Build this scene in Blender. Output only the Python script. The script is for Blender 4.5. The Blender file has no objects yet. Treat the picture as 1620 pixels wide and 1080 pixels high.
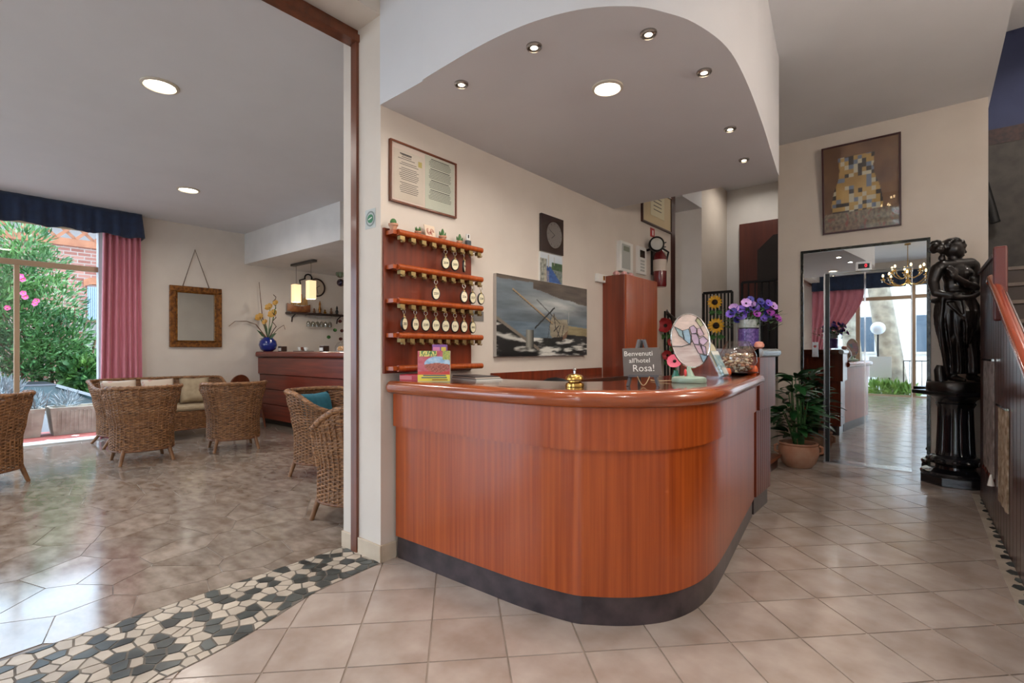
import bpy, bmesh, math, random
from mathutils import Vector, Matrix, noise as mnoise
R = random.Random(7)
S = bpy.context.scene
COL = S.collection
PI = math.pi

# ------------------------------------------------------------------ camera
F, H, CX, CY, A = 796.6, 1.25, 810.0, 554.5, math.radians(39.78)
cd = bpy.data.cameras.new('camera'); cam = bpy.data.objects.new('camera', cd); COL.objects.link(cam)
cd.sensor_width = 36; cd.lens = F / 1620 * 36; cd.shift_y = (CY - 540) / 1620; cd.clip_start = .02; cd.clip_end = 200
cam.location = (0, 0, H); cam.rotation_euler = (PI / 2, 0, A); S.camera = cam
# ------------------------------------------------------------------ view + world
S.view_settings.view_transform = 'Standard'; S.view_settings.look = 'None'
S.view_settings.exposure = 0.3; S.view_settings.gamma = 1.0; S.view_settings.use_curve_mapping = False
wd = bpy.data.worlds.new('sky'); S.world = wd; wd.use_nodes = True
bg = wd.node_tree.nodes['Background']; bg.inputs[0].default_value = (.62, .80, 1.0, 1); bg.inputs[1].default_value = 6.0
sn = bpy.data.lights.new('sun', 'SUN'); sn.energy = 3.5; sn.angle = .02; sn.color = (1, .95, .88); so = bpy.data.objects.new('sun', sn); COL.objects.link(so); so.rotation_euler = (math.radians(-32), 0, 0)
LAMP = .48            # common factor for the lamps of the rooms

# a pixel gives a direction; these put it on the floor, on a wall, on a level
fw = (-math.sin(A), math.cos(A)); rt = (math.cos(A), math.sin(A))
def gp(px, py, h=0.):
    Z = F * (H - h) / (py - CY); l = (px - CX) / F * Z
    return (rt[0] * l + fw[0] * Z, rt[1] * l + fw[1] * Z)
def ray(px):
    l = (px - CX) / F; return (rt[0] * l + fw[0], rt[1] * l + fw[1])
def onX(px, py, X):
    r = ray(px); Z = X / r[0]; return (r[1] * Z, H - (py - CY) / F * Z)
def onY(px, py, Y):
    r = ray(px); Z = Y / r[1]; return (r[0] * Z, H - (py - CY) / F * Z)

WX, EY, WWX, FY = -2.50, 6.62, -9.0, -4.0       # reception wall, lift wall, window wall, front wall
ZC, ZL, ZS = 3.68, 3.25, 2.70                   # lobby ceiling, lounge ceiling, soffit
# sky portals in the three glazed openings (they only guide the sampling of the sky)
for nm, loc, rot, sx, sy in (('portal_garden', (-9.05, -.7, 1.5), (0, -PI / 2, 0), 2.98, 4.9), ('portal_entrance', (-.57, -3.95, 1.57), (-PI / 2, 0, 0), 4.25, 3.15), ('portal_lounge', (-5.7, -3.95, 1.45), (-PI / 2, 0, 0), 4.2, 2.9)):
    pl = bpy.data.lights.new(nm, 'AREA'); pl.shape = 'RECTANGLE'; pl.size = sx; pl.size_y = sy; pl.cycles.is_portal = True
    po = bpy.data.objects.new(nm, pl); COL.objects.link(po); po.location = loc; po.rotation_euler = rot
def mir(px, py, Y):                             # what the lift's mirror doors show, at depth Y
    return onY(px, py, 2 * EY - Y)

# ------------------------------------------------------------------ helpers
def lin(c): return c / 12.92 if c <= .04045 else ((c + .055) / 1.055) ** 2.4
def C(r, g, b): return (lin(r / 255), lin(g / 255), lin(b / 255), 1)
MATS = {}
def mat(name, col, rough=.5, metal=0, var=None, scale=8., stretch=(1, 1, 1), bump=0., bscale=None, coat=0, rnd=0., spec=.5, detail=4, emit=None, trans=0, noise_rough=0., pos=(.35, .65), sheen=0, coords='Object', crough=.12):
    if name in MATS: return MATS[name]
    m = bpy.data.materials.new(name); m.use_nodes = True; nt = m.node_tree; N = nt.nodes; L = nt.links
    b = N['Principled BSDF']; b.inputs['Base Color'].default_value = col; b.inputs['Roughness'].default_value = rough
    b.inputs['Metallic'].default_value = metal; b.inputs['Specular IOR Level'].default_value = spec
    if coat: b.inputs['Coat Weight'].default_value = coat; b.inputs['Coat Roughness'].default_value = crough
    if trans: b.inputs['Transmission Weight'].default_value = trans
    if sheen: b.inputs['Sheen Weight'].default_value = sheen
    if emit: b.inputs['Emission Color'].default_value = emit[0]; b.inputs['Emission Strength'].default_value = emit[1]
    if var is not None or bump or noise_rough:
        tc = N.new('ShaderNodeTexCoord'); mp = N.new('ShaderNodeMapping'); mp.inputs['Scale'].default_value = stretch
        L.new(tc.outputs[coords], mp.inputs[0])
        if rnd:
            oi = N.new('ShaderNodeObjectInfo'); mu = N.new('ShaderNodeMath'); mu.operation = 'MULTIPLY'; mu.inputs[1].default_value = 37.
            L.new(oi.outputs['Random'], mu.inputs[0]); cb = N.new('ShaderNodeCombineXYZ')
            for k in range(3): L.new(mu.outputs[0], cb.inputs[k])
            L.new(cb.outputs[0], mp.inputs['Location'])
        nz = N.new('ShaderNodeTexNoise'); nz.inputs['Scale'].default_value = scale; nz.inputs['Detail'].default_value = detail
        L.new(mp.outputs[0], nz.inputs['Vector'])
        if var is not None:
            cr = N.new('ShaderNodeValToRGB'); e = cr.color_ramp.elements
            e[0].position = pos[0]; e[0].color = col; e[1].position = pos[1]; e[1].color = var
            L.new(nz.outputs['Fac'], cr.inputs[0]); out = cr.outputs[0]
            if rnd:
                hs = N.new('ShaderNodeHueSaturation'); mr = N.new('ShaderNodeMapRange')
                mr.inputs['To Min'].default_value = 1 - rnd; mr.inputs['To Max'].default_value = 1 + rnd
                L.new(oi.outputs['Random'], mr.inputs['Value']); L.new(mr.outputs[0], hs.inputs['Value'])
                L.new(out, hs.inputs['Color']); out = hs.outputs[0]
            L.new(out, b.inputs['Base Color'])
        if noise_rough:
            mr2 = N.new('ShaderNodeMapRange'); mr2.inputs['To Min'].default_value = rough - noise_rough; mr2.inputs['To Max'].default_value = rough + noise_rough
            L.new(nz.outputs['Fac'], mr2.inputs['Value']); L.new(mr2.outputs[0], b.inputs['Roughness'])
        if bump:
            nb = nz
            if bscale:
                nb = N.new('ShaderNodeTexNoise'); nb.inputs['Scale'].default_value = bscale; nb.inputs['Detail'].default_value = 3; L.new(mp.outputs[0], nb.inputs['Vector'])
            bu = N.new('ShaderNodeBump'); bu.inputs['Strength'].default_value = bump; bu.inputs['Distance'].default_value = .01
            L.new(nb.outputs['Fac'], bu.inputs['Height']); L.new(bu.outputs[0], b.inputs['Normal'])
    MATS[name] = m; return m
def mat_attr(name, rough=.5, spec=.5, coat=0):
    if name in MATS: return MATS[name]
    m = bpy.data.materials.new(name); m.use_nodes = True; nt = m.node_tree; b = nt.nodes['Principled BSDF']
    a = nt.nodes.new('ShaderNodeAttribute'); a.attribute_name = 'print'; nt.links.new(a.outputs['Color'], b.inputs['Base Color'])
    b.inputs['Roughness'].default_value = rough; b.inputs['Specular IOR Level'].default_value = spec
    if coat: b.inputs['Coat Weight'].default_value = coat; b.inputs['Coat Roughness'].default_value = .03
    MATS[name] = m; return m
def mat_glass(name, tint=(1, 1, 1, 1), refl=.08, rough=0.0):
    if name in MATS: return MATS[name]
    m = bpy.data.materials.new(name); m.use_nodes = True; nt = m.node_tree; N = nt.nodes; N.clear()
    o = N.new('ShaderNodeOutputMaterial'); t = N.new('ShaderNodeBsdfTransparent'); g = N.new('ShaderNodeBsdfGlossy'); x = N.new('ShaderNodeMixShader')
    t.inputs[0].default_value = tint; g.inputs['Roughness'].default_value = rough
    lw = N.new('ShaderNodeLayerWeight'); lw.inputs[0].default_value = .5; pw = N.new('ShaderNodeMath'); pw.operation = 'POWER'; pw.inputs[1].default_value = 5.
    mr = N.new('ShaderNodeMapRange'); mr.inputs['To Min'].default_value = refl * .5; mr.inputs['To Max'].default_value = .9
    nt.links.new(lw.outputs['Facing'], pw.inputs[0]); nt.links.new(pw.outputs[0], mr.inputs['Value']); nt.links.new(mr.outputs[0], x.inputs[0])
    nt.links.new(t.outputs[0], x.inputs[1]); nt.links.new(g.outputs[0], x.inputs[2]); nt.links.new(x.outputs[0], o.inputs[0])
    MATS[name] = m; return m
def mat_emit(name, col, s):
    if name in MATS: return MATS[name]
    m = bpy.data.materials.new(name); m.use_nodes = True; nt = m.node_tree; N = nt.nodes; N.clear()
    o = N.new('ShaderNodeOutputMaterial'); e = N.new('ShaderNodeEmission'); e.inputs[0].default_value = col; e.inputs[1].default_value = s
    nt.links.new(e.outputs[0], o.inputs[0]); MATS[name] = m; return m

ROOT = {}
def rootmat(p):
    while p is not None:
        if p in ROOT: return ROOT[p]
        p = p.parent
    return None
class MB:
    def __init__(s): s.v = []; s.f = []; s.c = None
    def add(s, vs, fs):
        o = len(s.v); s.v += [tuple(v) for v in vs]; s.f += [tuple(i + o for i in f) for f in fs]; return s
    def box(s, x0, y0, z0, x1, y1, z1):
        x0, x1 = sorted((x0, x1)); y0, y1 = sorted((y0, y1)); z0, z1 = sorted((z0, z1))
        return s.add([(x0, y0, z0), (x1, y0, z0), (x1, y1, z0), (x0, y1, z0), (x0, y0, z1), (x1, y0, z1), (x1, y1, z1), (x0, y1, z1)],
                     [(0, 3, 2, 1), (4, 5, 6, 7), (0, 1, 5, 4), (1, 2, 6, 5), (2, 3, 7, 6), (3, 0, 4, 7)])
    def bar(s, a, b, w, t=None, up=(0, 0, 1)):
        t = t or w; a = Vector(a); b = Vector(b); d = (b - a).normalized(); u = Vector(up)
        if abs(d.dot(u)) > .95: u = Vector((1, 0, 0))
        x = d.cross(u).normalized(); y = x.cross(d).normalized(); x *= w / 2; y *= t / 2
        return s.add([a - x - y, a + x - y, a + x + y, a - x + y, b - x - y, b + x - y, b + x + y, b - x + y],
                     [(0, 1, 2, 3), (7, 6, 5, 4), (0, 4, 5, 1), (1, 5, 6, 2), (2, 6, 7, 3), (3, 7, 4, 0)])
    def prism(s, poly, z0, z1):
        n = len(poly); a = sum(poly[i][0] * poly[(i + 1) % n][1] - poly[(i + 1) % n][0] * poly[i][1] for i in range(n))
        if a < 0: poly = poly[::-1]
        return s.add([(p[0], p[1], z0) for p in poly] + [(p[0], p[1], z1) for p in poly],
                     [tuple(range(n))[::-1], tuple(range(n, 2 * n))] + [(i, (i + 1) % n, n + (i + 1) % n, n + i) for i in range(n)])
    def lathe(s, prof, n=24, c=(0, 0, 0), sx=1, sy=1):
        vs = []; fs = []
        for r, z in prof:
            for k in range(n):
                a = 2 * PI * k / n; vs.append((c[0] + sx * r * math.cos(a), c[1] + sy * r * math.sin(a), c[2] + z))
        for i in range(len(prof) - 1):
            for k in range(n):
                k2 = (k + 1) % n; fs.append((i * n + k, i * n + k2, (i + 1) * n + k2, (i + 1) * n + k))
        if prof[0][0] > 1e-6: fs.append(tuple(range(n))[::-1])
        if prof[-1][0] > 1e-6: fs.append(tuple(range((len(prof) - 1) * n, len(prof) * n)))
        return s.add(vs, fs)
    def tube(s, path, r, n=8, closed=False, cap=True):
        P = [Vector(p) for p in path]; m = len(P); rr = r if isinstance(r, (list, tuple)) else [r] * m
        vs = []; fs = []; up = None
        for i in range(m):
            if closed: d = P[(i + 1) % m] - P[i - 1]
            else: d = P[min(i + 1, m - 1)] - P[max(i - 1, 0)]
            d = d.normalized() if d.length > 1e-9 else Vector((0, 0, 1))
            if up is None: up = Vector((0, 0, 1)) if abs(d.z) < .9 else Vector((1, 0, 0))
            x = d.cross(up)
            if x.length < 1e-5: x = d.cross(Vector((0, 1, 0)))
            x.normalize(); y = x.cross(d).normalized(); up = y
            for k in range(n):
                a = 2 * PI * k / n; vs.append(P[i] + (x * math.cos(a) + y * math.sin(a)) * rr[i])
        for i in range(m if closed else m - 1):
            i2 = (i + 1) % m
            for k in range(n):
                k2 = (k + 1) % n; fs.append((i * n + k, i * n + k2, i2 * n + k2, i2 * n + k))
        if cap and not closed: fs.append(tuple(range(n))[::-1]); fs.append(tuple(range((m - 1) * n, m * n)))
        return s.add(vs, fs)
    def sphere(s, c, r, nu=12, nv=8):
        rx, ry, rz = r if isinstance(r, (list, tuple)) else (r, r, r)
        vs = [(c[0], c[1], c[2] - rz)]; fs = []
        for j in range(1, nv):
            t = -PI / 2 + PI * j / nv
            for k in range(nu):
                a = 2 * PI * k / nu; vs.append((c[0] + rx * math.cos(t) * math.cos(a), c[1] + ry * math.cos(t) * math.sin(a), c[2] + rz * math.sin(t)))
        vs.append((c[0], c[1], c[2] + rz)); e = len(vs) - 1
        for k in range(nu):
            k2 = (k + 1) % nu; fs.append((0, 1 + k2, 1 + k)); fs.append((e, e - nu + k, e - nu + k2))
            for j in range(nv - 2): fs.append((1 + j * nu + k, 1 + j * nu + k2, 1 + (j + 1) * nu + k2, 1 + (j + 1) * nu + k))
        return s.add(vs, fs)
    def loft(s, rings, closed=True, cap=True):
        n = len(rings[0]); vs = [v for r in rings for v in r]; fs = []
        for i in range(len(rings) - 1):
            for k in range(n if closed else n - 1):
                k2 = (k + 1) % n; fs.append((i * n + k, i * n + k2, (i + 1) * n + k2, (i + 1) * n + k))
        if cap: fs.append(tuple(range(n))[::-1]); fs.append(tuple(range((len(rings) - 1) * n, len(rings) * n)))
        return s.add(vs, fs)
    def xf(s, M, i0=0):
        for i in range(i0, len(s.v)): s.v[i] = tuple(M @ Vector(s.v[i]))
        return s
    def build(s, name, m, parent=None, smooth=False, bevel=0, label=None, kind=None, seg=2, world=True, sub=0):
        me = bpy.data.meshes.new(name); vs = s.v
        if parent is not None and world:
            Mr = rootmat(parent)
            if Mr is not None:
                Mi = Mr.inverted(); vs = [tuple(Mi @ Vector(v)) for v in vs]
        me.from_pydata(vs, [], s.f)
        if s.c:
            at = me.color_attributes.new('print', 'FLOAT_COLOR', 'POINT')
            at.data.foreach_set('color', [x for c in s.c for x in c])
        me.materials.append(m)
        if smooth:
            for p in me.polygons: p.use_smooth = True
        me.update(); bm = bmesh.new(); bm.from_mesh(me); bmesh.ops.recalc_face_normals(bm, faces=bm.faces); bm.to_mesh(me); bm.free()
        if smooth and smooth != 'all': me.set_sharp_from_angle(angle=math.radians(40))
        o = bpy.data.objects.new(name, me); COL.objects.link(o); o.parent = parent
        if bevel:
            b = o.modifiers.new('bevel', 'BEVEL'); b.width = bevel; b.segments = seg; b.limit_method = 'ANGLE'; b.angle_limit = math.radians(35)
        if sub: q = o.modifiers.new('sub', 'SUBSURF'); q.levels = sub; q.render_levels = sub
        if label: o['label'] = label
        if kind: o['kind'] = kind
        return o
def tag(o, label, cat, group=None, kind=None):
    o['label'] = label; o['category'] = cat
    if group: o['group'] = group
    if kind: o['kind'] = kind
    return o
def thing(name, label, cat, loc=(0, 0, 0), rz=0, group=None, rot=None):
    o = bpy.data.objects.new(name, None); COL.objects.link(o); o.empty_display_size = .1
    o.location = loc; o.rotation_euler = rot or (0, 0, rz)
    ROOT[o] = Matrix.Translation(loc) @ (o.rotation_euler.to_matrix().to_4x4()); tag(o, label, cat, group); return o
def struct(o): o['kind'] = 'structure'; return o
def copy_tree(o, parent=None):
    c = o.copy(); COL.objects.link(c); c.parent = parent
    for ch in [k for k in bpy.data.objects if k.parent is o]: copy_tree(ch, c)
    return c
def dup(o, label, loc, rz=0, rot=None, group=None):
    c = copy_tree(o); c['label'] = label; c.location = loc; c.rotation_euler = rot or (0, 0, rz)
    if group: c['group'] = group
    return c
def text(name, body, size, M, m, parent=None, depth=.0006, align='CENTER', sx=1., kind=None):
    cu = bpy.data.curves.new(name, 'FONT'); cu.body = body; cu.size = size; cu.extrude = depth; cu.align_x = align; cu.align_y = 'CENTER'; cu.resolution_u = 2
    t = bpy.data.objects.new(name, cu); COL.objects.link(t)
    me = bpy.data.meshes.new_from_object(t.evaluated_get(bpy.context.evaluated_depsgraph_get()))
    bpy.data.objects.remove(t); bpy.data.curves.remove(cu)
    me.transform(Matrix.Diagonal((sx, 1, 1, 1))); me.transform(M)
    if parent is not None:
        Mr = rootmat(parent)
        if Mr is not None: me.transform(Mr.inverted())
    me.materials.clear(); me.materials.append(m); o = bpy.data.objects.new(name, me); COL.objects.link(o); o.parent = parent
    return o
def frameM(o, x, y):           # local x,y axes + origin -> matrix
    x = Vector(x).normalized(); y = Vector(y).normalized(); z = x.cross(y)
    return Matrix(((x.x, y.x, z.x, o[0]), (x.y, y.y, z.y, o[1]), (x.z, y.z, z.z, o[2]), (0, 0, 0, 1)))
WALLM = lambda y, z, x=WX: frameM((x, y, z), (0, 1, 0), (0, 0, 1))      # on a wall facing +X
LIFTM = lambda x, z, y=EY: frameM((x, y, z), (1, 0, 0), (0, 0, 1))      # on a wall facing -Y
def printed(name, w, h, nx, ny, fn, M, m, parent, z=0.):
    b = MB(); cs = []
    for j in range(ny + 1):
        for i in range(nx + 1):
            u = i / nx; v = j / ny; b.v.append(tuple(M @ Vector(((u - .5) * w, (v - .5) * h, z)))); c = fn(u, v); cs.append((c[0], c[1], c[2], 1))
    for j in range(ny):
        for i in range(nx):
            a = j * (nx + 1) + i; b.f.append((a, a + 1, a + nx + 2, a + nx + 1))
    b.c = cs; return b.build(name, m, parent)
def catmull(P, n=6, closed=False):
    P = [Vector(p) for p in P]; out = []; m = len(P)
    for i in range(m if closed else m - 1):
        if closed: p0, p1, p2, p3 = P[i - 1], P[i], P[(i + 1) % m], P[(i + 2) % m]
        else: p0, p1, p2, p3 = P[max(i - 1, 0)], P[i], P[i + 1], P[min(i + 2, m - 1)]
        for k in range(n):
            t = k / n; out.append(.5 * ((2 * p1) + (p2 - p0) * t + (2 * p0 - 5 * p1 + 4 * p2 - p3) * t * t + (3 * p1 - p0 - 3 * p2 + p3) * t ** 3))
    if not closed: out.append(P[-1])
    return out
def smooth01(a, b, x):
    t = max(0, min(1, (x - a) / (b - a))); return t * t * (3 - 2 * t)
def mixc(a, b, t): t = max(0, min(1, t)); return tuple(a[i] + (b[i] - a[i]) * t for i in range(3))
def fbm(x, y, z=0, o=4): return mnoise.fractal(Vector((x, y, z)), 1., 2., o) * .5 + .5
def clip(poly, nx, ny, d):      # keep n.p <= d
    out = []; n = len(poly)
    for i in range(n):
        a = poly[i]; b = poly[(i + 1) % n]; da = nx * a[0] + ny * a[1] - d; db = nx * b[0] + ny * b[1] - d
        if da <= 0: out.append(a)
        if da * db < 0: t = da / (da - db); out.append((a[0] + (b[0] - a[0]) * t, a[1] + (b[1] - a[1]) * t))
    return out
def parea(p): return .5 * abs(sum(p[i][0] * p[(i + 1) % len(p)][1] - p[(i + 1) % len(p)][0] * p[i][1] for i in range(len(p))))
def voronoi(pts, box, gap, rad):
    cells = []
    for i, p in enumerate(pts):
        poly = [(box[0], box[1]), (box[2], box[1]), (box[2], box[3]), (box[0], box[3])]
        nb = sorted((q for j, q in enumerate(pts) if j != i and abs(q[0] - p[0]) < rad and abs(q[1] - p[1]) < rad), key=lambda q: (q[0] - p[0]) ** 2 + (q[1] - p[1]) ** 2)
        for q in nb[:24]:
            dx, dy = q[0] - p[0], q[1] - p[1]; l = math.hypot(dx, dy)
            if l < 1e-6: continue
            dx /= l; dy /= l; poly = clip(poly, dx, dy, dx * (p[0] + q[0]) / 2 + dy * (p[1] + q[1]) / 2 - gap / 2)
            if len(poly) < 3: break
        cells.append(poly)
    return cells
def jitter(box, s, j, sy=None):
    sy = sy or s; pts = []; y = box[1]; r = 0
    while y < box[3] + sy:
        x = box[0] + (s / 2 if r % 2 else 0)
        while x < box[2] + s:
            pts.append((x + R.uniform(-j, j) * s, y + R.uniform(-j, j) * sy)); x += s
        y += sy; r += 1
    return pts
def offset(path, d):            # offset an open plan polyline to its right-hand side
    out = []; n = len(path)
    for i in range(n):
        a = path[max(i - 1, 0)]; b = path[min(i + 1, n - 1)]; t = Vector((b[0] - a[0], b[1] - a[1])); t.normalize()
        out.append((path[i][0] + t.y * d, path[i][1] - t.x * d))
    return out
def wall_strip(mb, path, z0, z1, thick):     # curved board: outer = path, thickness to the left
    i = offset(path, -thick); n = len(path)
    vs = [(p[0], p[1], z0) for p in path] + [(p[0], p[1], z1) for p in path] + [(p[0], p[1], z0) for p in i] + [(p[0], p[1], z1) for p in i]
    fs = []
    for k in range(n - 1):
        fs += [(k, k + 1, n + k + 1, n + k), (2 * n + k + 1, 2 * n + k, 3 * n + k, 3 * n + k + 1), (n + k, n + k + 1, 3 * n + k + 1, 3 * n + k), (k + 1, k, 2 * n + k, 2 * n + k + 1)]
    fs += [(0, n, 3 * n, 2 * n), (n - 1, 3 * n - 1, 4 * n - 1, 2 * n - 1)]
    mb.add(vs, fs); return mb
ZL = 3.235
# ------------------------------------------------------------------ materials
wallp = mat('cream_paint', C(210, 198, 186), .75, var=C(216, 205, 193), scale=2.5, bump=.04, bscale=180)
ceilp = mat('ceiling_paint', C(210, 209, 211), .8, var=C(214, 213, 215), scale=2, bump=.03, bscale=150)
whitep = mat('white_paint', C(212, 208, 204), .7, var=C(220, 216, 212), scale=3)
cherry = mat('cherry_wood', C(140, 54, 15), .32, var=C(182, 88, 32), scale=1.6, stretch=(30, 30, .6), coat=.5, crough=.22, spec=.35, detail=7, pos=(.25, .78))
cherryd = mat('cherry_wood_dark', C(96, 38, 20), .3, var=C(132, 56, 30), scale=1.8, stretch=(14, 14, .6), coat=.35, detail=6, pos=(.3, .7))
cherryh = mat('cherry_wood_lengthwise', C(134, 62, 28), .22, var=C(170, 86, 42), scale=2.2, stretch=(1.2, 1.2, 14), coat=.7, detail=5)
barwood = mat('bar_mahogany', C(92, 32, 20), .32, var=C(122, 48, 30), scale=2., stretch=(.7, .7, 14), coat=.3, detail=5)
brownw = mat('brown_stained_wood', C(92, 48, 28), .35, var=C(120, 64, 38), scale=3, stretch=(6, 6, .6), coat=.2)
darkw = mat('dark_panel_wood', C(58, 30, 24), .3, var=C(76, 40, 32), scale=2, stretch=(10, 10, .5), coat=.4)
kick = mat('dark_mottled_laminate', C(44, 36, 40), .3, var=C(74, 62, 64), scale=9, detail=8, bump=.06, coat=.3)
tilem = mat('beige_floor_tile', C(160, 142, 130), .17, var=C(188, 174, 164), scale=5, rnd=.05, detail=6, bump=.05, bscale=30, noise_rough=.05, pos=(.3, .7))
grout = mat('grout', C(150, 136, 124), .85, var=C(172, 158, 146), scale=6)
grout2 = mat('dark_grout', C(96, 90, 84), .8, var=C(128, 120, 110), scale=10)
basem = mat('baseboard_tile', C(196, 176, 152), .4, var=C(210, 192, 170), scale=6)
stone_d = mat('dark_mosaic_stone', C(34, 38, 38), .3, var=C(74, 80, 78), scale=7, rnd=.35, detail=6)
stone_l = mat('cream_mosaic_stone', C(176, 162, 146), .35, var=C(200, 188, 172), scale=7, rnd=.12, detail=5)
marble = mat('brown_beige_marble', C(122, 106, 93), .13, var=C(164, 150, 138), coat=.25, scale=7, stretch=(1, 1.8, 1), rnd=.13, detail=12, noise_rough=.07, pos=(.32, .66))
marble_j = mat('pale_marble_joint', C(178, 166, 154), .3, var=C(96, 80, 68), scale=5)
steel = mat('mirror_steel', C(205, 210, 212), .012, 1)
steelb = mat('brushed_steel', C(190, 190, 190), .25, 1)
chrome = mat('chrome', C(225, 225, 225), .08, 1)
brass = mat('brass', C(205, 165, 90), .18, 1)
gold = mat('old_gold', C(150, 100, 40), .35, .8, var=C(90, 50, 20), scale=30)
gmarb = mat('green_black_marble', C(20, 26, 24), .15, var=C(90, 92, 78), scale=9, detail=8, pos=(.5, .75))
black = mat('black_plastic', C(16, 16, 18), .35)
iron = mat('black_iron', C(20, 18, 18), .45, .3)
white = mat('white_plastic', C(228, 226, 220), .35)
paper = mat('paper', C(216, 200, 184), .6, var=C(208, 190, 172), scale=5)
paperg = mat('paper_greenish', C(204, 202, 184), .6, var=C(196, 194, 176), scale=5)
inkm = mat('ink', C(70, 62, 58), .7)
glassm = mat_glass('window_glass')
glassc = mat_glass('clear_glass', (.97, .98, .98, 1), .06)
terra = mat('terracotta', C(186, 128, 98), .7, var=C(204, 160, 132), scale=6, bump=.05)
tilem.use_nodes = True
# ------------------------------------------------------------------ floors
lobby = struct(MB().box(-2.89, FY, -.12, 1.75, 9.4, -.004).build('floor_lobby', grout))
T = .2559 * 1.25; yaw = .10696
def tw(i, j):
    X = -.3509 * 1.25 + T * i; Y = 1.6364 * 1.25 + T * j; c, s = math.cos(yaw), math.sin(yaw); l = c * X - s * Y; Z = s * X + c * Y
    return (rt[0] * l + fw[0] * Z, rt[1] * l + fw[1] * Z)
def inview(x, y, m=.25):
    Z = x * fw[0] + y * fw[1]; l = x * rt[0] + y * rt[1]
    return Z > 1.6 and abs(l) < (1.017 + m / Z) * Z
gap = .004; full = None; rest = MB(); ntile = 0
o0 = Vector(tw(0, 0)); ex = (Vector(tw(1, 0)) - o0); ey = (Vector(tw(0, 1)) - o0)
for i in range(-40, 45):
    for j in range(-40, 45):
        k = gap / T
        q = [o0 + ex * (i + a) + ey * (j + b) for a, b in ((k, k), (1 - k, k), (1 - k, 1 - k), (k, 1 - k))]
        poly = [tuple(p) for p in q]; n0 = parea(poly)
        for nx, ny, d in ((-1, 0, 2.86), (1, 0, .40 if q[0].y > 2.6 else 1.7), (0, 1, EY - .004 if q[0].x > -1.5 else 9.3), (0, -1, -FY)):
            poly = clip(poly, nx, ny, d)
            if len(poly) < 3: break
        if len(poly) < 3 or parea(poly) < .002: continue
        cx = sum(p[0] for p in poly) / len(poly); cy = sum(p[1] for p in poly) / len(poly)
        hid = (cx < -1.45 and cy > 2.6) or cy > 6.9
        if not inview(cx, cy) or hid: rest.prism(poly, -.01, 0); continue
        if parea(poly) > n0 * .999 and full:
            t = bpy.data.objects.new('tile', full.data); COL.objects.link(t); t.parent = lobby; t.location = (ex * i + ey * j)[:] + (0,) if False else ((ex * i + ey * j).x - full['ox'], (ex * i + ey * j).y - full['oy'], 0)
        else:
            t = MB().prism(poly, -.01, 0).build('tile', tilem, lobby)
            if parea(poly) > n0 * .999: full = t; t['ox'] = (ex * i + ey * j).x; t['oy'] = (ex * i + ey * j).y
        ntile += 1
if full: del full['ox'], full['oy']
rest.build('tile', tilem, lobby, kind='stuff', label='tiles beyond the counter and behind the view')
lounge = struct(MB().box(-9.0, FY, -.12, -2.89, 6.9, -.003).build('floor_lounge', marble_j))
bx = (-8.98, FY + .01, -2.885, 6.55); rest2 = MB()
for poly in voronoi(jitter(bx, .40, .45, .32), bx, .005, 1.3):
    if len(poly) < 3 or parea(poly) < .01: continue
    cx = sum(p[0] for p in poly) / len(poly); cy = sum(p[1] for p in poly) / len(poly)
    if not inview(cx, cy, .5) or cy > 4.3: rest2.prism(poly, -.01, 0); continue
    MB().prism(poly, -.01, 0).build('stone_slab', marble, lounge)
rest2.build('stone_slab', marble, lounge, kind='stuff', label='marble slabs outside the view')
# mosaic threshold under the wide opening
low = catmull([(-2.22, FY + .02, 0), (-2.22, -2.5, 0), (-2.22, -.8, 0), (-2.23, .2, 0), (-2.245, .596, 0), (-2.30, .93, 0), (-2.44, 1.325, 0), (-2.47, 1.581, 0), (-2.49, 1.80, 0)], 8)
def xedge(y):
    for a, b in zip(low, low[1:]):
        if a.y <= y <= b.y: return a.x + (b.x - a.x) * (y - a.y) / (b.y - a.y)
    return low[0].x if y < low[0].y else low[-1].x
bed = MB().prism([(-2.875, FY + .02), (-2.875, 1.80)] + [(p.x, p.y) for p in low[::-1]], -.003, .002).build('mosaic_threshold', grout2)
tag(bed, 'strip of dark and cream stone mosaic across the wide lounge opening', 'mosaic')
bx = (-2.87, FY + .03, -2.2, 1.795); rd, rl = MB(), MB(); PTS = jitter(bx, .072, .36, .06)
for poly in voronoi(PTS, bx, .009, .3):
    if len(poly) < 3: continue
    cy = sum(p[1] for p in poly) / len(poly); e = xedge(cy); sl = (xedge(cy + .05) - xedge(cy - .05)) / .1
    poly = clip(poly, 1, -sl, e - .004 - sl * cy)
    if len(poly) < 3 or parea(poly) < .0005: continue
    dk_ = R.random() < .42
    if cy < .2: (rd if dk_ else rl).prism(poly, .001, .0045); continue
    MB().prism(poly, .001, .0045).build('stone', stone_d if dk_ else stone_l, bed)
rd.build('stone', stone_d, bed, kind='stuff'); rl.build('stone', stone_l, bed, kind='stuff')
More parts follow.
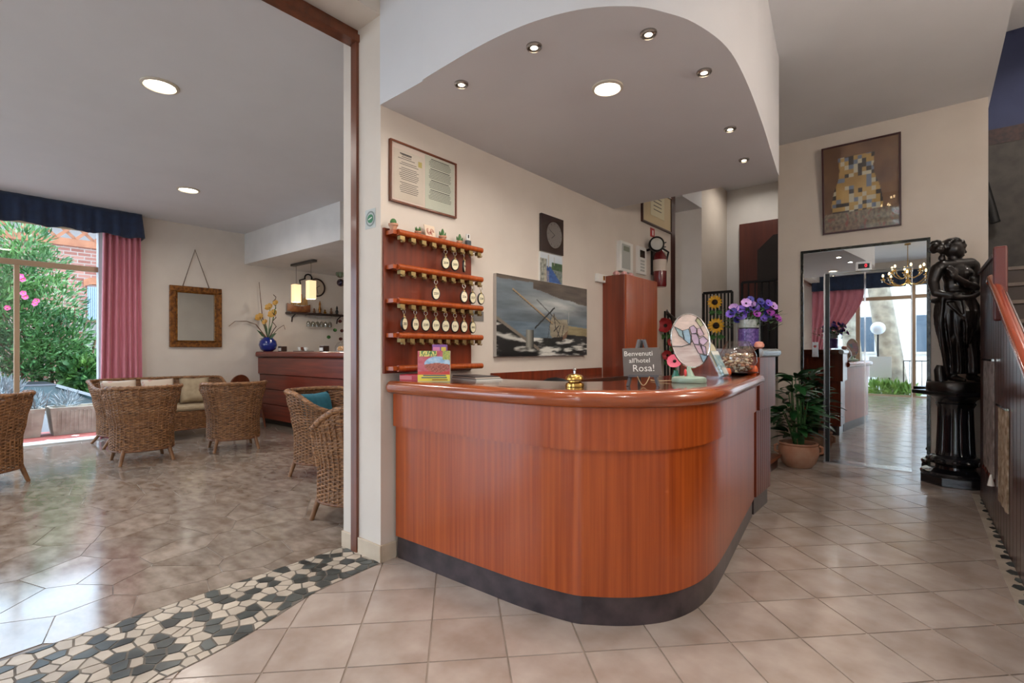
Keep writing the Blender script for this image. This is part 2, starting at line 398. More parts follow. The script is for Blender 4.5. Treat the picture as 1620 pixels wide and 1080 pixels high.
# narrow mosaic beside the stair
def stairx(y): return .325 + (5.85 - y) * .0255
pl = [(.27, 5.95), (.285, 5.2), (.30, 4.0), (.33, 3.3), (.345, 2.6)]
bed2 = MB().prism(pl + [(stairx(2.6) - .002, 2.6), (stairx(5.95) - .002, 5.95)], -.003, .002).build('mosaic_border', stone_l)
tag(bed2, 'narrow mosaic border of cream and black stones along the wooden stair side', 'mosaic')
y = 2.75; k = 0
while y < 5.85:
    xc = .29 + (5.9 - y) * .017 + .03 + .018 * (k % 2); r = R.uniform(.02, .032); a0 = R.random() * 3; nn = R.choice((5, 6))
    MB().prism([(xc + (r + .004) * math.cos(a0 + 2 * PI * t / nn) * R.uniform(.6, 1.0), y + r * 1.9 * math.sin(a0 + 2 * PI * t / nn) * R.uniform(.6, 1)) for t in range(nn)], .001, .0045).build('stone', stone_d, bed2)
    y += R.uniform(.09, .15); k += 1
# ------------------------------------------------------------------ walls and ceilings
def sbox(name, m, *b): return struct(MB().box(*b).build(name, m))
sbox('wall_middle', wallp, -2.895, 1.79, -.003, WX, 6.10, ZC)
sbox('wall_lintel', wallp, -2.895, FY, ZL, WX, 1.79, ZC)
sbox('ceiling_lounge', ceilp, WWX, FY, ZL, -2.895, 6.9, ZL + .15)
DX0, DX1, DZ = onY(1304, 0, EY)[0], onY(1443.5, 0, EY)[0], 2.115
LX = onY(1231, 0, EY)[0]; RX = onY(1563.5, 0, EY)[0]
sbox('wall_back', wallp, LX, EY, -.003, DX0, EY + .28, ZC); sbox('wall_back_right', wallp, DX1, EY, -.003, RX, EY + .28, ZC); sbox('wall_back_top', wallp, DX0, EY, DZ, DX1, EY + .28, ZC); sbox('wall_lift_shaft', wallp, DX0, EY + .12, -.003, DX1, EY + .28, DZ)
sbox('ceiling_lobby', ceilp, -2.895, FY, ZC, .44, EY + .28, ZC + .22)
sbox('ceiling_lobby_front', ceilp, .44, FY, ZC, 1.75, 2.2, ZC + .22)
sbox('ceiling_corridor', ceilp, -3.6, EY + .28, ZC, .44, 9.4, ZC + .22)
sbox('ceiling_recess', ceilp, -3.6, 6.1, ZC, -2.895, EY + .28, ZC + .22)
# soffit over the reception desk
sp = [gp(x, y, ZS) for x, y in ((670, 125), (740, 83), (800, 52), (860, 29), (930, 13), (1000, 10), (1050, 19), (1100, 37), (1150, 75), (1180, 127), (1205, 192), (1220, 240), (1231, 276))]
sp = [(p.x, p.y) for p in catmull([(WX, 1.785, 0), (-2.1, 1.775, 0)] + [(a, b, 0) for a, b in [(x + 0., y) for x, y in sp]], 5)]
SY = 4.62
sp[-1] = (sp[-1][0], SY)
struct(MB().prism([(WX, SY)] + sp, ZS, ZC).build('ceiling_soffit', ceilp, smooth=True))
# lounge: window wall, bar soffit, far wall
JY = onX(165, 0, WWX)[0]                                   # window jamb
wl = MB(); wl.box(WWX - .3, JY, -.12, WWX, 6.9, ZL + .15); wl.box(WWX - .3, -3.2, 2.98, WWX, JY, ZL + .15); wl.box(WWX - .3, FY, -.12, WWX, -3.2, ZL + .15)
struct(wl.build('wall_left', wallp))
BSX = onY(538, 316, 3.68)[0]
sbox('ceiling_bar_soffit', whitep, WWX, 3.68, 2.72, BSX, 6.6, ZL)
sbox('wall_lounge_back', wallp, WWX, 6.6, -.003, -2.895, 6.9, ZL)
# corridor behind the reception
AY = 6.9; AX = onY(1110, 0, AY)[0]; AZ = onY(1110, 329, AY)[1]; BY = onX(1150, 0, AX)[0]
sbox('wall_corridor_left', wallp, -3.6, AY, -.003, AX, BY + .2, ZC)
sbox('ceiling_recess_beam', ceilp, -3.6, 6.22, AZ, AX, AY, ZC)
sbox('wall_recess', wallp, -3.9, 6.1, -.003, -3.6, AY, ZC)
sbox('wall_corridor_back', whitep, AX, BY, -.003, .44, BY + .2, ZC)
sbox('trim_1', darkw, -2.52, 6.10, -.003, WX + .012, 6.215, AZ + .35)
# right hand stairwell
bluep = mat('navy_paint', C(44, 52, 84), .7, var=C(50, 58, 92), scale=3)
greyw = mat('dark_grey_wallpaper', C(58, 54, 52), .75, var=C(70, 66, 62), scale=9, detail=6)
bordm = mat('wallpaper_border', C(70, 50, 48), .7, var=C(46, 38, 40), scale=25)
SBY = 8.3
zb = onY(1590, 212, SBY)[1]
sw = struct(MB().box(.43, SBY, -.003, 1.95, SBY + .2, 5.6).build('wall_stair_back', bluep))
MB().box(.43, SBY - .004, 0, 1.95, SBY, zb - .1).build('wallpaper', greyw, sw)
MB().box(.43, SBY - .008, zb - .1, 1.95, SBY, zb + .08).build('wallpaper_border', bordm, sw)
sbox('wall_stair_right', whitep, 1.75, FY - .3, -.12, 1.95, SBY, 5.6)
sbox('ceiling_stair', ceilp, .22, 2.2, onY(1600, 48, SBY)[1], 1.95, SBY + .2, 5.75)
sbox('wall_stair_upper', wallp, .22, 2.2, ZC + .22, .43, SBY, 5.2)
sbox('wall_stair_front', wallp, .43, 2.0, ZC + .22, 1.95, 2.2, 5.6)
sbox('wall_stair_side', wallp, .22, EY + .28, -.003, .43, SBY, ZC)
# front wall with the glazed entrance, seen in the lift doors
GX0 = -2.70; GX1 = 1.55
fwb = MB(); fwb.box(-9.3, FY - .3, -.12, -7.8, FY, ZC + .2); fwb.box(-3.6, FY - .3, -.12, GX0, FY, ZC + .2); fwb.box(GX1, FY - .3, -.12, 1.95, FY, ZC + .2)
fwb.box(GX0, FY - .3, 3.15, GX1, FY, ZC + .2); fwb.box(-7.8, FY - .3, 2.9, -3.6, FY, ZC + .2)
struct(fwb.build('wall_front', wallp))
# trims of the wide opening: brown post and track
sbox('trim_2', brownw, -2.785, 1.772, -.002, -2.725, 1.795, 3.155)
tr = struct(MB().box(-2.80, FY, 3.155, -2.715, 1.80, 3.20).build('trim_3', brownw))
MB().box(-2.78, FY, 3.20, -2.735, 1.80, ZL).build('track', brownw, tr)
# baseboards
bb = MB().box(-2.90, 1.777, -.002, -2.795, 1.79, .10); 
struct(bb.build('baseboard_left', basem, bevel=.002))
bb = struct(MB().box(-2.72, 1.777, -.002, WX + .012, 1.79, .10).build('baseboard_middle', basem, bevel=.002))
MB().box(WX, 1.792, -.002, WX + .012, 1.895, .10).build('baseboard_tile', basem, bb, bevel=.002)
struct(MB().box(WWX, JY + .6, -.002, WWX + .012, 3.9, .09).build('baseboard_window_wall', basem, bevel=.002))
# ------------------------------------------------------------------ windows
alu = mat('bronze_aluminium', C(178, 150, 122), .35, .3)
def pane(m, b, parent, name='pane', mm=None):
    return MB().box(*b).build(name, mm or glassm, parent)
def xw(px): return onX(px, 0, WWX)[0]
w1 = struct(MB().box(WWX - .2, JY - .05, 0, WWX - .08, JY, 2.98).build('window_1', mat('white_aluminium', C(200, 208, 214), .35, .2), bevel=.003))
zt0, zt1 = onX(165, 430, WWX)[1], onX(165, 422, WWX)[1]
for nm, b in (('transom', (WWX - .17, -3.2, zt0, WWX - .1, JY - .05, zt1)), ('head', (WWX - .2, -3.2, 2.93, WWX - .08, JY - .05, 2.98)), ('sill', (WWX - .3, -3.2, -.02, WWX - .0, JY, .02)),
              ('mullion', (WWX - .16, xw(24), .02, WWX - .1, xw(33), zt0)), ('mullion', (WWX - .16, -.95, .02, WWX - .1, -.88, zt0)), ('mullion', (WWX - .16, -2.1, .02, WWX - .1, -2.03, zt0)), ('bottom_rail', (WWX - .16, -3.2, .02, WWX - .1, xw(24), .09)), ('jamb', (WWX - .2, -3.2, .02, WWX - .08, -3.15, 2.93))):
    MB().box(*b).build(nm, alu if nm != 'sill' else mat('white_stone_sill', C(214, 212, 208), .4), w1, bevel=.003)
for b in ((-3.15, -2.1), (-2.03, -.95), (-.88, xw(24))):
    pane(None, (WWX - .133, b[0], .09, WWX - .127, b[1], zt0), w1)
    pane(None, (WWX - .143, b[0], zt1, WWX - .137, b[1], 2.93), w1)
pane(None, (WWX - .143, xw(24), zt1, WWX - .137, JY - .05, 2.93), w1)
# front windows: lounge front and entrance
w2 = struct(MB().box(-7.8, FY - .2, -.02, -3.6, FY - .08, .05).build('window_2', alu))
for x in (-7.8, -6.4, -5.0, -3.66): MB().box(x, FY - .18, .05, x + .06, FY - .1, 2.9).build('mullion', alu, w2)
for a, b in ((-7.74, -6.4), (-6.34, -5.0), (-4.94, -3.66)): pane(None, (a, FY - .143, .05, b, FY - .137, 2.9), w2)
w3 = struct(MB().box(GX0, FY - .2, -.02, GX1, FY - .06, .03).build('window_3', alu))
mx = mir(1356, 520, FY)[0]; tz = mir(1400, 470, FY)[1]; mx2 = mir(1441, 520, FY)[0]
for x in (GX0, mx - .05, mx2, GX1 - .08): MB().box(x, FY - .18, .03, x + .1, FY - .1, 3.15).build('mullion', alu, w3)
MB().box(GX0, FY - .17, tz - .06, GX1, FY - .11, tz + .04).build('transom', alu, w3)
for a, b in ((GX0 + .1, mx - .05), (mx + .05, mx2), (mx2 + .1, GX1 - .08)):
    pane(None, (a, FY - .143, .03, b, FY - .137, tz - .06), w3); pane(None, (a, FY - .143, tz + .04, b, FY - .137, 3.15), w3)
# ------------------------------------------------------------------ lamps in the ceilings
warm = (1.0, .94, .86); lampm = mat_emit('warm_lamp_glow', (1, .86, .66, 1), 9); halm = mat_emit('halogen_glow', (1, .82, .58, 1), 7)
ringm = mat('cream_metal_ring', C(206, 196, 180), .35, .2); ringc = mat('satin_nickel', C(170, 164, 158), .25, .9)
def downlight(x, y, z, r, label, power, big=True, group='round ceiling downlights'):
    t = thing('downlight', label, 'downlight', (x, y, z), 0, group)
    MB().lathe([(r, 0), (r, -.008), (r * .84, -.014), (r * .8, -.004), (r * .8, 0)], 28, (x, y, z)).build('trim_ring', ringm if big else ringc, t, smooth=True)
    if big:
        MB().lathe([(r * .78, -.003), (r * .5, -.006), (0, -.007)], 24, (x, y, z)).build('lamp', lampm, t, smooth=True)
    else:
        MB().lathe([(r * .8, -.002), (r * .56, -.004), (r * .54, -.009)], 20, (x, y, z)).build('reflector', chrome, t, smooth=True)
        MB().lathe([(r * .52, -.008), (r * .3, -.012), (0, -.013)], 16, (x, y, z)).build('lamp', halm, t, smooth=True)
    l = bpy.data.lights.new('downlight_bulb', 'AREA'); l.shape = 'DISK'; l.size = r * 1.5; l.energy = power * LAMP; l.color = warm; l.spread = math.radians(165)
    lo = bpy.data.objects.new('bulb', l); COL.objects.link(lo); lo.parent = t; lo.location = (0, 0, -.02)
    return t
p = gp(961, 138, ZS); downlight(p[0], p[1], ZS, .085, 'large glowing downlight in the middle of the curved soffit over the desk', 18)
for (px, py), lb in (((730, 132), 'small spotlight in the soffit nearest the framed notices'), ((845, 73), 'small spotlight, second from the left along the curved soffit edge'),
                     ((1026, 52), 'small spotlight at the front corner of the curved soffit'), ((1114, 113), 'small spotlight just right of the soffit corner, third from the back'),
                     ((1155, 203), 'small spotlight near the right soffit edge, second from the back'), ((1177, 252), 'small spotlight farthest back in the soffit')):
    q = gp(px, py, ZS); downlight(q[0], q[1], ZS, .038, lb, 5, False, 'spotlights in the soffit')
p = gp(253, 135, ZL); downlight(p[0], p[1], ZL, .125, 'large glowing downlight in the lounge ceiling nearer the opening', 42)
p = gp(298, 300, ZL); downlight(p[0], p[1], ZL, .125, 'glowing downlight in the lounge ceiling nearer the mirror', 36)
for x, y, lb in ((-4.3, -1.4, 'added lounge ceiling downlight near the front windows'), (-6.8, -1.0, 'added lounge ceiling downlight near the garden window'), (-4.6, 4.2, 'added lounge ceiling downlight hidden behind the pillar')):  # unseen downlights, added to fill out the lounge lighting
    downlight(x, y, ZL, .125, lb, 36)
for x, y, lb, pw in ((-1.35, -.9, 'lobby ceiling downlight behind the viewer', 22), (.05, -2.2, 'lobby ceiling downlight near the entrance', 20), (1.1, .6, 'lobby ceiling downlight right of the viewer', 28)):
    downlight(x, y, ZC, .12, lb, pw)
downlight(-1.9, 7.4, ZC, .09, 'corridor ceiling downlight above the stair landing', 9)
downlight(1.1, 6.6, 4.9, .12, 'added stairwell downlight above the stone stairs', 60)  # added lamp, brightens the stairwell wall that was too dark
sl_ = thing('added_sconce', 'added brass wall lamp with opal shade on the stairwell wall, out of view', 'wall lamp', (1.75, 3.3, 2.35))  # out-of-view lamp, added to brighten the lift wall
MB().lathe([(.05, 0), (.055, .012), (.02, .02)], 20).xf(frameM((1.749, 3.3, 2.35), (0, -1, 0), (0, 0, 1))).build('back_plate', brass, sl_, smooth=True)
MB().tube([(1.74, 3.3, 2.35), (1.66, 3.3, 2.33), (1.62, 3.3, 2.40)], .009, 8).build('arm', brass, sl_, smooth=True)
MB().lathe([(.03, 0), (.075, .06), (.085, .13), (.07, .19), (.04, .21)], 24, (1.62, 3.3, 2.40)).build('shade', mat('opal_shade_glow', C(240, 232, 220), .4, emit=((1, .9, .78, 1), 3.)), sl_, smooth=True)
l = bpy.data.lights.new('sconce_fill', 'POINT'); l.energy = 120 * LAMP; l.color = (1, .88, .76); l.shadow_soft_size = .09; lo = bpy.data.objects.new('bulb', l); COL.objects.link(lo); lo.parent = sl_; lo.location = (-.45, 0, .14)  # fill light set clear of the shade so it spreads
# ------------------------------------------------------------------ reception counter
kb = [gp(x, y) for x, y in ((634, 881), (700, 908.5), (760, 933), (833, 962))]
kc = [gp(x, y) for x, y in ((903.5, 984), (935, 988), (977.5, 990), (1017, 988.4), (1061.5, 981), (1100, 964), (1125.7, 939.5), (1143, 911))]
kd = [gp(x, y) for x, y in ((1160, 877), (1177.7, 841), (1189.6, 816.5))]
base = [(-2.478, 1.898)] + [(-2.1, 1.902), (-1.8, 1.908), (-1.52, 1.917)] + kc[:8] + kd
base = [(p.x, p.y) for p in catmull([(a, b, 0) for a, b in base], 5)]
ct = thing('reception_counter', 'curved cherry wood reception counter with dark kick plate and rounded top edge', 'counter', (-1.6, 2.6, 0))
nb = len(base); js = 17
for a, b in ((0, js), (js, 42), (42, nb - 1)):
    m = MB(); wall_strip(m, base[a:b + 1], .0, .135, .02); m.build('kick_plate', kick, ct, smooth=True)
pan = offset(base, .015); bnd = offset(base, .035)
for a, b in ((0, js), (js, 44), (44, nb - 1)):
    m = MB(); wall_strip(m, pan[a:b + 1], .136, .80, .02); m.build('front_panel', cherry, ct, smooth=True)
    m = MB(); wall_strip(m, bnd[a:b + 1], .80, .992, .03); m.build('upper_band', cherry, ct, smooth=True)
# nosing: a rounded rail that follows the plan
rail = offset(base, .045); prof = []
for k in range(11):
    t = -PI / 2 + PI * k / 10; prof.append((.0 + .042 * math.cos(t), 1.033 + .039 * math.sin(t)))
prof = [(-.04, .994)] + prof + [(-.04, 1.072)]
for a, b in ((0, js), (js, 44), (44, nb - 1)):
    rings = []
    for i in range(a, b + 1):
        p0 = rail[max(i - 1, 0)]; p1 = rail[min(i + 1, nb - 1)]; t = Vector((p1[0] - p0[0], p1[1] - p0[1])).normalized()
        rings.append([(rail[i][0] + t.y * d, rail[i][1] - t.x * d, z) for d, z in prof])
    MB().loft(rings).build('top_nosing', cherryh, ct, smooth=True)
inn = offset(base, -.52); out = offset(base, .01)
stop = [i for i in range(nb)]
m = MB(); n = nb
topm = mat('dark_polished_counter_top', C(70, 36, 26), .12, var=C(100, 52, 36), scale=3, stretch=(2, 2, 1), coat=.8)
inner = [(-2.478, 2.42), (-1.75, 2.43), (-1.55, 2.50), (-1.45, 2.65), (-1.43, 3.0), (-1.50, 4.08)]
m.prism(out + [(x, y) for x, y in inner[::-1]], 1.035, 1.070); m.build('counter_top', topm, ct)
m = MB(); m.prism([(x, y) for x, y in inner] + [(inner[-1][0] + .02, inner[-1][1])] + [(x + .02, y - .02) for x, y in inner[::-1]][1:], .0, 1.034); m.build('back_panel', cherryd, ct)
m = MB(); m.box(base[-1][0] - .45, base[-1][1] - .025, .0, base[-1][0] - .02, base[-1][1] - .005, 1.034); m.build('end_panel', cherryd, ct)
# second, higher counter behind it
hx0, hy0 = base[-1]; 
hc = thing('high_counter', 'taller dark wood counter section with vase, behind the end of the desk', 'counter', (hx0 - .3, 4.5, 0))
HX = hx0 + .02; HY1 = onX(1219, 0, HX)[0]
MB().box(hx0 - .52, 4.13, 0, HX - .02, HY1 - .02, .135).build('kick_plate', kick, hc)
sl = MB()
for k in range(7):
    y0 = 4.12 + (HY1 - 4.12) * k / 7
    MB().box(HX - .03, y0 + .003, .136, HX, y0 + (HY1 - 4.12) / 7 - .001, .80).build('board', cherryd, hc, bevel=.002)
MB().box(hx0 - .54, 4.12, .136, HX - .03, HY1, .80).build('body', cherryd, hc)
MB().box(hx0 - .56, 4.10, .80, HX + .03, HY1 + .03, 1.20).build('upper_band', cherryd, hc, bevel=.003)
MB().box(hx0 - .58, 4.12, 1.20, HX + .02, HY1 + .12, 1.266).build('counter_top', topm, hc)
MB().tube([(HX + .02, 4.12, 1.233), (HX + .02, HY1 + .13, 1.233)], .033, 14).build('top_nosing', steelb, hc, smooth=True, label='brushed steel rounded edge')
# low bench-like desk along the wall, behind the counter
dk = thing('back_desk', 'low dark wood desk along the wall behind the reception counter', 'desk', (-2.2, 3.6, 0))
MB().box(WX + .005, 2.75, .98, -2.16, 4.34, 1.02).build('desk_top', topm, dk, bevel=.003)
MB().box(WX + .005, 2.75, 1.02, WX + .03, 4.34, 1.085).build('splash_board', cherryd, dk)
MB().box(WX + .01, 2.78, 0, -2.19, 4.40, .98).build('body', cherryd, dk)
# desk chair back
oc = thing('office_chair', 'black padded office chair behind the desk bell', 'chair', (-1.85, 2.66, 0), 0)
def P3(m, x, y, z): return (ROOT[m] @ Vector((x, y, z)))[:]
b = MB(); rings = []
for k in range(7):
    t = k / 6; rr = math.sin(PI * (.08 + .84 * t)) ** .5
    rings.append([(math.cos(a) * .24 * (1 if abs(math.cos(a)) < .9 else 1), (-.03 + .06 * t), .83 + math.sin(a) * .25) for a in [2 * PI * j / 24 for j in range(24)]])
    rings[-1] = [(x * rr, y, .83 + (z - .83) * rr) for x, y, z in rings[-1]]
b.loft(rings); b.xf(ROOT[oc]); b.build('backrest', black, oc, smooth=True)
b = MB().box(-.23, .03, .45, .23, .48, .52).xf(ROOT[oc]); b.build('seat', black, oc, bevel=.02)
b = MB().tube([(0, .25, .06), (0, .25, .45)], .03, 10).tube([(0, .02, .78), (0, .03, .5), (0, .2, .44)], .02, 8).xf(ROOT[oc]); b.build('post', black, oc)
for k in range(5):
    a = 2 * PI * k / 5; b = MB().bar((0, .25, .07), (.26 * math.cos(a), .25 + .26 * math.sin(a), .06), .04, .03).sphere((.26 * math.cos(a), .25 + .26 * math.sin(a), .028), .028).xf(ROOT[oc]); b.build('leg', black, oc)
# ------------------------------------------------------------------ key rack
ry0, ry1 = onX(608, 0, WX + .02)[0], onX(746, 0, WX + .02)[0]
zr = [onX(612, y, WX + .05)[1] for y in (366, 421, 475, 530, 583)]
rk = thing('key_rack', 'wooden wall rack with five rails and brass hooks for room keys', 'key rack', (WX, (ry0 + ry1) / 2, zr[-1] - .05))
MB().box(WX, ry0, zr[-1] - .03, WX + .018, ry1, zr[0] + .03).build('back_panel', cherryd, rk, bevel=.002)
sh_y1 = onX(764, 0, WX + .10)[0]; sh_y0 = ry0 + .015; hookm = mat('aged_brass', C(170, 146, 98), .35, .8)
HOOK = None; HP = {}
for k, z in enumerate(zr):
    MB().box(WX + .018, sh_y0 + .0, z - .012, WX + .085, sh_y1 - .02, z + .012).tube([(WX + .088, sh_y0 + .03, z), (WX + .088, sh_y1, z)], .019, 12).build('shelf_rail', cherry, rk, smooth=True)
    if k == 4: continue
    nh = 10 if k == 3 else 9
    for i in range(nh):
        y = sh_y0 + .06 + (sh_y1 - sh_y0 - .09) * i / (nh - 1); HP[k, i] = y
        hz = z - .019
        if HOOK is None:
            HOOK = MB().box(WX + .066, y - .017, hz - .022, WX + .096, y + .017, hz).box(WX + .075, y + .0, hz - .034, WX + .092, y + .017, hz - .022).tube([(WX + .092, y + .003, hz - .03), (WX + .112, y + .003, hz - .034), (WX + .116, y + .003, hz - .024)], .0035, 6).build('hook', hookm, rk)
            H0 = (y, hz)
        else:
            o = bpy.data.objects.new('hook', HOOK.data); COL.objects.link(o); o.parent = rk; o.location = (0, y - H0[0], hz - H0[1])
fobm = mat('fob_enamel', C(226, 214, 178), .3, coat=.4)
ordn = ('first', 'second', 'third', 'fourth', 'fifth', 'sixth', 'seventh', 'eighth', 'ninth')
def fob(k, i, num, tilt, rown):
    y = HP[k, i] + .003; z = zr[k] - .019 - .034; x = WX + .106
    t = thing('key_fob', 'oval brass key fob numbered %s, on the %s hook of the %s rail' % (num, ordn[i], rown), 'key fob', (x, y, z), group='room key fobs')
    M = Matrix.Translation((x, y, z)) @ Matrix.Rotation(tilt, 4, 'Z') @ frameM((0, 0, 0), (0, 1, 0), (0, 0, 1))
    n = 24; b = MB(); b.tube([(.011 * math.sin(2 * PI * q / 14), -.011 + .012 * math.cos(2 * PI * q / 14), 0) for q in range(14)], .0016, 6, closed=True); b.xf(M); b.build('ring', chrome, t, smooth=True)
    b = MB(); b.tube([(0, -.022, 0), (0, -.042, 0)], .003, 8); b.lathe([(.007, 0), (.009, .004), (.004, .010)], 10, (0, -.045, 0)); b.xf(M); b.build('cap', hookm, t, smooth=True)
    b = MB()
    for zz, s in ((-.006, .94), (-.004, 1), (.004, 1), (.006, .94)): b.v += [(.029 * s * math.cos(2 * PI * q / n), -.083 + .041 * s * math.sin(2 * PI * q / n), zz) for q in range(n)]
    for r_ in range(3): b.f += [(r_ * n + q, r_ * n + (q + 1) % n, (r_ + 1) * n + (q + 1) % n, (r_ + 1) * n + q) for q in range(n)]
    b.f += [tuple(range(n))[::-1], tuple(range(3 * n, 4 * n))]; b.xf(M); b.build('rim', black, t, smooth=True)
    b = MB(); b.v += [(.0225 * math.cos(2 * PI * q / n), -.083 + .034 * math.sin(2 * PI * q / n), .0068) for q in range(n)] + [(.0225 * math.cos(2 * PI * q / n), -.083 + .034 * math.sin(2 * PI * q / n), .005) for q in range(n)]
    b.f += [tuple(range(n))] + [(q, n + q, n + (q + 1) % n, (q + 1) % n) for q in range(n)]; b.xf(M); pl_ = b.build('plate', fobm, t)
    text('number', num, .021, M @ Matrix.Translation((0, -.083, .0078)), inkm, t)
fob(0, 4, '204', -.4, 'top'); fob(0, 5, '205', -.4, 'top'); fob(0, 6, '206', .6, 'top')
fob(1, 3, '220', -.3, 'second'); fob(1, 6, '226', -.25, 'second'); fob(1, 7, '227', -.15, 'second'); fob(1, 8, '228', -.15, 'second')
for i, (nm, tl) in enumerate((('232', .25), ('235', .0), ('238', -.5), ('239', -.4), ('240', -.5), ('241', -.5), ('242', -.2), ('243', -.05))): fob(2, i, nm, tl, 'third')
gcy = onX(757, 0, WX)[0]; gcz = onX(757, 500, WX)[1]
gcd = thing('wall_card', 'small grey card on the wall at the right end of the third key rail', 'card', (WX, gcy, gcz)); MB().box(WX, gcy - .06, gcz - .035, WX + .004, gcy + .05, gcz + .035).build('card', mat('grey_card', C(120, 116, 112), .6), gcd); MB().box(WX + .004, gcy - .045, gcz + .008, WX + .0045, gcy + .035, gcz + .02).build('printed_line', inkm, gcd)
# ------------------------------------------------------------------ small things on the rack
def cactus(px, label, kind, s=1.):
    y = onX(px, 0, WX + .06)[0]; z = zr[0] + .012
    t = thing('cactus_pot', label, 'cactus', (WX + .055, y, z), group='little cacti on the key rack'); c = (WX + .055, y, z)
    MB().lathe([(.016 * s, 0), (.022 * s, .026 * s), (.026 * s, .026 * s), (.026 * s, .036 * s), (.021 * s, .036 * s), (.020 * s, .03 * s), (0, .03 * s)], 16, c).build('pot', terra, t, smooth=True)
    g = mat('cactus_green', C(52, 96, 48), .6, var=C(84, 128, 70), scale=60); b = MB(); zz = z + .032 * s
    if kind == 0:
        b.sphere((c[0], c[1], zz + .014), (.019, .019, .022), 14, 8)
    elif kind == 1:
        for a in range(6): b.tube([(c[0], c[1], zz), (c[0] + .012 * math.cos(a), c[1] + .012 * math.sin(a), zz + .014), (c[0] + .016 * math.cos(a), c[1] + .018 * math.sin(a), zz + .03)], [.005, .007, .001], 6)
    else:
        b.tube([(c[0], c[1], zz - .005), (c[0], c[1], zz + .03), (c[0], c[1], zz + .05)], [.009, .011, .004], 8)
        for sgn in (-1, 1): b.tube([(c[0], c[1] + sgn * .006, zz + .008), (c[0], c[1] + sgn * .022, zz + .012), (c[0], c[1] + sgn * .026, zz + .03)], [.005, .007, .003], 8)
    b.build('cactus', g, t, smooth=True)
cactus(623, 'round cactus in a terracotta pot at the left end of the key rack', 0, 1.1)
cactus(662, 'tiny spiky succulent pot left of the red patterned tile card', 1, .8)
cactus(701, 'branched cactus pot just right of the red patterned tile card', 2, 1.)
cactus(728, 'low branching cactus pot near the right end of the key rack', 2, .8)
y = onX(681, 0, WX + .05)[0]; tc = thing('tile_card', 'small cream tile with red swirls leaning on top of the key rack', 'tile', (WX + .04, y, zr[0] + .012))
M = frameM((WX + .045, y, zr[0] + .012 + .045), (0, 1, 0), (-.25, 0, 1)); b = MB().box(-.042, -.045, -.004, .042, .045, .004).xf(M); b.build('tile_body', mat('cream_glaze', C(222, 200, 176), .3), tc, bevel=.001)
redink = mat('red_ink', C(168, 50, 40), .5); b = MB()
for sx in (-1, 1):
    for q in range(3):
        rr = .008 + .007 * q; b.tube([(sx * .014 + rr * .75 * math.cos(a / 9 * PI * 1.5 + (0 if sx > 0 else 1.5)), rr * math.sin(a / 9 * PI * 1.5 + (0 if sx > 0 else 1.5)), .0045) for a in range(10)], .0014, 4)
b.xf(M); b.build('pattern', redink, tc)
y = onX(741, 0, WX + .05)[0]; dv = thing('cordless_phone', 'small white and grey handset standing at the right end of the key rack', 'phone', (WX + .05, y, zr[0] + .012))
MB().box(WX + .035, y - .02, zr[0] + .012, WX + .06, y + .02, zr[0] + .06).build('base', mat('grey_plastic', C(70, 74, 78), .4), dv, bevel=.004)
MB().box(WX + .035, y - .016, zr[0] + .06, WX + .055, y + .016, zr[0] + .105).build('handset', white, dv, bevel=.005)
MB().box(WX + .0555, y - .010, zr[0] + .075, WX + .057, y + .0, zr[0] + .098).build('button', black, dv)
# ------------------------------------------------------------------ things on the wall
def wallbox(px0, px1, py0, py1, X=WX, ref=None):
    y0, y1 = onX(px0, 0, X)[0], onX(px1, 0, X)[0]; rf = ref or (px0 + px1) / 2
    return y0, y1, onX(rf, py1, X)[1], onX(rf, py0, X)[1]
y0, y1 = onX(614.5, 0, WX)[0], onX(719.5, 0, WX)[0]; z1 = onX(614.5, 219, WX)[1]; z0 = onX(616, 318, WX)[1]
def picture(name, label, cat, y0, y1, z0, z1, fmat, fw_, depth, bm, X=WX):
    t = thing(name, label, cat, (X, (y0 + y1) / 2, z0))
    MB().box(X, y0 + .004, z0 + .004, X + depth * .6, y1 - .004, z1 - .004).build('backing', bm, t)
    for b in ((y0, z0, y1, z0 + fw_), (y0, z1 - fw_, y1, z1), (y0, z0 + fw_, y0 + fw_, z1 - fw_), (y1 - fw_, z0 + fw_, y1, z1 - fw_)):
        MB().box(X, b[0], b[1], X + depth, b[2], b[3]).build('frame_bar', fmat, t, bevel=.002)
    return t
nf = picture('framed_notice', 'thin wooden frame with two printed notice sheets above the key rack', 'framed notice', y0, y1, z0, z1, brownw, .012, .022, mat('pink_mount', C(222, 200, 186), .6))
xs = WX + .0145; ym = y0 + (y1 - y0) * .49
MB().box(WX + .012, y0 + .028, z0 + .025, xs, ym - .006, z1 - .045).build('sheet', paper, nf); MB().box(WX + .012, ym + .004, z0 + .015, xs, y1 - .02, z1 - .018).build('sheet', paperg, nf)
b = MB(); zt = z1 - .075
for k in range(18):
    if k in (3, 5, 12): zt -= .010
    w = (.155, .08)[k < 2] * R.uniform(.75, 1); yc = (y0 + .02 + ym) / 2 - (.02 if k < 3 else 0); b.box(xs, yc - w / 2 - (0), zt, xs + .0004, yc + w / 2, zt + .0035); zt -= .0115
zt = z1 - .03
for k in range(26):
    hd = k in (0, 6, 13, 19)
    if hd: zt -= .006
    w = (.20, .17)[hd] * R.uniform(.85, 1); yc = (ym + y1 - .014) / 2; b.box(xs, yc - w / 2, zt, xs + .0004, yc + w / 2, zt + (.005 if hd else .003)); zt -= .0095
b.build('printed_text', inkm, nf)
MB().box(xs, (y0 + ym) / 2 - .06, z1 - .07, xs + .0005, (y0 + ym) / 2 + .03, z1 - .063).build('heading', inkm, nf)
MB().box(xs, ym - .052, z1 - .115, xs + .0005, ym - .022, z1 - .08).build('stamp', mat('stamp_gold', C(190, 170, 96), .5), nf)
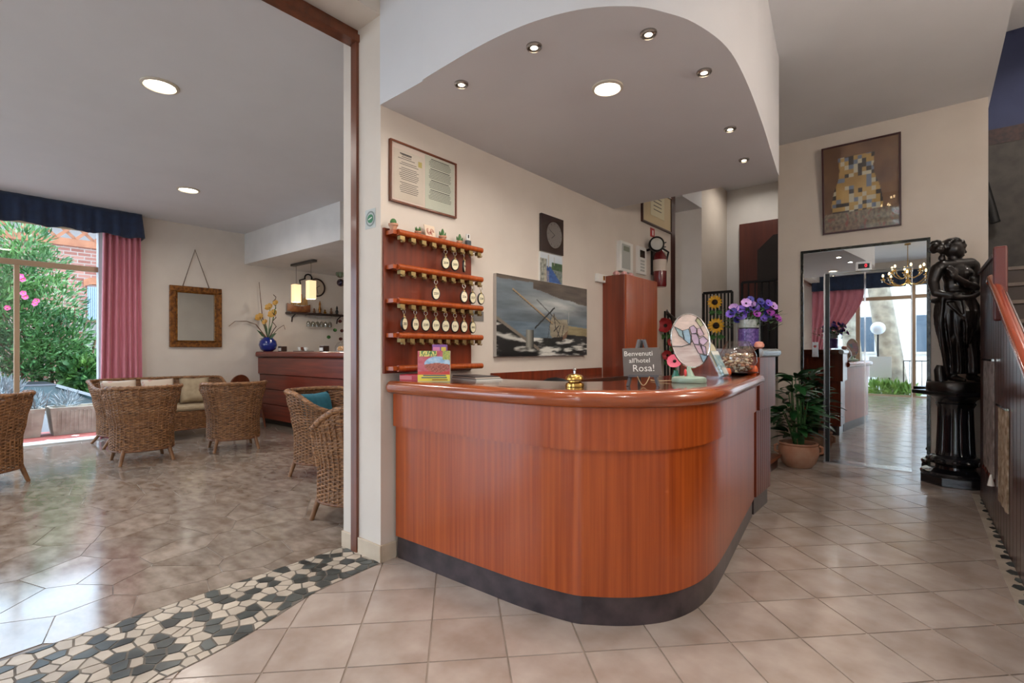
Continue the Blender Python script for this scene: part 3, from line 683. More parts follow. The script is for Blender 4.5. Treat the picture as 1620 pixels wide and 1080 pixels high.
MB().box(WX + .017, y0 + .012, z0 + .012, WX + .0185, y1 - .012, z1 - .012).build('glass', glassc, nf)
# square dark clock + canal picture + ship painting
y0, y1, z0, z1 = wallbox(853, 888, 343, 401); ck = thing('square_clock', 'dark square wall clock with silver round dial above the canal picture', 'clock', (WX, (y0 + y1) / 2, z0))
MB().box(WX, y0, z0, WX + .025, y1, z1).build('body', mat('dark_brown_glass', C(40, 24, 24), .12, coat=.6), ck, bevel=.003)
dc = ((y0 + y1) / 2 + .02, (z0 + z1) / 2); rr = (y1 - y0) * .34
M = WALLM(*dc, WX + .025); b = MB().lathe([(rr, 0), (rr, .003), (0, .003)], 36).xf(M); b.build('dial', mat('silver_dial', C(128, 122, 118), .4, .4), ck)
b = MB()
for k in range(12): a = k * PI / 6; b.bar((.8 * rr * math.sin(a), .8 * rr * math.cos(a), .004), (.92 * rr * math.sin(a), .92 * rr * math.cos(a), .004), .004, .001)
b.xf(M); b.build('hour_mark', inkm, ck)
for l_, a, w in ((.5, -2.2, .006), (.78, -1.15, .004)): b = MB().bar((0, 0, .005), (l_ * rr * math.sin(a), l_ * rr * math.cos(a), .005), w, .001).xf(M); b.build('hand', black, ck)
def canal(u, v):
    c = mixc(C(150, 178, 205), C(205, 212, 216), v)
    if v < .55:
        c = mixc(C(30, 58, 120), C(70, 110, 170), fbm(u * 5, v * 9)) ; e = .35 + (.55 - v) * .2
        if u > .45 + (.55 - v) * .9: c = mixc(C(60, 70, 66), C(150, 160, 150), fbm(u * 14, v * 14, 3))
    if .45 < v < .72 and u > .5: c = mixc(C(32, 60, 40), C(72, 104, 60), fbm(u * 12, v * 12, 5))
    if u < .28 and v < .8: c = mixc(C(60, 66, 62), C(190, 190, 176), fbm(u * 16, v * 10, 1))
    if .16 < u < .4 and v < .4: c = mixc(c, C(206, 186, 160), .6 * fbm(u * 20, v * 20, 9))
    if abs(u - .36) < .03 and .5 < v < .95 or abs(u - .62) < .02 and .6 < v < .92: c = C(176, 170, 160)
    return c
y0, y1, z0, z1 = wallbox(852, 887, 402, 447); cp = thing('canal_picture', 'small unframed picture of boats on a blue canal below the clock', 'picture', (WX, (y0 + y1) / 2, z0))
MB().box(WX, y0, z0, WX + .016, y1, z1).build('canvas', white, cp)
printed('picture_print', y1 - y0, z1 - z0, 40, 50, canal, WALLM((y0 + y1) / 2, (z0 + z1) / 2, WX + .0166), mat_attr('printed_canvas', .45), cp)
def poly_in(u, v, P):
    r_ = False; n = len(P)
    for i in range(n):
        a, b = P[i], P[i - 1]
        if (a[1] > v) != (b[1] > v) and u < (b[0] - a[0]) * (v - a[1]) / (b[1] - a[1]) + a[0]: r_ = not r_
    return r_
def seg(u, v, a, b, w, asp=2.0):
    ax, ay, bx, by = a[0] * asp, a[1], b[0] * asp, b[1]; x, y = u * asp, v; dx, dy = bx - ax, by - ay
    t = max(0, min(1, ((x - ax) * dx + (y - ay) * dy) / (dx * dx + dy * dy))); return math.hypot(x - ax - t * dx, y - ay - t * dy) < w
def ship(u, v):
    n1 = fbm(u * 2.2, v * 7, 2, 5); n2 = fbm(u * 5, v * 16, 8, 5)
    if v > .44:
        c = mixc(C(58, 66, 72), C(122, 134, 142), n1 * 1.2); g = math.exp(-((u - .62) / .3) ** 2 - ((v - .70) / .12) ** 2); c = mixc(c, C(196, 198, 194), g * (.25 + n2))
        e = .9 - .14 * smooth01(.35, 1, u) + .06 * n1
        if v > e - (.06 if u > .35 else -.02): c = mixc(C(62, 54, 48), C(104, 92, 82), n2)
    else: c = mixc(C(74, 90, 102), C(118, 134, 146), n2)
    if v < .24: c = mixc(C(22, 22, 22), C(214, 212, 204), smooth01(.46, .72, n2))
    sh_ = .47 - u * .92
    if u < .42 and v < sh_: c = mixc(C(20, 20, 20), C(190, 188, 180), smooth01(.45, .75, n2))
    if u < .42 and abs(v - sh_) < .022: c = C(122, 112, 100)
    if u > .72 and .29 - .06 * (u - .72) < v < .43 - .10 * (u - .72): c = mixc(C(104, 92, 62), C(172, 158, 120), n2)
    if u > .72 and .24 < v < .30 - .06 * (u - .72): c = C(26, 26, 26)
    if .275 < u < .36 and .11 < v < .34: c = mixc(C(150, 148, 138), C(44, 44, 42), abs(u - .305) / .05)
    hull = [(.54, .277), (.53, .437), (.574, .578), (.62, .50), (.74, .516), (.758, .39), (.73, .247), (.652, .20), (.574, .225)]
    if poly_in(u, v, hull):
        c = mixc(C(176, 166, 144), C(110, 98, 80), n2)
        if v < .26 + .1 * (u - .64): c = C(34, 28, 24)
        if poly_in(u, v, [(.68, .19), (.76, .30), (.745, .36), (.69, .28)]): c = C(120, 92, 72)
        for a, b in (((.60, .40), (.66, .22)), ((.58, .34), (.64, .42)), ((.66, .42), (.62, .26)), ((.70, .43), (.67, .24))):
            if seg(u, v, a, b, .008): c = C(36, 30, 26)
    for a, b, w, cc in (((.15, .84), (.56, .45), .011, C(164, 138, 104)), ((.15, .825), (.56, .435), .005, C(40, 34, 30)), ((.39, .744), (.652, .45), .006, C(44, 38, 34)), ((.373, .37), (.585, .66), .012, C(30, 28, 26)), ((.55, .55), (.50, .16), .004, C(48, 44, 40)), ((.60, .38), (.58, .58), .008, C(40, 34, 30)), ((.76, .62), (.76, .46), .003, C(176, 178, 176))):
        if seg(u, v, a, b, w): c = cc
    return c
y0, y1 = onX(785, 0, WX + .03)[0], onX(928, 0, WX + .03)[0]; z1 = onX(928, 457.3, WX + .03)[1]; z0 = onX(928, 562, WX + .03)[1]
WX_ = WX + .002
pg = thing('ship_painting', 'dark unframed canvas of a beached sailing boat by a stormy harbour', 'painting', (WX, (y0 + y1) / 2, z0))
MB().box(WX + .002, y0, z0, WX + .032, y1, z1).build('canvas', mat('canvas_edge', C(176, 168, 160), .7), pg)
printed('painted_surface', y1 - y0, z1 - z0, 200, 130, ship, WALLM((y0 + y1) / 2, (z0 + z1) / 2, WX + .0328), mat_attr('painted_canvas', .4), pg)
# tall cabinet
ca = thing('tall_cabinet', 'tall reddish wooden cabinet at the end of the reception wall', 'cabinet', (-2.3, 4.9, 0))
cxf = WX + .38; cy0 = onY(953, 0, 1)[0]
CY0 = onX(953, 0, WX)[0]; CF = onX(991, 0, 1)[0]
r_ = ray(991); CXF = r_[0] * CY0 / r_[1]; CY1 = onX(1040, 0, CXF)[0]; ctop = onY(991, 433, CY0)[1]
MB().box(WX + .003, CY0, 0, CXF - .02, CY1, ctop).build('body', cherryd, ca, bevel=.003)
MB().box(CXF - .019, CY0 + .002, .08, CXF, (CY0 + CY1) / 2 - .002, ctop - .003).build('door', cherry, ca, bevel=.002)
MB().box(CXF - .019, (CY0 + CY1) / 2 + .002, .08, CXF, CY1 - .002, ctop - .003).build('door', cherry, ca, bevel=.002)
for s in (-1, 1): MB().sphere((CXF + .012, (CY0 + CY1) / 2 + s * .04, 1.0), .012, 10, 6).build('knob', brass, ca, smooth=True)
# flowers on the cabinet
pf = mat('pale_pink_petal', C(214, 164, 160), .6); lf = mat('leaf_green', C(44, 92, 44), .45, var=C(78, 128, 66), scale=20, rnd=.15)
lfd = mat('leaf_dark_green', C(24, 62, 32), .3, var=C(44, 96, 48), scale=14, rnd=.2)
fl = thing('silk_flowers', 'little bunch of pale pink silk roses lying on the tall cabinet', 'flowers', (-2.25, 4.75, ctop))
for k in range(5):
    c = (WX + .12 + .05 * (k % 2), CY0 + .06 + .07 * k, ctop + .028)
    b = MB().sphere(c, (.026, .026, .024), 10, 6)
    for a in range(5): b.sphere((c[0] + .018 * math.cos(a * 1.257), c[1] + .018 * math.sin(a * 1.257), c[2] - .005), (.016, .016, .018), 8, 5)
    b.build('rose', pf, fl, smooth=True)
b = MB()
for k in range(8): a = R.random() * 6.3; c = (WX + .13, CY0 + .02 + .045 * k, ctop + .006); b.sphere((c[0] + .04 * math.cos(a), c[1] + .03 * math.sin(a), c[2]), (.022, .014, .005), 8, 4)
b.build('leaves', lf, fl, smooth=True)
# small boxes on the wall
def plate(name, label, cat, px0, px1, py0, py1, d, ref=None, m=None):
    y0, y1, z0, z1 = wallbox(px0, px1, py0, py1, WX, ref); t = thing(name, label, cat, (WX, (y0 + y1) / 2, z0))
    MB().box(WX, y0, z0, WX + d, y1, z1).build('body', m or white, t, bevel=.004); return t, y0, y1, z0, z1
t, y0, y1, z0, z1 = plate('alarm_panel', 'larger white control panel on the wall above the tall cabinet', 'control panel', 975, 995, 384, 431, .05)
MB().box(WX + .05, y0 + .03, z0 + .03, WX + .053, y1 - .07, z1 - .03).build('cover', mat('pale_grey_plastic', C(176, 178, 174), .4), t); MB().box(WX + .053, y0 + .06, z1 - .1, WX + .056, y1 - .1, z1 - .05).build('display', mat('lcd', C(120, 128, 112), .3), t)
t, y0, y1, z0, z1 = plate('thermostat_panel', 'smaller white panel with dark display between control panel and extinguisher', 'control panel', 1005.5, 1019, 391, 434, .03)
MB().box(WX + .03, y0 + .05, z1 - .12, WX + .033, y1 - .05, z1 - .04).build('display', mat('dark_display', C(50, 46, 40), .2), t)
for q in range(4): MB().box(WX + .03, y0 + .06, z0 + .03 + q * .035, WX + .034, y1 - .06, z0 + .05 + q * .035).build('button', mat('pale_grey_plastic', C(176, 178, 174), .4), t)
t, y0, y1, z0, z1 = plate('wall_switch', 'cream light switch box left of the tall cabinet', 'switch', 941, 958, 434.5, 447, .035)
MB().box(WX + .035, y0 + .10, z0 + .02, WX + .04, y1 - .08, z1 - .015).build('rocker', brass, t)
# certificate, sign, extinguisher
y0, y1 = onX(1013.5, 0, WX)[0], onX(1060, 0, WX)[0]; z0 = onX(1013.5, 347, WX)[1]; z1 = z0 + .42
z0 -= .02
cf = picture('certificate_frame', 'dark framed certificate hanging high beyond the tall cabinet', 'framed certificate', y0, y1, z0, z1, mat('dark_frame', C(66, 36, 26), .35), .02, .028, mat('certificate_mount', C(206, 186, 146), .6))
MB().box(WX + .017, y0 + .22, z0 + .12, WX + .019, y1 - .22, z1 - .05).build('sheet', mat('cream_sheet', C(214, 204, 170), .6), cf)
b = MB()
for q in range(4): b.box(WX + .019, y0 + .30, z1 - .11 - q * .045, WX + .0195, y1 - .30, z1 - .10 - q * .045)
b.build('printed_text', inkm, cf)
t, y0, y1, z0, z1 = plate('extinguisher_sign', 'small red fire extinguisher sign above the extinguisher', 'sign', 1028.5, 1035, 361, 375, .006, m=mat('sign_red', C(178, 40, 36), .4))
MB().box(WX + .006, y0 + (y1 - y0) * .42, z0 + .02, WX + .0075, y1 - (y1 - y0) * .35, z1 - .025).build('pictogram', white, t)
ey = onX(1044, 0, WX + .1)[0]; ez0 = onX(1044, 454, WX + .1)[1]; ez1 = onX(1044, 395, WX + .1)[1]; er = .075
ex_ = thing('fire_extinguisher', 'red fire extinguisher with pale label hanging by the corridor corner', 'fire extinguisher', (WX + .1, ey, ez0))
MB().lathe([(er * .9, 0), (er, .02), (er, ez1 - ez0 - .09), (er * .75, ez1 - ez0 - .04), (er * .35, ez1 - ez0)], 24, (WX + .1, ey, ez0)).build('cylinder', mat('extinguisher_red', C(108, 22, 26), .25, coat=.5), ex_, smooth=True)
MB().lathe([(er + .001, .18), (er + .001, .31)], 24, (WX + .1, ey, ez0)).build('label_band', mat('label_paper', C(206, 190, 176), .5), ex_, smooth=True)
MB().tube([(WX + .1, ey, ez1), (WX + .1, ey, ez1 + .06)], .022, 12).bar((WX + .1, ey, ez1 + .06), (WX + .12, ey + .11, ez1 + .10), .025, .012).bar((WX + .1, ey, ez1 + .03), (WX + .12, ey + .10, ez1 + .045), .025, .012).build('valve', black, ex_)
MB().tube([(WX + .12, ey + .02, ez1 + .02), (WX + .16, ey + .10, ez1 - .02), (WX + .13, ey + .10, ez1 - .15), (WX + .12, ey + .09, ez1 - .28)], .012, 8).build('hose', black, ex_, smooth=True)
b = MB().box(WX, ey - .03, ez0 + .15, WX + .03, ey + .03, ez1).build('bracket', black, ex_)
gy, gz = onX(1037.5, 387, WX + .11)
gl = thing('wall_gauge', 'round pale wall lamp with black rim left of the extinguisher valve', 'wall lamp', (WX, gy, gz))
M = frameM((WX + .11, gy, gz), (.8, .6, 0), (0, 0, 1)); b = MB().lathe([(.085, 0), (.085, .05), (.072, .06), (.068, .055), (.068, .001)], 28).xf(M); b.build('rim', black, gl, smooth=True); b = MB().lathe([(.068, .05), (.05, .058), (0, .062)], 24).xf(M); b.build('lens', mat('frosted_lens', C(190, 186, 178), .4), gl, smooth=True)
MB().tube([(WX, gy, gz - .05), (WX + .06, gy, gz - .04), (WX + .11, gy, gz)], .014, 8).build('arm', black, gl, smooth=True)
# round green sticker plate on the pillar
sx_, sz_ = onY(586.5, 346, 1.79); st = thing('award_sticker', 'square grey sticker with round green emblem on the pillar face', 'sticker', (sx_, 1.79, sz_))
M = LIFTM(sx_, sz_, 1.79)
M = frameM((sx_, 1.79, sz_), (1, 0, 0), (0, 0, 1))
MB().box(sx_ - .055, 1.7885, sz_ - .058, sx_ + .05, 1.79, sz_ + .058).build('plate', mat('sticker_clear', C(188, 192, 190), .3), st)
b = MB().lathe([(.045, 0), (.045, .0025), (.036, .0025)], 32).lathe([(.031, 0), (.031, .003), (0, .003)], 32).xf(M)
b = MB()
for r0, r1 in ((.046, .037),):
    n = 40; b.v += [(r0 * math.cos(2 * PI * k / n), r0 * math.sin(2 * PI * k / n), .003) for k in range(n)] + [(r1 * math.cos(2 * PI * k / n), r1 * math.sin(2 * PI * k / n), .003) for k in range(n)]
    b.f += [(k, (k + 1) % n, n + (k + 1) % n, n + k) for k in range(n)]
b.xf(M); b.build('ring', mat('sticker_grey', C(120, 130, 126), .4), st)
b = MB(); n = 32; b.v = [(.030 * math.cos(2 * PI * k / n), .026 * math.sin(2 * PI * k / n), .0035) for k in range(n)]; b.f = [tuple(range(n))]; b.xf(M); b.build('emblem', mat('emblem_green', C(30, 116, 72), .4), st)
b = MB().bar((-.018, -.004, .0042), (.018, .006, .0042), .006, .001).xf(M); b.build('emblem_mark', white, st)
# ------------------------------------------------------------------ things on the counter
CT = 1.071
def cpos(px, py, z=CT): return gp(px, py, z)
bx_, by_ = -1.36, 2.12
bl = thing('desk_bell', 'brass reception desk bell on the front of the counter', 'bell', (bx_, by_, CT))
MB().lathe([(.046, 0), (.047, .008), (.044, .018), (.030, .024), (.030, .03), (.0, .03)], 32, (bx_, by_, CT)).build('base', brass, bl, smooth=True)
MB().lathe([(.045, .034), (.046, .038), (.043, .05), (.032, .060), (.014, .065), (0, .066)], 32, (bx_, by_, CT)).build('dome', brass, bl, smooth=True)
MB().tube([(bx_, by_, CT + .064), (bx_, by_, CT + .08)], .006, 10).lathe([(.004, .08), (.009, .084), (.007, .092), (0, .095)], 12, (bx_, by_, CT)).build('plunger', chrome, bl, smooth=True)
# chalkboard on a little easel, faces the viewer
ex0, ey0 = cpos(1017, 610.5)
ea = thing('chalkboard_easel', 'little chalkboard on a grey easel with a handwritten welcome', 'chalkboard', (ex0, ey0, CT), A - .1)
ml = lambda b: b.xf(ROOT[ea])
easm = mat('grey_easel_wood', C(88, 86, 88), .5)
for s in (-1, 1): ml(MB().bar((s * .075, -.01, 0), (s * .012, .04, .235), .016, .012)).build('leg', easm, ea)
ml(MB().bar((0, .13, 0), (0, .04, .235), .014, .010)).build('leg', easm, ea)
ml(MB().bar((-.075, -.012, .052), (.075, -.012, .052), .012, .012)).build('ledge', easm, ea)
Mb = ROOT[ea] @ Matrix.Translation((-.004, .006, .122)) @ Matrix.Rotation(-.03, 4, 'Y') @ Matrix.Rotation(PI / 2 - .2, 4, 'X')
b = MB().box(-.094, -.072, -.004, .094, .072, .004).xf(Mb); bo = b.build('board', mat('slate_board', C(92, 84, 80), .7, var=C(106, 98, 94), scale=6), ea, bevel=.001)
chalk = mat('chalk', C(226, 222, 214), .9)
text('lettering', 'Benvenuti', .036, Mb @ Matrix.Translation((-.016, .042, .0046)), chalk, ea, .0003)
text('lettering', "all'hotel", .034, Mb @ Matrix.Translation((-.012, .006, .0046)), chalk, ea, .0003)
text('lettering', 'Rosa!', .05, Mb @ Matrix.Translation((.006, -.034, .0046)), chalk, ea, .0003)
ml(MB().tube([(-.03 + .06 * k / 10, -.02, .05 - .045 * math.sin(PI * k / 10)) for k in range(11)], .0025, 6)).build('cord', mat('cream_cord', C(190, 160, 120), .7), ea)
# stained-glass oval table lamp
lx, ly = cpos(1090, 604.5); Zl = 2.87
lm = thing('stained_glass_lamp', 'oval stained glass table lamp with flower pattern on a pale green base', 'lamp', (lx, ly, CT), A - .12)
q = lambda b: b.xf(ROOT[lm])
greenb = mat('pale_green_enamel', C(150, 172, 154), .35, coat=.3)
q(MB().lathe([(.092, 0), (.096, .01), (.092, .026), (.078, .032), (.03, .036), (.022, .055), (.012, .075), (.010, .09)], 36)).build('base', greenb, lm, smooth=True)
cz = .235; RXo, RZo = .104, .152; tl = -.16
MO = ROOT[lm] @ Matrix.Translation((.008, 0, cz)) @ Matrix.Rotation(tl, 4, 'Y')
lead = mat('lead_came', C(74, 72, 70), .4, .6)
b = MB().tube([(RXo * math.cos(2 * PI * k / 48), 0, RZo * math.sin(2 * PI * k / 48)) for k in range(48)], .005, 8, closed=True); b.xf(MO); b.build('rim', chrome, lm, smooth=True)
def gm(n, c): return mat('opal_' + n, c, .25, var=tuple(min(1, x * 1.25) for x in c[:3]) + (1,), scale=18, stretch=(1, 1, 3), coat=.4)
def ellip_clip(P):
    for k in range(40):
        a = 2 * PI * k / 40; nx, ny = math.cos(a) / RXo, math.sin(a) / RZo; l = math.hypot(nx, ny); P = clip(P, nx / l, ny / l, (RXo * math.cos(a) * nx + RZo * math.sin(a) * ny) / l - .002)
        if len(P) < 3: return []
    return P
def gpiece(P, m, off):
    P = ellip_clip([(x * RXo, y * RZo) for x, y in P])
    if len(P) < 3: return
    n = len(P); b = MB(); b.v = [(x, -.003 - off, z) for x, z in P] + [(x, .003 + off, z) for x, z in P]
    b.f = [tuple(range(n)), tuple(range(n, 2 * n))[::-1]] + [(k, n + k, n + (k + 1) % n, (k + 1) % n) for k in range(n)]; b.xf(MO); b.build('glass_piece', m, lm)
    if off: b2 = MB().tube([(x, -.0045 - off, z) for x, z in P], .0022, 5, closed=True); b2.xf(MO); b2.build('came', lead, lm)
op = gm('cream', C(206, 186, 176)); bl_ = gm('blue', C(150, 178, 196)); lv = gm('lilac', C(196, 172, 194)); pk = gm('pink', C(206, 176, 188)); gr_ = gm('olive', C(176, 176, 140))
gpiece([(-1.1, -.1), (1.1, .0), (1.1, 1.1), (-1.1, 1.1)], op, 0); gpiece([(-1.1, -.1), (-1.1, -1.1), (1.1, -1.1), (1.1, .0)], mat('opal_streaked', C(196, 172, 166), .25, var=C(222, 208, 202), scale=9, stretch=(1, 1, 6), coat=.4), 0)
b = MB().tube([(x * RXo, -.005, z * RZo) for x, z in ((-1, -.1), (-.5, -.16), (-.1, -.12), (.1, 0))], .0025, 5); b.xf(MO); b.build('came', lead, lm)
for P, m_ in (([(-.72, .62), (-.35, .42), (-.3, .1), (-.55, .25)], gm('greyblue', C(150, 176, 180))), ([(-.35, .42), (0, .45), (.05, .15), (-.05, -.15), (-.35, .1)], bl_), ([(.05, .5), (.28, .55), (.42, .4), (.36, .25), (.1, .25)], lv),
              ([(.1, .25), (.36, .22), (.45, .05), (.4, -.18), (.15, -.15), (.05, .05)], lv), ([(.42, .4), (.62, .42), (.75, .15), (.5, .1), (.42, .2)], pk), ([(.15, -.18), (.45, -.2), (.55, -.55), (.3, -.5)], pk),
              ([(.45, .02), (.7, .1), (.9, -.1), (.6, -.25), (.45, -.15)], lv), ([(.5, -.22), (.72, -.3), (.7, -.6), (.56, -.55)], lv), ([(.42, .72), (.62, .86), (.8, .5), (.62, .45)], gr_), ([(.35, -.55), (.72, -.62), (.55, -1.0), (.45, -.85)], bl_)):
    gpiece(P, m_, .0012)
q(MB().tube([(0, 0, .085), (.0, .0, cz - RZo + .004)], .006, 8).tube([(-.02, 0, .09), (0, 0, .082), (.02, 0, .09)], .004, 6)).build('stem', chrome, lm)
q(MB().tube([(-.09, .02, .008), (-.14, .03, .005), (-.18, .07, .004), (-.19, .14, .004)], .0028, 6)).build('cable', mat('cream_cord', C(190, 160, 120), .7), lm)
b = q(MB().sphere((-.025, -.025, .055), (.008, .008, .022), 10, 6)); b.build('pull', mat('coral_red', C(214, 70, 70), .5), lm, smooth=True)
# leaflet holder
hx, hy = cpos(1147, 598); Zh = 3.3
lh = thing('leaflet_holder', 'leaning clear stand filled with leaflets beside the stained glass lamp', 'leaflet holder', (hx, hy, CT), A + .75)
q = lambda b: b.xf(ROOT[lh])
Ml = ROOT[lh] @ Matrix.Translation((0, 0, .012)) @ Matrix.Rotation(-.45, 4, 'X')
b = MB().box(-.055, .012, 0, .055, .016, .31).box(-.055, -.02, 0, .055, -.017, .07).box(-.055, -.02, 0, .055, .016, .004).box(-.055, -.02, 0, -.052, .016, .07).box(.052, -.02, 0, .055, .016, .07); b.xf(Ml); b.build('acrylic', glassc, lh)
def leaf_print(u, v):
    c = mixc(C(70, 130, 150), C(196, 206, 200), fbm(u * 3, v * 5, 4))
    return C(232, 232, 226) if v > .86 or (v < .3 and u > .35) else c
for k in range(3):
    b = MB().box(-.05, .008 - .008 * k, .005, .05, .011 - .008 * k, .29 - .055 * k); b.xf(Ml); b.build('leaflet', (white, mat('leaflet_beige', C(196, 186, 160), .5), mat('leaflet_blue', C(120, 150, 160), .5))[k], lh)
printed('leaflet_cover', .1, .165, 12, 16, leaf_print, Ml @ frameM((0, -.0085, .095), (1, 0, 0), (0, 0, 1)), mat_attr('glossy_print', .25), lh)
q(MB().box(-.055, -.02, 0, .055, .10, .012)).build('foot', glassc, lh)
# glass bowl with shells
gx, gy = cpos(1173, 591); gx, gy = -1.085, 3.88
pl_ = thing('serving_plate', 'shallow dark glazed plate under the glass bowl', 'plate', (gx, gy, CT))
MB().lathe([(.05, 0), (.09, .006), (.135, .022), (.135, .026), (.09, .012), (0, .009)], 32, (gx, gy, CT)).build('dish', mat('dark_glaze', C(40, 28, 26), .15, coat=.6), pl_, smooth=True)
z0 = CT + .012
gb = thing('glass_bowl', 'round clear glass bowl filled with pale shells and pebbles', 'bowl', (gx, gy, z0))
prf = [(.045, 0), (.10, .035), (.13, .09), (.125, .14), (.095, .20), (.075, .235)]
MB().lathe([(0, 0)] + prf, 40, (gx, gy, z0)).build('bowl', mat_glass('bowl_glass', (.95, .97, .97, 1), .28), gb, smooth=True)
shm = [mat('shell_cream', C(222, 200, 166), .35, coat=.3), mat('shell_pink', C(206, 160, 132), .35, coat=.3), mat('shell_brown', C(150, 110, 76), .4), mat('shell_white', C(232, 224, 208), .3, coat=.3)]
for gi in range(4):
    b = MB()
    for k in range(55):
        h = R.random() ** .8 * .13 + .012; rmax = .112 * math.sin(min(1, (h + .02) / .1) * PI / 2) - .012; r = rmax * R.random() ** .5; a = R.random() * 6.283; s = R.uniform(.008, .015)
        b.sphere((gx + r * math.cos(a), gy + r * math.sin(a), z0 + h), (s * R.uniform(.7, 1.2), s * R.uniform(.7, 1.2), s * R.uniform(.5, .9)), 7, 5)
    b.build('shells', shm[gi], gb, smooth=True, kind='stuff')
orng = mat('orange_glass', C(214, 96, 48), .25, coat=.5)
for (px, py, r, lb, m_) in ((1191, 588, .036, 'orange round candle holder behind the right side of the glass bowl', orng), (1150, 566, .03, 'little orange flower ball left of the glass bowl', orng)):
    Y_ = 4.035 if px > 1160 else 3.68; X_ = onY(px, 0, Y_)[0]
    o = thing('candle_holder', lb, 'candle holder', (X_, Y_, CT)); MB().lathe([(r * .5, 0), (r * .95, r * .5), (r, r), (r * .85, r * 1.6), (r * .6, r * 1.9), (r * .5, r * 1.85), (0, r * 1.2)], 24, (X_, Y_, CT)).build('cup', m_, o, smooth=True)
    MB().tube([(X_, Y_, CT + r * 1.2), (X_, Y_, CT + r * 1.75)], r * .3, 10).build('candle', white, o, smooth=True)
X_, Y_ = -1.13, 4.30; Y_ = 4.2; X_ = onY(1201, 0, Y_)[0]
o = thing('salt_lamp', 'pinkish round ornament on the taller counter beside its steel edge', 'ornament', (X_, Y_, 1.267)); MB().lathe([(.02, 0), (.034, .012), (.036, .03), (.026, .05), (0, .056)], 18, (X_, Y_, 1.267)).build('ball', mat('peach_stone', C(206, 130, 110), .4, var=C(222, 160, 140), scale=20), o, smooth=True)
# vase with purple anemones on the taller counter
vx, vy = onY(1184, 0, 4.42)[0], 4.42; vz = 1.267
va = thing('anemone_vase', 'cylindrical vase with purple anemones and greenery on the taller counter', 'flower vase', (vx, vy, vz))
MB().lathe([(.0, 0), (.085, 0), (.09, .01), (.088, .255), (.084, .255), (.082, .02), (0, .02)], 32, (vx, vy, vz)).build('vase', glassc, va, smooth=True)
MB().lathe([(.078, .02), (.079, .16), (0, .17)], 24, (vx, vy, vz)).build('filling', mat('purple_beads', C(74, 50, 124), .4, var=C(130, 100, 176), scale=60), va, smooth=True, kind='stuff')
MB().lathe([(.079, .171), (.08, .235), (0, .24)], 24, (vx, vy, vz)).build('filling', mat('grey_green_moss', C(150, 156, 148), .6, var=C(190, 192, 190), scale=40), va, smooth=True, kind='stuff')
def flower(name, c, nrm, r, pm, cm, parent, n=6, cup=.35, cr=.22, pw=1.):
    nz = Vector(nrm).normalized(); xa = nz.orthogonal().normalized(); ya = nz.cross(xa); c = Vector(c); b = MB()
    for k in range(n):
        a = 2 * PI * k / n; rows = []
        for t, w in ((.12, .10), (.45, .42), (.8, .46), (1.0, .18)):
            for s in (-1, 0, 1):
                d = xa * math.cos(a) + ya * math.sin(a); sd = ya * math.cos(a) - xa * math.sin(a)
                rows.append(c + d * (t * r) + sd * (s * w * r * pw) + nz * (cup * r * t * t + (.08 * r if s else 0)))
        b.add(rows, [(i * 3 + j, i * 3 + j + 1, i * 3 + j + 4, i * 3 + j + 3) for i in range(3) for j in range(2)])
    o = b.build(name, pm, parent, smooth='all')
    b = MB().sphere(c + nz * .05 * r, (r * cr, r * cr, r * cr), 10, 6); b.build('flower_centre', cm, o, smooth=True)
    return o
vio = [mat('violet_petal', C(92, 60, 170), .5, var=C(130, 96, 200), scale=30), mat('lilac_petal', C(164, 120, 190), .5, var=C(196, 156, 206), scale=30), mat('magenta_petal', C(142, 52, 150), .5), mat('indigo_petal', C(52, 48, 130), .5)]
dkc = mat('dark_centre', C(24, 18, 30), .6)
top = vz + .255; viewd = Vector((.55, -.83, .0))
sidev = Vector((rt[0], rt[1], 0))
for k, (u, w, mi, r) in enumerate(((-.22, .03, 0, .045), (-.16, .10, 1, .05), (-.06, .15, 1, .05), (-.08, .02, 0, .055), (.05, .11, 0, .06), (.10, .17, 3, .04), (.14, .12, 3, .045), (.20, .05, 2, .05), (.24, .12, 1, .045), (.27, -.02, 2, .045), (.16, .03, 3, .04), (.0, .20, 3, .035), (-.12, -.03, 3, .04), (.06, .03, 2, .04), (-.19, .06, 3, .035), (-.02, .08, 0, .04), (.02, .15, 1, .04), (.18, .15, 0, .04), (.12, -.02, 0, .04), (.22, .0, 3, .035), (-.1, .09, 0, .04))):
    c = Vector((vx, vy, top)) + sidev * u * .75 + Vector((0, 0, w * .72)) + viewd * R.uniform(-.02, .08)
    flower('anemone', c, viewd + Vector((0, 0, .5)) + sidev * u * 2, r * .82, vio[mi], dkc, va, n=7)
    b = MB().tube([(vx + u * .1, vy, vz + .2), tuple((c + Vector((vx, vy, top))) / 2 - viewd * .02), tuple(c - viewd * .01)], .0035, 6); b.build('stem', lf, va)
b = MB()
for k in range(240):
    a = R.random() * 6.28; rr = R.random() ** .5 * .24; c = Vector((vx + rr * math.cos(a), vy + rr * math.sin(a), top + R.uniform(-.05, .11) - rr * .25)); d = Vector((math.cos(a), math.sin(a), R.uniform(-.3, .7))).normalized(); s = d.cross(Vector((0, 0, 1))).normalized(); L_ = R.uniform(.035, .06)
    b.add([c, c + d * L_ * .5 + s * .011, c + d * L_, c + d * L_ * .5 - s * .011], [(0, 1, 2, 3)])
b.build('foliage', lf, va, kind='stuff')
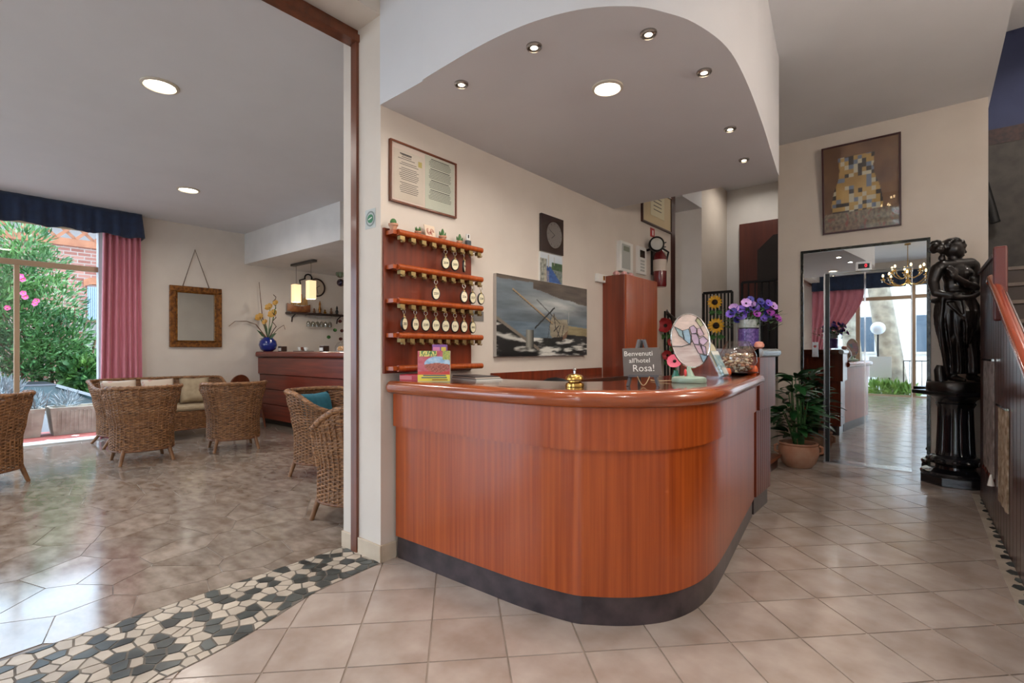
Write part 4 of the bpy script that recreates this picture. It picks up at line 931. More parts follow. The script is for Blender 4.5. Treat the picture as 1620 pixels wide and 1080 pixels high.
# board games and boxes at the left end of the counter
bxx, byy = cpos(677, 604); bxx, byy = -2.19, 1.93
def cover(u, v):
    if v < .24: return C(222, 206, 70) if v > .03 else C(200, 190, 150)
    if v > .82 and .06 < u < .6: return C(228, 214, 120) if fbm(u * 30, v * 10) > .5 else C(70, 120, 70)
    if u > .78 and v > .72: return mixc(C(60, 130, 80), C(214, 200, 90), fbm(u * 20, v * 20))
    d = math.hypot((u - .62) / .42, (v - .56) / .26)
    if d < 1: return mixc(C(92, 150, 200), C(206, 226, 236), fbm(u * 6, v * 6, 3)) if v > .62 - .15 * abs(u - .6) else mixc(C(96, 50, 46), C(206, 120, 100), fbm(u * 22, v * 22))
    if v < .34: return C(196, 66, 60)
    return mixc(C(176, 60, 70), C(196, 110, 120), fbm(u * 5, v * 5))
gz_ = CT
bh = (604 - 557) / 796.6 * 2.86
gw = thing('board_game_box', 'upright colourful board game box with yellow stripe, at the left of the counter', 'game box', (bxx, byy, gz_), A + .03)
Mg = ROOT[gw]; b = MB().box(-.092, 0, 0, .092, .045, .178).xf(Mg); b.build('box', mat('game_box_side', C(190, 178, 150), .5), gw, bevel=.001)
printed('box_cover', .184, .178, 60, 58, cover, Mg @ frameM((0, -.0006, .089), (1, 0, 0), (0, 0, 1)), mat_attr('glossy_print', .25), gw)
for k, (x0, x1, z_, h_) in enumerate(((-.06, .07, .034, .006), (-.07, .075, .022, .006), (-.01, .08, .010, .005))): b = MB().box(x0, -.0014, z_, x1, -.0008, z_ + h_).xf(Mg); b.build('printed_line', mat('caption_blue', C(60, 90, 110), .4) if k < 2 else mat('caption_red', C(130, 50, 46), .4), gw)
pb = thing('card_game_box', 'small pink and purple card box peeking above the board game box', 'game box', (bxx - .03, byy + .06, gz_), A + .03)
b = MB().box(-.035, 0, 0, .05, .05, .215).xf(ROOT[pb]); b.build('box', mat('purple_card', C(130, 84, 150), .45), pb, bevel=.001)
b = MB().box(-.03, -.001, .165, .01, .0, .2).xf(ROOT[pb]); b.build('label_print', mat('pink_card', C(214, 130, 170), .45), pb); b = MB().box(.018, -.001, .165, .046, 0, .2).xf(ROOT[pb]); b.build('label_print', mat('yellow_card', C(214, 190, 80), .45), pb)
rb = thing('red_box', 'flat red box lying at the left end of the counter', 'box', (-2.375, 1.90, CT), A - .45)
b = MB().box(-.07, 0, 0, .07, .10, .038).xf(ROOT[rb]); b.build('box', mat('red_card', C(190, 40, 52), .45), rb, bevel=.002)
b = MB().box(-.07, -.0008, .008, .02, 0, .03).xf(ROOT[rb]); b.build('label_print', mat('pale_pink_print', C(216, 120, 124), .5), rb)
b = MB().box(.0755, .01, .0, .0765, .10, .036).xf(ROOT[rb])
nw = thing('magazine_stack', 'stack of magazines lying behind the board game box', 'magazines', (-2.20, 2.24, CT), A - .95)
for k in range(4): b = MB().box(-.15 + .004 * k, -.05, .006 * k, .15 - .006 * k, .14 - .006 * k, .006 * k + .0055).xf(ROOT[nw]); b.build('magazine', (white, mat('magazine_grey', C(120, 120, 118), .5), paper, mat('magazine_dark', C(60, 56, 58), .4))[k], nw)
# ------------------------------------------------------------------ lift
lf0, lf1 = onY(1271.5, 0, EY)[0], onY(1466, 0, EY)[0]; lz1 = 2.365
el = thing('elevator', 'mirror steel lift entrance with double doors and dark marble surround', 'elevator', ((DX0 + DX1) / 2, EY, 0))
for nm, b in (('marble_jamb', (lf0 - .028, EY - .02, 0, lf0, EY, lz1 + .03)), ('marble_jamb', (lf1, EY - .02, 0, lf1 + .03, EY, lz1 + .03)), ('marble_lintel', (lf0, EY - .02, lz1, lf1, EY, lz1 + .03))):
    MB().box(*b).build(nm, gmarb, el, bevel=.002)
MB().box(lf0, EY - .012, .0, DX0, EY, lz1).build('side_panel', steel, el); MB().box(DX1, EY - .012, .0, lf1, EY, lz1).build('side_panel', steel, el)
MB().box(DX0, EY - .012, DZ, DX1, EY, lz1).build('header_panel', steel, el)
MB().box(DX0 - .004, EY - .02, 0, DX0 + .012, EY + .06, DZ).build('door_jamb', steelb, el); MB().box(DX1 - .006, EY - .004, 0, DX1 + .006, EY + .06, DZ).build('door_jamb', steelb, el)
xm = onY(1368.5, 0, EY + .05)[0]
MB().box(DX0 + .045, EY + .045, .012, xm - .004, EY + .075, DZ).build('door', steel, el); MB().box(xm + .004, EY + .045, .012, DX1, EY + .075, DZ).build('door', steel, el)
MB().box(xm - .008, EY + .04, .012, xm + .008, EY + .078, DZ).build('door_edge', chrome, el)
MB().box(DX0 + .012, EY + .03, .0, DX0 + .045, EY + .1, DZ).build('door_slot', black, el)
MB().box(DX0, EY - .05, .0, DX1, EY + .11, .012).build('threshold', steelb, el)
dx0, dx1 = onY(1354, 0, EY)[0], onY(1379.5, 0, EY)[0]; dz0, dz1 = onY(1367, 428, EY)[1], onY(1367, 413.5, EY)[1]
MB().box(dx0, EY - .02, dz0, dx1, EY - .012, dz1).build('display_plate', steelb, el, bevel=.002); MB().box(dx0 + .022, EY - .023, dz0 + .022, dx1 - .02, EY - .02, dz1 - .025).build('display', black, el)
text('display_digit', '0', .05, frameM(((dx0 + dx1) / 2 + .02, EY - .0235, (dz0 + dz1) / 2), (1, 0, 0), (0, 0, 1)), mat_emit('red_led', (1, .03, .05, 1), 2.5), el)
bxp = onY(1290, 0, EY)[0]; bz = onY(1290, 552, EY)[1]
MB().box(bxp - .03, EY - .02, bz - .09, bxp + .03, EY - .012, bz + .08).build('call_plate', steelb, el, bevel=.002)
b = MB().lathe([(.014, 0), (.014, .006), (0, .007)], 20).xf(frameM((bxp, EY - .02, bz + .03), (1, 0, 0), (0, 0, 1))); b.build('call_button', mat('button_red', C(160, 50, 50), .4), el)
# ------------------------------------------------------------------ golden poster, tilted forward (a plain stand-in)
kx0, kx1 = onY(1301, 0, EY - .06)[0], onY(1425.5, 0, EY - .1)[0]; kz0, kz1 = onY(1426, 356, EY - .03)[1], onY(1425, 208, EY - .12)[1]
ga = thing('gold_poster', 'framed gold and brown patterned poster leaning out above the lift', 'poster', ((kx0 + kx1) / 2, EY, kz0))
th = .10; hgt = (kz1 - kz0) / math.cos(th); wid = kx1 - kx0
MK = frameM(((kx0 + kx1) / 2, EY - .02 - math.sin(th) * hgt / 2, (kz0 + kz1) / 2), (1, 0, 0), (0, -math.sin(th), math.cos(th)))
def goldart(u, v):
    n = fbm(u * 4, v * 4, 1, 5); c = mixc(C(96, 62, 44), C(142, 104, 72), n)
    if v < .26 - .1 * abs(u - .45): 
        f_ = fbm(u * 26, v * 26, 2, 3); c = mixc(C(86, 74, 66), C(168, 150, 126), f_); c = mixc(c, C(146, 96, 84), smooth01(.6, .75, fbm(u * 17, v * 17, 7)))
    w = .28 + .06 * math.sin(v * 7)
    if .22 < v < .86 and abs(u - .45) < w * (1.15 - .6 * abs(v - .5)):
        c = mixc(C(168, 128, 64), C(206, 168, 100), n); i, j = int(u * 17), int(v * 21); h = mnoise.noise(Vector((i * 3.7, j * 5.1, 2)))
        if h > .18: c = C(60, 50, 44)
        elif h < -.3: c = C(206, 196, 170)
        elif -.05 < h < .02: c = C(120, 130, 150)
    return c
b = MB().box(-wid / 2, -hgt / 2, -.012, wid / 2, hgt / 2, 0).xf(MK); b.build('backing', darkw, ga)
printed('poster_print', wid - .03, hgt - .03, 90, 120, goldart, MK, mat_attr('poster_paper', .35), ga, .001)
fm_ = mat('dark_red_frame', C(62, 22, 22), .3)
for bb_ in ((-wid / 2, -hgt / 2, wid / 2, -hgt / 2 + .018), (-wid / 2, hgt / 2 - .018, wid / 2, hgt / 2), (-wid / 2, -hgt / 2, -wid / 2 + .018, hgt / 2), (wid / 2 - .018, -hgt / 2, wid / 2, hgt / 2)):
    b = MB().box(bb_[0], bb_[1], -.012, bb_[2], bb_[3], .014).xf(MK); b.build('frame_bar', fm_, ga, bevel=.002)
b = MB().box(-wid / 2 + .015, -hgt / 2 + .015, .005, wid / 2 - .015, hgt / 2 - .015, .007).xf(MK); b.build('glass', glassc, ga)
MB().tube([((kx0 + kx1) / 2, EY - .002, kz1 + .03), ((kx0 + kx1) / 2, EY - .03, kz1 + .03), ((kx0 + kx1) / 2, EY - .09, kz1 - .005)], .004, 6).build('hook', iron, ga)
# ------------------------------------------------------------------ pedestal + statue
bronze = mat('black_patina_bronze', C(22, 20, 20), .28, .35, var=C(44, 36, 34), scale=9, coat=.3)
blackm = mat('polished_black_marble', C(14, 15, 18), .12, var=C(34, 34, 40), scale=8, coat=.6)
px_, py_ = .175, 6.33
pe = thing('column_pedestal', 'black fluted column pedestal with octagonal foot under the statue', 'pedestal', (px_, py_, 0))
q = lambda b: b.xf(ROOT[pe])
def octo(r, z0, z1, n=8, a0=PI / 8): return MB().prism([(r * math.cos(a0 + 2 * PI * k / n), r * math.sin(a0 + 2 * PI * k / n)) for k in range(n)], z0, z1)
q(octo(.275, 0, .085)).build('foot', blackm, pe, bevel=.006)
q(MB().lathe([(.26, .085), (.262, .10), (.25, .115), (.19, .125), (.15, .14), (.145, .165), (.17, .18)], 40)).build('base_moulding', blackm, pe, smooth=True)
b = MB().lathe([(.17, .18), (.195, .20), (.198, .225), (.18, .25), (.15, .262)], 40)
for k in range(12): a = 2 * PI * k / 12; b.sphere((.188 * math.cos(a), .188 * math.sin(a), .215), (.034, .034, .026), 8, 6)
q(b).build('leaf_torus', blackm, pe, smooth=True)
rings = []; nf_ = 14
for z, r in ((.262, .142), (.275, .148), (.31, .142), (.60, .132), (.71, .130), (.725, .137), (.735, .142)):
    fl_ = .0 if z < .28 or z > .705 else .013
    rings.append([((r - fl_ * (math.cos(nf_ * 2 * PI * k / 112) > .1) * 1.) * math.cos(2 * PI * k / 112), (r - fl_ * (math.cos(nf_ * 2 * PI * k / 112) > .1)) * math.sin(2 * PI * k / 112), z) for k in range(112)])
q(MB().loft(rings)).build('fluted_shaft', blackm, pe, smooth=True)
q(MB().lathe([(.142, .735), (.15, .75), (.14, .765), (.15, .785), (.19, .815), (.225, .83), (.23, .835)], 40)).build('capital', blackm, pe, smooth=True)
q(octo(.325, .835, .872, 4, A * 0 + .0)).build('abacus', blackm, pe, bevel=.008)
PT = .872
stt = thing('bronze_statue', 'black bronze statue of a draped standing woman with arm across her chest', 'statue', (px_, py_, PT), A)
SM = ROOT[stt]
def X(cx_, cy_, d=0.): return Vector(((cx_ - 225) * .00137, d, .085 + (1040 - cy_) * .00137))
def cap(bm_, a, b_, ra, rb, n=14, squash=1.):
    bm_.tube([a + (a - b_).normalized() * ra * .0, a, a.lerp(b_, .25), a.lerp(b_, .5), a.lerp(b_, .75), b_][1:], [ra, ra * .78 + rb * .22 + 0, ra * .5 + rb * .5, ra * .22 + rb * .78, rb], n); bm_.sphere(a, ra, 12, 8); bm_.sphere(b_, rb, 12, 8)
def fused(parts, name, m_, parent, vox=.008, it=4):
    b = MB()
    for f_ in parts: f_(b)
    me = bpy.data.meshes.new(name); me.from_pydata([tuple(v) for v in b.v], [], b.f); bm = bmesh.new(); bm.from_mesh(me); bmesh.ops.recalc_face_normals(bm, faces=bm.faces); bm.to_mesh(me); bm.free()
    o = bpy.data.objects.new(name, me); COL.objects.link(o)
    r = o.modifiers.new('r', 'REMESH'); r.mode = 'VOXEL'; r.voxel_size = vox; s_ = o.modifiers.new('s', 'SMOOTH'); s_.factor = .5; s_.iterations = it
    m2 = bpy.data.meshes.new_from_object(o.evaluated_get(bpy.context.evaluated_depsgraph_get())); bpy.data.objects.remove(o); m2.name = name
    m2.materials.clear(); m2.materials.append(m_)
    for p in m2.polygons: p.use_smooth = True
    o = bpy.data.objects.new(name, m2); COL.objects.link(o); o.parent = parent; return o
def body(b):
    S_ = b.sphere
    # torso
    S_(X(228, 300, .0), (.118, .085, .13), 16, 12); S_(X(232, 380), (.105, .08, .11), 16, 12); S_(X(232, 470), (.128, .10, .11), 16, 12); S_(X(225, 545, .01), (.145, .115, .12), 16, 12)
    S_(X(265, 295, -.055), (.052, .05, .05), 12, 8); S_(X(175, 300, -.05), (.05, .045, .048), 12, 8)
    cap(b, X(220, 235), X(208, 195), .046, .042); cap(b, X(130, 250), X(320, 235), .062, .066)
    # head: skull, face, nose, chin, brow
    S_(X(212, 128), (.072, .078, .082), 16, 12); S_(X(226, 150, -.015), (.056, .058, .066), 14, 10); S_(X(245, 172, -.02), (.03, .032, .026), 10, 8)
    cap(b, X(262, 128, -.03), X(272, 152, -.034), .009, .014, 8); S_(X(258, 174, -.03), (.016, .02, .008), 8, 6); S_(X(252, 118, -.03), (.026, .03, .012), 8, 6)
    # hair: waves and chignon
    for k in range(16):
        a = k / 15 * PI * 1.15 - .25; S_(X(205 - 62 * math.cos(a) * .9, 110 - 58 * math.sin(a) * .75, .01 * math.sin(k * 2.1)), (.03, .06, .026), 8, 6)
    for k in range(9):
        a = k * 2.4; S_(X(95 + 22 * math.cos(a), 110 + 26 * math.sin(a), .02 * math.cos(k)), (.032, .034, .03), 8, 6)
    cap(b, X(105, 112, .01), X(170, 120, .02), .045, .06); S_(X(150, 185, .03), (.03, .03, .035), 8, 6)
    # viewer's right arm crosses the chest
    cap(b, X(338, 245, .0), X(352, 330, .01), .062, .052); cap(b, X(352, 330, .01), X(335, 398, -.02), .052, .044); cap(b, X(335, 398, -.03), X(240, 382, -.10), .044, .036); cap(b, X(240, 382, -.10), X(160, 335, -.115), .036, .025)
    S_(X(143, 318, -.115), (.034, .02, .038), 10, 8)
    for k, (dx, dy) in enumerate(((-38, -38), (-30, -48), (-20, -54), (-8, -56))): cap(b, X(140 + k * 7, 312 - k * 3, -.118), X(140 + dx, 312 + dy, -.10), .0125, .009, 8)
    cap(b, X(158, 312, -.12), X(172, 280, -.105), .012, .009, 8)
    # viewer's left arm hangs and holds the cloth
    cap(b, X(108, 265, .01), X(84, 350, .02), .058, .046); cap(b, X(84, 350, .02), X(78, 430, -.02), .046, .038); cap(b, X(80, 430, -.02), X(140, 455, -.10), .038, .026); S_(X(158, 452, -.105), (.036, .024, .03), 10, 8)
    for k in range(4): cap(b, X(166, 440 + k * 9, -.11), X(192, 446 + k * 9, -.118), .0115, .009, 8)
    # legs
    cap(b, X(175, 560), X(185, 740, -.03), .098, .066); cap(b, X(185, 745, -.03), X(205, 850, .0), .066, .05); cap(b, X(203, 830, .01), X(210, 985, .01), .055, .034)
    cap(b, X(285, 560), X(305, 715, -.05), .10, .068); cap(b, X(305, 715, -.055), X(340, 830, .0), .066, .052); cap(b, X(338, 820, .02), X(348, 985, .02), .056, .036)
    for fx in (212, 350): cap(b, X(fx, 1008, .03), X(fx + 6, 1022, -.07), .036, .024); cap(b, X(fx + 6, 1018, -.03), X(fx + 8, 1026, -.10), .03, .018)
def drape(b):
    # cloth rolled round the hips, a clinging skirt with folds, and a fall of cloth at her side
    b.tube(catmull([X(108, 480, .03), X(120, 462, -.07), X(180, 470, -.125), X(240, 468, -.135), X(310, 445, -.10), X(352, 430, -.02), X(345, 440, .07), X(230, 460, .11), X(130, 475, .09)], 4, True), .024, 8, closed=True)
    rings = []; n = 120
    for cy, xl, xr, dp in ((462, 116, 340, .105), (520, 100, 366, .125), (580, 98, 366, .13), (640, 106, 352, .125), (700, 120, 342, .12), (760, 138, 346, .11), (820, 150, 358, .10), (880, 160, 366, .095), (940, 166, 370, .09), (985, 168, 372, .085)):
        am = .004 + .012 * smooth01(470, 900, cy); r_ = []
        for k in range(n):
            a = 2 * PI * k / n; f_ = 1 + am / .12 * (math.sin(13 * a + .004 * cy) + .5 * math.sin(29 * a + 1)); xc = (xl + xr) / 2 + (xr - xl) / 2 * math.cos(a) * f_
            front = max(0, -math.sin(a)); gap_ = .05 * front * math.exp(-((math.cos(a) - .05) / .2) ** 2) * smooth01(640, 860, cy)
            r_.append(X(xc, cy, math.sin(a) * dp * f_ + gap_))
        rings.append(r_)
    b.loft(rings)
    for k in range(9):
        t = k / 8; x0 = 195 + 70 * t; b.tube([X(x0, 460, -.125), X(x0 + 8 * math.sin(k), 560, -.15 - .012 * (k % 2)), X(210 + 55 * t, 680, -.145 + .01 * (k % 2)), X(222 + 34 * t, 760 + 26 * math.sin(k * 1.3), -.115)], [.014, .014, .012, .007], 8)
    for k in range(6):
        t = k / 5; b.tube(catmull([X(120 + 30 * t, 500, -.08 - .02 * t), X(180 + 20 * t, 590 + 30 * t, -.135), X(255, 640 + 50 * t, -.14), X(325, 610 + 60 * t, -.09)], 4), .008, 6)
    for k in range(6):
        t = k / 5; b.tube([X(104 + 5 * k, 450, -.06 + .03 * t), X(92 + 6 * k, 640, -.05 + .04 * t), X(122 + 8 * k, 850, -.04 + .04 * t), X(160 + 6 * k, 1000 + 10 * math.sin(k * 2), -.02 + .03 * t)], [.014, .018, .02, .013], 8)
fused([body, drape], 'figure', bronze, stt, .0075, 3)
MB().lathe([(.215, 0), (.218, .01), (.215, .07), (.205, .085), (0, .085)], 36).build('plinth', bronze, stt, smooth=True, world=False)
b = MB(); b.tube([X(165, 1040, .06), X(160, 960, .07), X(165, 930, .07)], [.05, .045, .03], 10); b.build('tree_stump', bronze, stt, world=False, smooth=True)
# ------------------------------------------------------------------ potted plant by the lift
pp = (-1.105, 6.17); pt = thing('potted_plant', 'leafy green plant in a round terracotta pot beside the lift', 'potted plant', (pp[0], pp[1], 0))
MB().lathe([(.12, 0), (.165, .05), (.195, .14), (.195, .2), (.18, .235), (.19, .25), (.185, .262), (.165, .262), (.16, .24), (0, .235)], 36, (pp[0], pp[1], 0)).build('pot', terra, pt, smooth=True)
for a in (.3, .3 + PI): 
    c = (pp[0] + .195 * math.cos(a), pp[1] + .195 * math.sin(a)); MB().tube([(c[0], c[1], .23), (c[0] + .03 * math.cos(a), c[1] + .03 * math.sin(a), .215), (c[0] + .03 * math.cos(a), c[1] + .03 * math.sin(a), .16), (c[0] - .005 * math.cos(a), c[1], .145)], .014, 8).build('handle', terra, pt, smooth=True)
LEAF = None
def leafmesh(parent, mm):
    b = MB(); n = 6
    for i in range(n + 1):
        t = i / n; w = .5 * math.sin(PI * min(1, t * .92 + .08)) ** .8 * (.46 if t < 1 else 0); z = -.35 * t * t
        b.v += [(-w, t, z + .12 * w), (0, t, z - .02), (w, t, z + .12 * w)]
    for i in range(n): b.f += [(i * 3, i * 3 + 1, i * 3 + 4, i * 3 + 3), (i * 3 + 1, i * 3 + 2, i * 3 + 5, i * 3 + 4)]
    return b.build('leaf', mm, parent, smooth='all', world=False)
st_ = MB()
for k in range(120):
    hgt_ = R.random() ** .8; a = R.random() * 6.283; spread = .05 + .15 * math.sin(PI * min(1, hgt_ * .95 + .15))
    base_ = Vector((pp[0] + .05 * math.cos(a), pp[1] + .05 * math.sin(a), .24)); p_ = Vector((pp[0] - .03 + spread * .7 * math.cos(a), pp[1] + spread * .7 * math.sin(a), .30 + hgt_ * .68))
    if k < 30: st_.tube([base_, base_.lerp(p_, .5) + Vector((0, 0, .04)), p_], .005, 5)
    o = leafmesh(pt, lfd) if LEAF is None else bpy.data.objects.new('leaf', LEAF.data)
    if LEAF is None: LEAF = o
    else: COL.objects.link(o); o.parent = pt
    L_ = R.uniform(.14, .22); o.location = p_ - Vector((pp[0], pp[1], 0)); o.scale = (L_ * .95, L_, L_); o.rotation_euler = (R.uniform(-.2, .7), R.uniform(-.4, .4), a - PI / 2)
st_.build('stems', lf, pt)
# low dark step with brass edge
sx0, sy0 = gp(1232, 738); sp_ = thing('step_stool', 'low dark step with light wooden edge behind the counter end', 'step', (-1.38, 5.75, 0))
MB().box(-1.85, 5.4, 0, -1.27, 6.0, .10).build('body', darkw, sp_); MB().box(-1.85, 5.38, .10, -1.25, 6.02, .135).tube([(-1.25, 5.38, .118), (-1.25, 6.02, .118)], .018, 10).build('tread', brownw, sp_, bevel=.002)
# ------------------------------------------------------------------ stair with wooden side on the right
def sideY(px, py):
    r = ray(px); # point on the side line x = stairx(y)
    Z = (.325 + 5.85 * .0255) / (r[0] + .0255 * r[1]); return r[1] * Z, H - (py - CY) / F * Z
ss = thing('stair_balustrade', 'dark panelled wooden stair side with newel post and polished handrail', 'staircase side', (.33, 5.0, 0))
yN0, zN = sideY(1574, 395); yN1, _ = sideY(1592, 395); y15, z15 = sideY(1552, 432)
ya, za = sideY(1577, 440); yb_, zb_ = sideY(1620, 540); slope = (za - zb_) / (ya - yb_)
redw = mat('red_edge_wood', C(84, 28, 22), .4)
y = 5.9; W_ = .125; ytop = y
while y > 2.5:
    y0 = y - W_
    def tz_(yy): return z15 + (zN - .05 - z15) * (5.9 - yy) / (5.9 - yN0) if yy > yN0 else zb_ + slope * (yy - yb_) - .03
    x0, x1 = stairx(y), stairx(y0); zt0, zt1 = tz_(y - .001), tz_(y0 + .001)
    if y > yN0 > y0: zt1 = zt0
    b = MB(); b.add([(x0, y - .012, .0), (x1, y0, .0), (x1 + .03, y0, .0), (x0 + .03, y - .012, .0), (x0, y - .012, zt0), (x1, y0, zt1), (x1 + .03, y0, zt1), (x0 + .03, y - .012, zt0)], [(0, 1, 2, 3), (7, 6, 5, 4), (0, 4, 5, 1), (1, 5, 6, 2), (2, 6, 7, 3), (3, 7, 4, 0)]); b.build('panel_board', darkw, ss)
    MB().box(x0 + .012, y - .013, .5, x0 + .03, y + .001, min(zt0, tz_(y + .0)) - .08).build('groove_strip', redw, ss)
    y = y0
MB().bar((stairx(5.9) + .01, 5.92, z15 + .01), (stairx(yN0) + .01, yN0 + .02, zN - .04), .05, .03).build('cap_rail', darkw, ss, bevel=.004)
xn = stairx((yN0 + yN1) / 2); MB().box(xn - .035, (yN0 + yN1) / 2 - .03, 1.45, xn + .035, (yN0 + yN1) / 2 + .04, zN - .02).build('newel_post', redw, ss, bevel=.012)
P0 = Vector((stairx(ya) - .02, ya, za)); P1 = Vector((stairx(2.0) - .02, 2.0, zb_ + slope * (2.0 - yb_)))
hp = [P0 + Vector((0, .03, -.05)), P0, P0.lerp(P1, .3), P0.lerp(P1, .6), P1]
rings = []
for p_ in [P0 + Vector((0, .02, -.02)), P0, P1]: rings.append([(p_.x + .034 * math.cos(2 * PI * k / 16), p_.y, p_.z + .028 * math.sin(2 * PI * k / 16)) for k in range(16)])
MB().loft(rings).build('handrail', mat('varnished_rail', C(150, 62, 34), .15, coat=1.0), ss, smooth=True)
# hangings on the stair side
pat = mat('marbled_cloth', C(96, 84, 84), .7, var=C(150, 140, 136), scale=14, detail=7); pat2 = mat('patchwork_cloth', C(120, 96, 70), .7, var=C(176, 160, 140), scale=22)
def hanging(px0, px1, pyt, pyb, m_, name, label, tass):
    Y0, zt_ = sideY(px0, pyt); Y1, _ = sideY(px1, pyt); zb2 = sideY(px0, pyb)[1]
    t = thing(name, label, 'wall hanging', (stairx(Y0) - .01, (Y0 + Y1) / 2, zb2))
    b = MB(); n = 10; fr = [(stairx(Y0 + (Y1 - Y0) * k / n) - .012 - .004 * math.sin(k * 1.7), Y0 + (Y1 - Y0) * k / n) for k in range(n + 1)]
    b.v = [(x, y, zb2 + (.02 * (k % 2) if tass else 0)) for k, (x, y) in enumerate(fr)] + [(x, y, zt_) for x, y in fr] + [(x + .006, y, zb2 + (.02 * (k % 2) if tass else 0)) for k, (x, y) in enumerate(fr)] + [(x + .006, y, zt_) for x, y in fr]
    m1 = n + 1; b.f = [(k, k + 1, m1 + k + 1, m1 + k) for k in range(n)] + [(2 * m1 + k + 1, 2 * m1 + k, 3 * m1 + k, 3 * m1 + k + 1) for k in range(n)] + [(k + 1, k, 2 * m1 + k, 2 * m1 + k + 1) for k in range(n)] + [(m1 + k, m1 + k + 1, 3 * m1 + k + 1, 3 * m1 + k) for k in range(n)] + [(0, m1, 3 * m1, 2 * m1), (n, 2 * m1 + n, 3 * m1 + n, m1 + n)]
    b.build('cloth', m_, t); MB().bar((fr[0][0] - .004, fr[0][1] + .02, zt_ + .01), (fr[-1][0] - .004, fr[-1][1] - .02, zt_ + .01), .014, .014).build('rod', chrome, t)
    if tass:
        for k in range(0, n + 1, 2): MB().sphere((fr[k][0], fr[k][1], zb2 - .015), (.007, .009, .018), 8, 6).build('tassel', redw, t)
        MB().lathe([(.022, -.03), (.012, .02), (.006, .05)], 12, (fr[-1][0] - .012, fr[-1][1], zb2 - .02)).build('tassel', white, t, smooth=True)
hanging(1559, 1574, 570, 735, pat, 'hanging_cloth', 'grey marbled cloth hanging with red tassels on the stair side', True)
hanging(1583, 1597, 642, 790, pat2, 'hanging_patchwork', 'patchwork cloth panel hanging nearest on the stair side', False)
# steps
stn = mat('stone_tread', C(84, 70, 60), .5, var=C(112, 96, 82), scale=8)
sc = thing('staircase', 'stone staircase climbing behind the wooden stair side', 'staircase', (1.05, 3.5, 0))
for k in range(12):
    y0 = 3.2 + .27 * k; 
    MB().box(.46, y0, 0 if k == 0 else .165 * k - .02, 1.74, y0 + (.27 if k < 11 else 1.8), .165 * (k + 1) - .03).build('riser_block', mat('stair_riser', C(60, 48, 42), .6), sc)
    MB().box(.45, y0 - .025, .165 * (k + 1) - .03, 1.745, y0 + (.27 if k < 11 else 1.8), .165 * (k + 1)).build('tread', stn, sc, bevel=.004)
# wall handrail
hx0_, hz0_ = onY(1566, 305, SBY - .1); hx1_, hz1_ = onY(1575, 352, SBY - .1)
hr = thing('wall_handrail', 'short black handrail on the dark stairwell wall', 'handrail', (hx1_, SBY - .08, hz1_)); MB().tube([(hx0_ - .05, SBY - .1, hz0_ + .12), (hx1_, SBY - .1, hz1_)], .045, 12).build('rail', black, hr, smooth=True); MB().tube([(hx1_ - .03, SBY - .1, hz1_ + .05), (hx1_ - .03, SBY, hz1_ + .05)], .012, 8).build('bracket', black, hr)
# ------------------------------------------------------------------ corridor: railings, door, sunflowers
dr = struct(MB().box(onY(1171, 0, BY)[0], BY - .05, .9, .0, BY, onY(1171, 356, BY)[1]).build('door_1', mat('dark_red_door', C(74, 34, 28), .4, var=C(92, 44, 34), scale=2, stretch=(8, 8, .5)), bevel=.004))
ax = onY(1198, 0, BY - .06)[0]
b = MB(); b.v = [(x, y_, z) for y_ in (BY - .056, BY - .046) for x, z in ((ax, .95), (ax + .6, .95), (ax + .6, onY(1225, 372, BY)[1]), (onY(1225, 0, BY)[0], onY(1225, 372, BY)[1]), (ax, onY(1198, 397, BY)[1]))]
b.f = [(0, 1, 2, 3, 4), (9, 8, 7, 6, 5)] + [(k, 5 + k, 5 + (k + 1) % 5, (k + 1) % 5) for k in range(5)]; b.build('door_pane', mat('dark_door_glass', C(46, 42, 42), .25), dr)
sbox('floor_landing', stone_l, AX, 7.3, 0, LX, BY - .06, .88)
def railing(name, label, p0, p1, z0, z1, n, post=True):
    t = thing(name, label, 'railing', ((p0[0] + p1[0]) / 2, (p0[1] + p1[1]) / 2, z0))
    MB().bar((*p0, z1), (*p1, z1), .035, .03).build('top_rail', iron, t); MB().bar((*p0, z0 + .06), (*p1, z0 + .06), .025, .025).build('bottom_rail', iron, t)
    for k in range(n):
        u = k / (n - 1); x = p0[0] + (p1[0] - p0[0]) * u; y = p0[1] + (p1[1] - p0[1]) * u; MB().bar((x, y, z0 if k in (0, n - 1) else z0 + .06), (x, y, z1), .016 if k not in (0, n - 1) else .026).build('baluster', iron, t)
    return t
r1y = 6.3
railing('stair_railing', 'black iron railing with sunflowers behind the desk', (onY(1113, 0, r1y)[0], r1y), (onY(1158, 0, r1y)[0], r1y), .0, onY(1113, 464, r1y)[1], 9)
r2y = 7.35
railing('landing_railing', 'black iron landing railing in front of the dark red door', (onY(1174, 0, r2y)[0], r2y), (LX - .02, r2y), .88, onY(1174, 447, r2y)[1], 8)
r3y = 5.9
cr_ = thing('curved_stair_railing', 'curved dark stair rail with balusters beside the tall cabinet', 'railing', (onY(1055, 0, r3y)[0], r3y, 0))
pth = [Vector((onY(px, 0, r3y + .25 - i * .06)[0], r3y + .25 - i * .06, onY(px, py, r3y + .25 - i * .06)[1])) for i, (px, py) in enumerate(((1062, 454), (1052, 466), (1050, 481), (1056, 495), (1066, 504), (1076, 511)))]
MB().tube(catmull(pth, 5), .022, 10).build('handrail', mat('dark_rail', C(44, 32, 28), .3), cr_, smooth=True)
for px in (1052, 1057, 1062, 1069, 1076):
    x = onY(px, 0, r3y)[0]; MB().bar((x, r3y, 0), (x, r3y, onY(px, 490 + (px - 1050) * .9, r3y)[1]), .016).build('baluster', iron, cr_)
sunm = mat('sunflower_yellow', C(226, 166, 30), .5, var=C(240, 190, 50), scale=20); redp = mat('poppy_red', C(156, 30, 34), .5, var=C(180, 46, 50), scale=20)
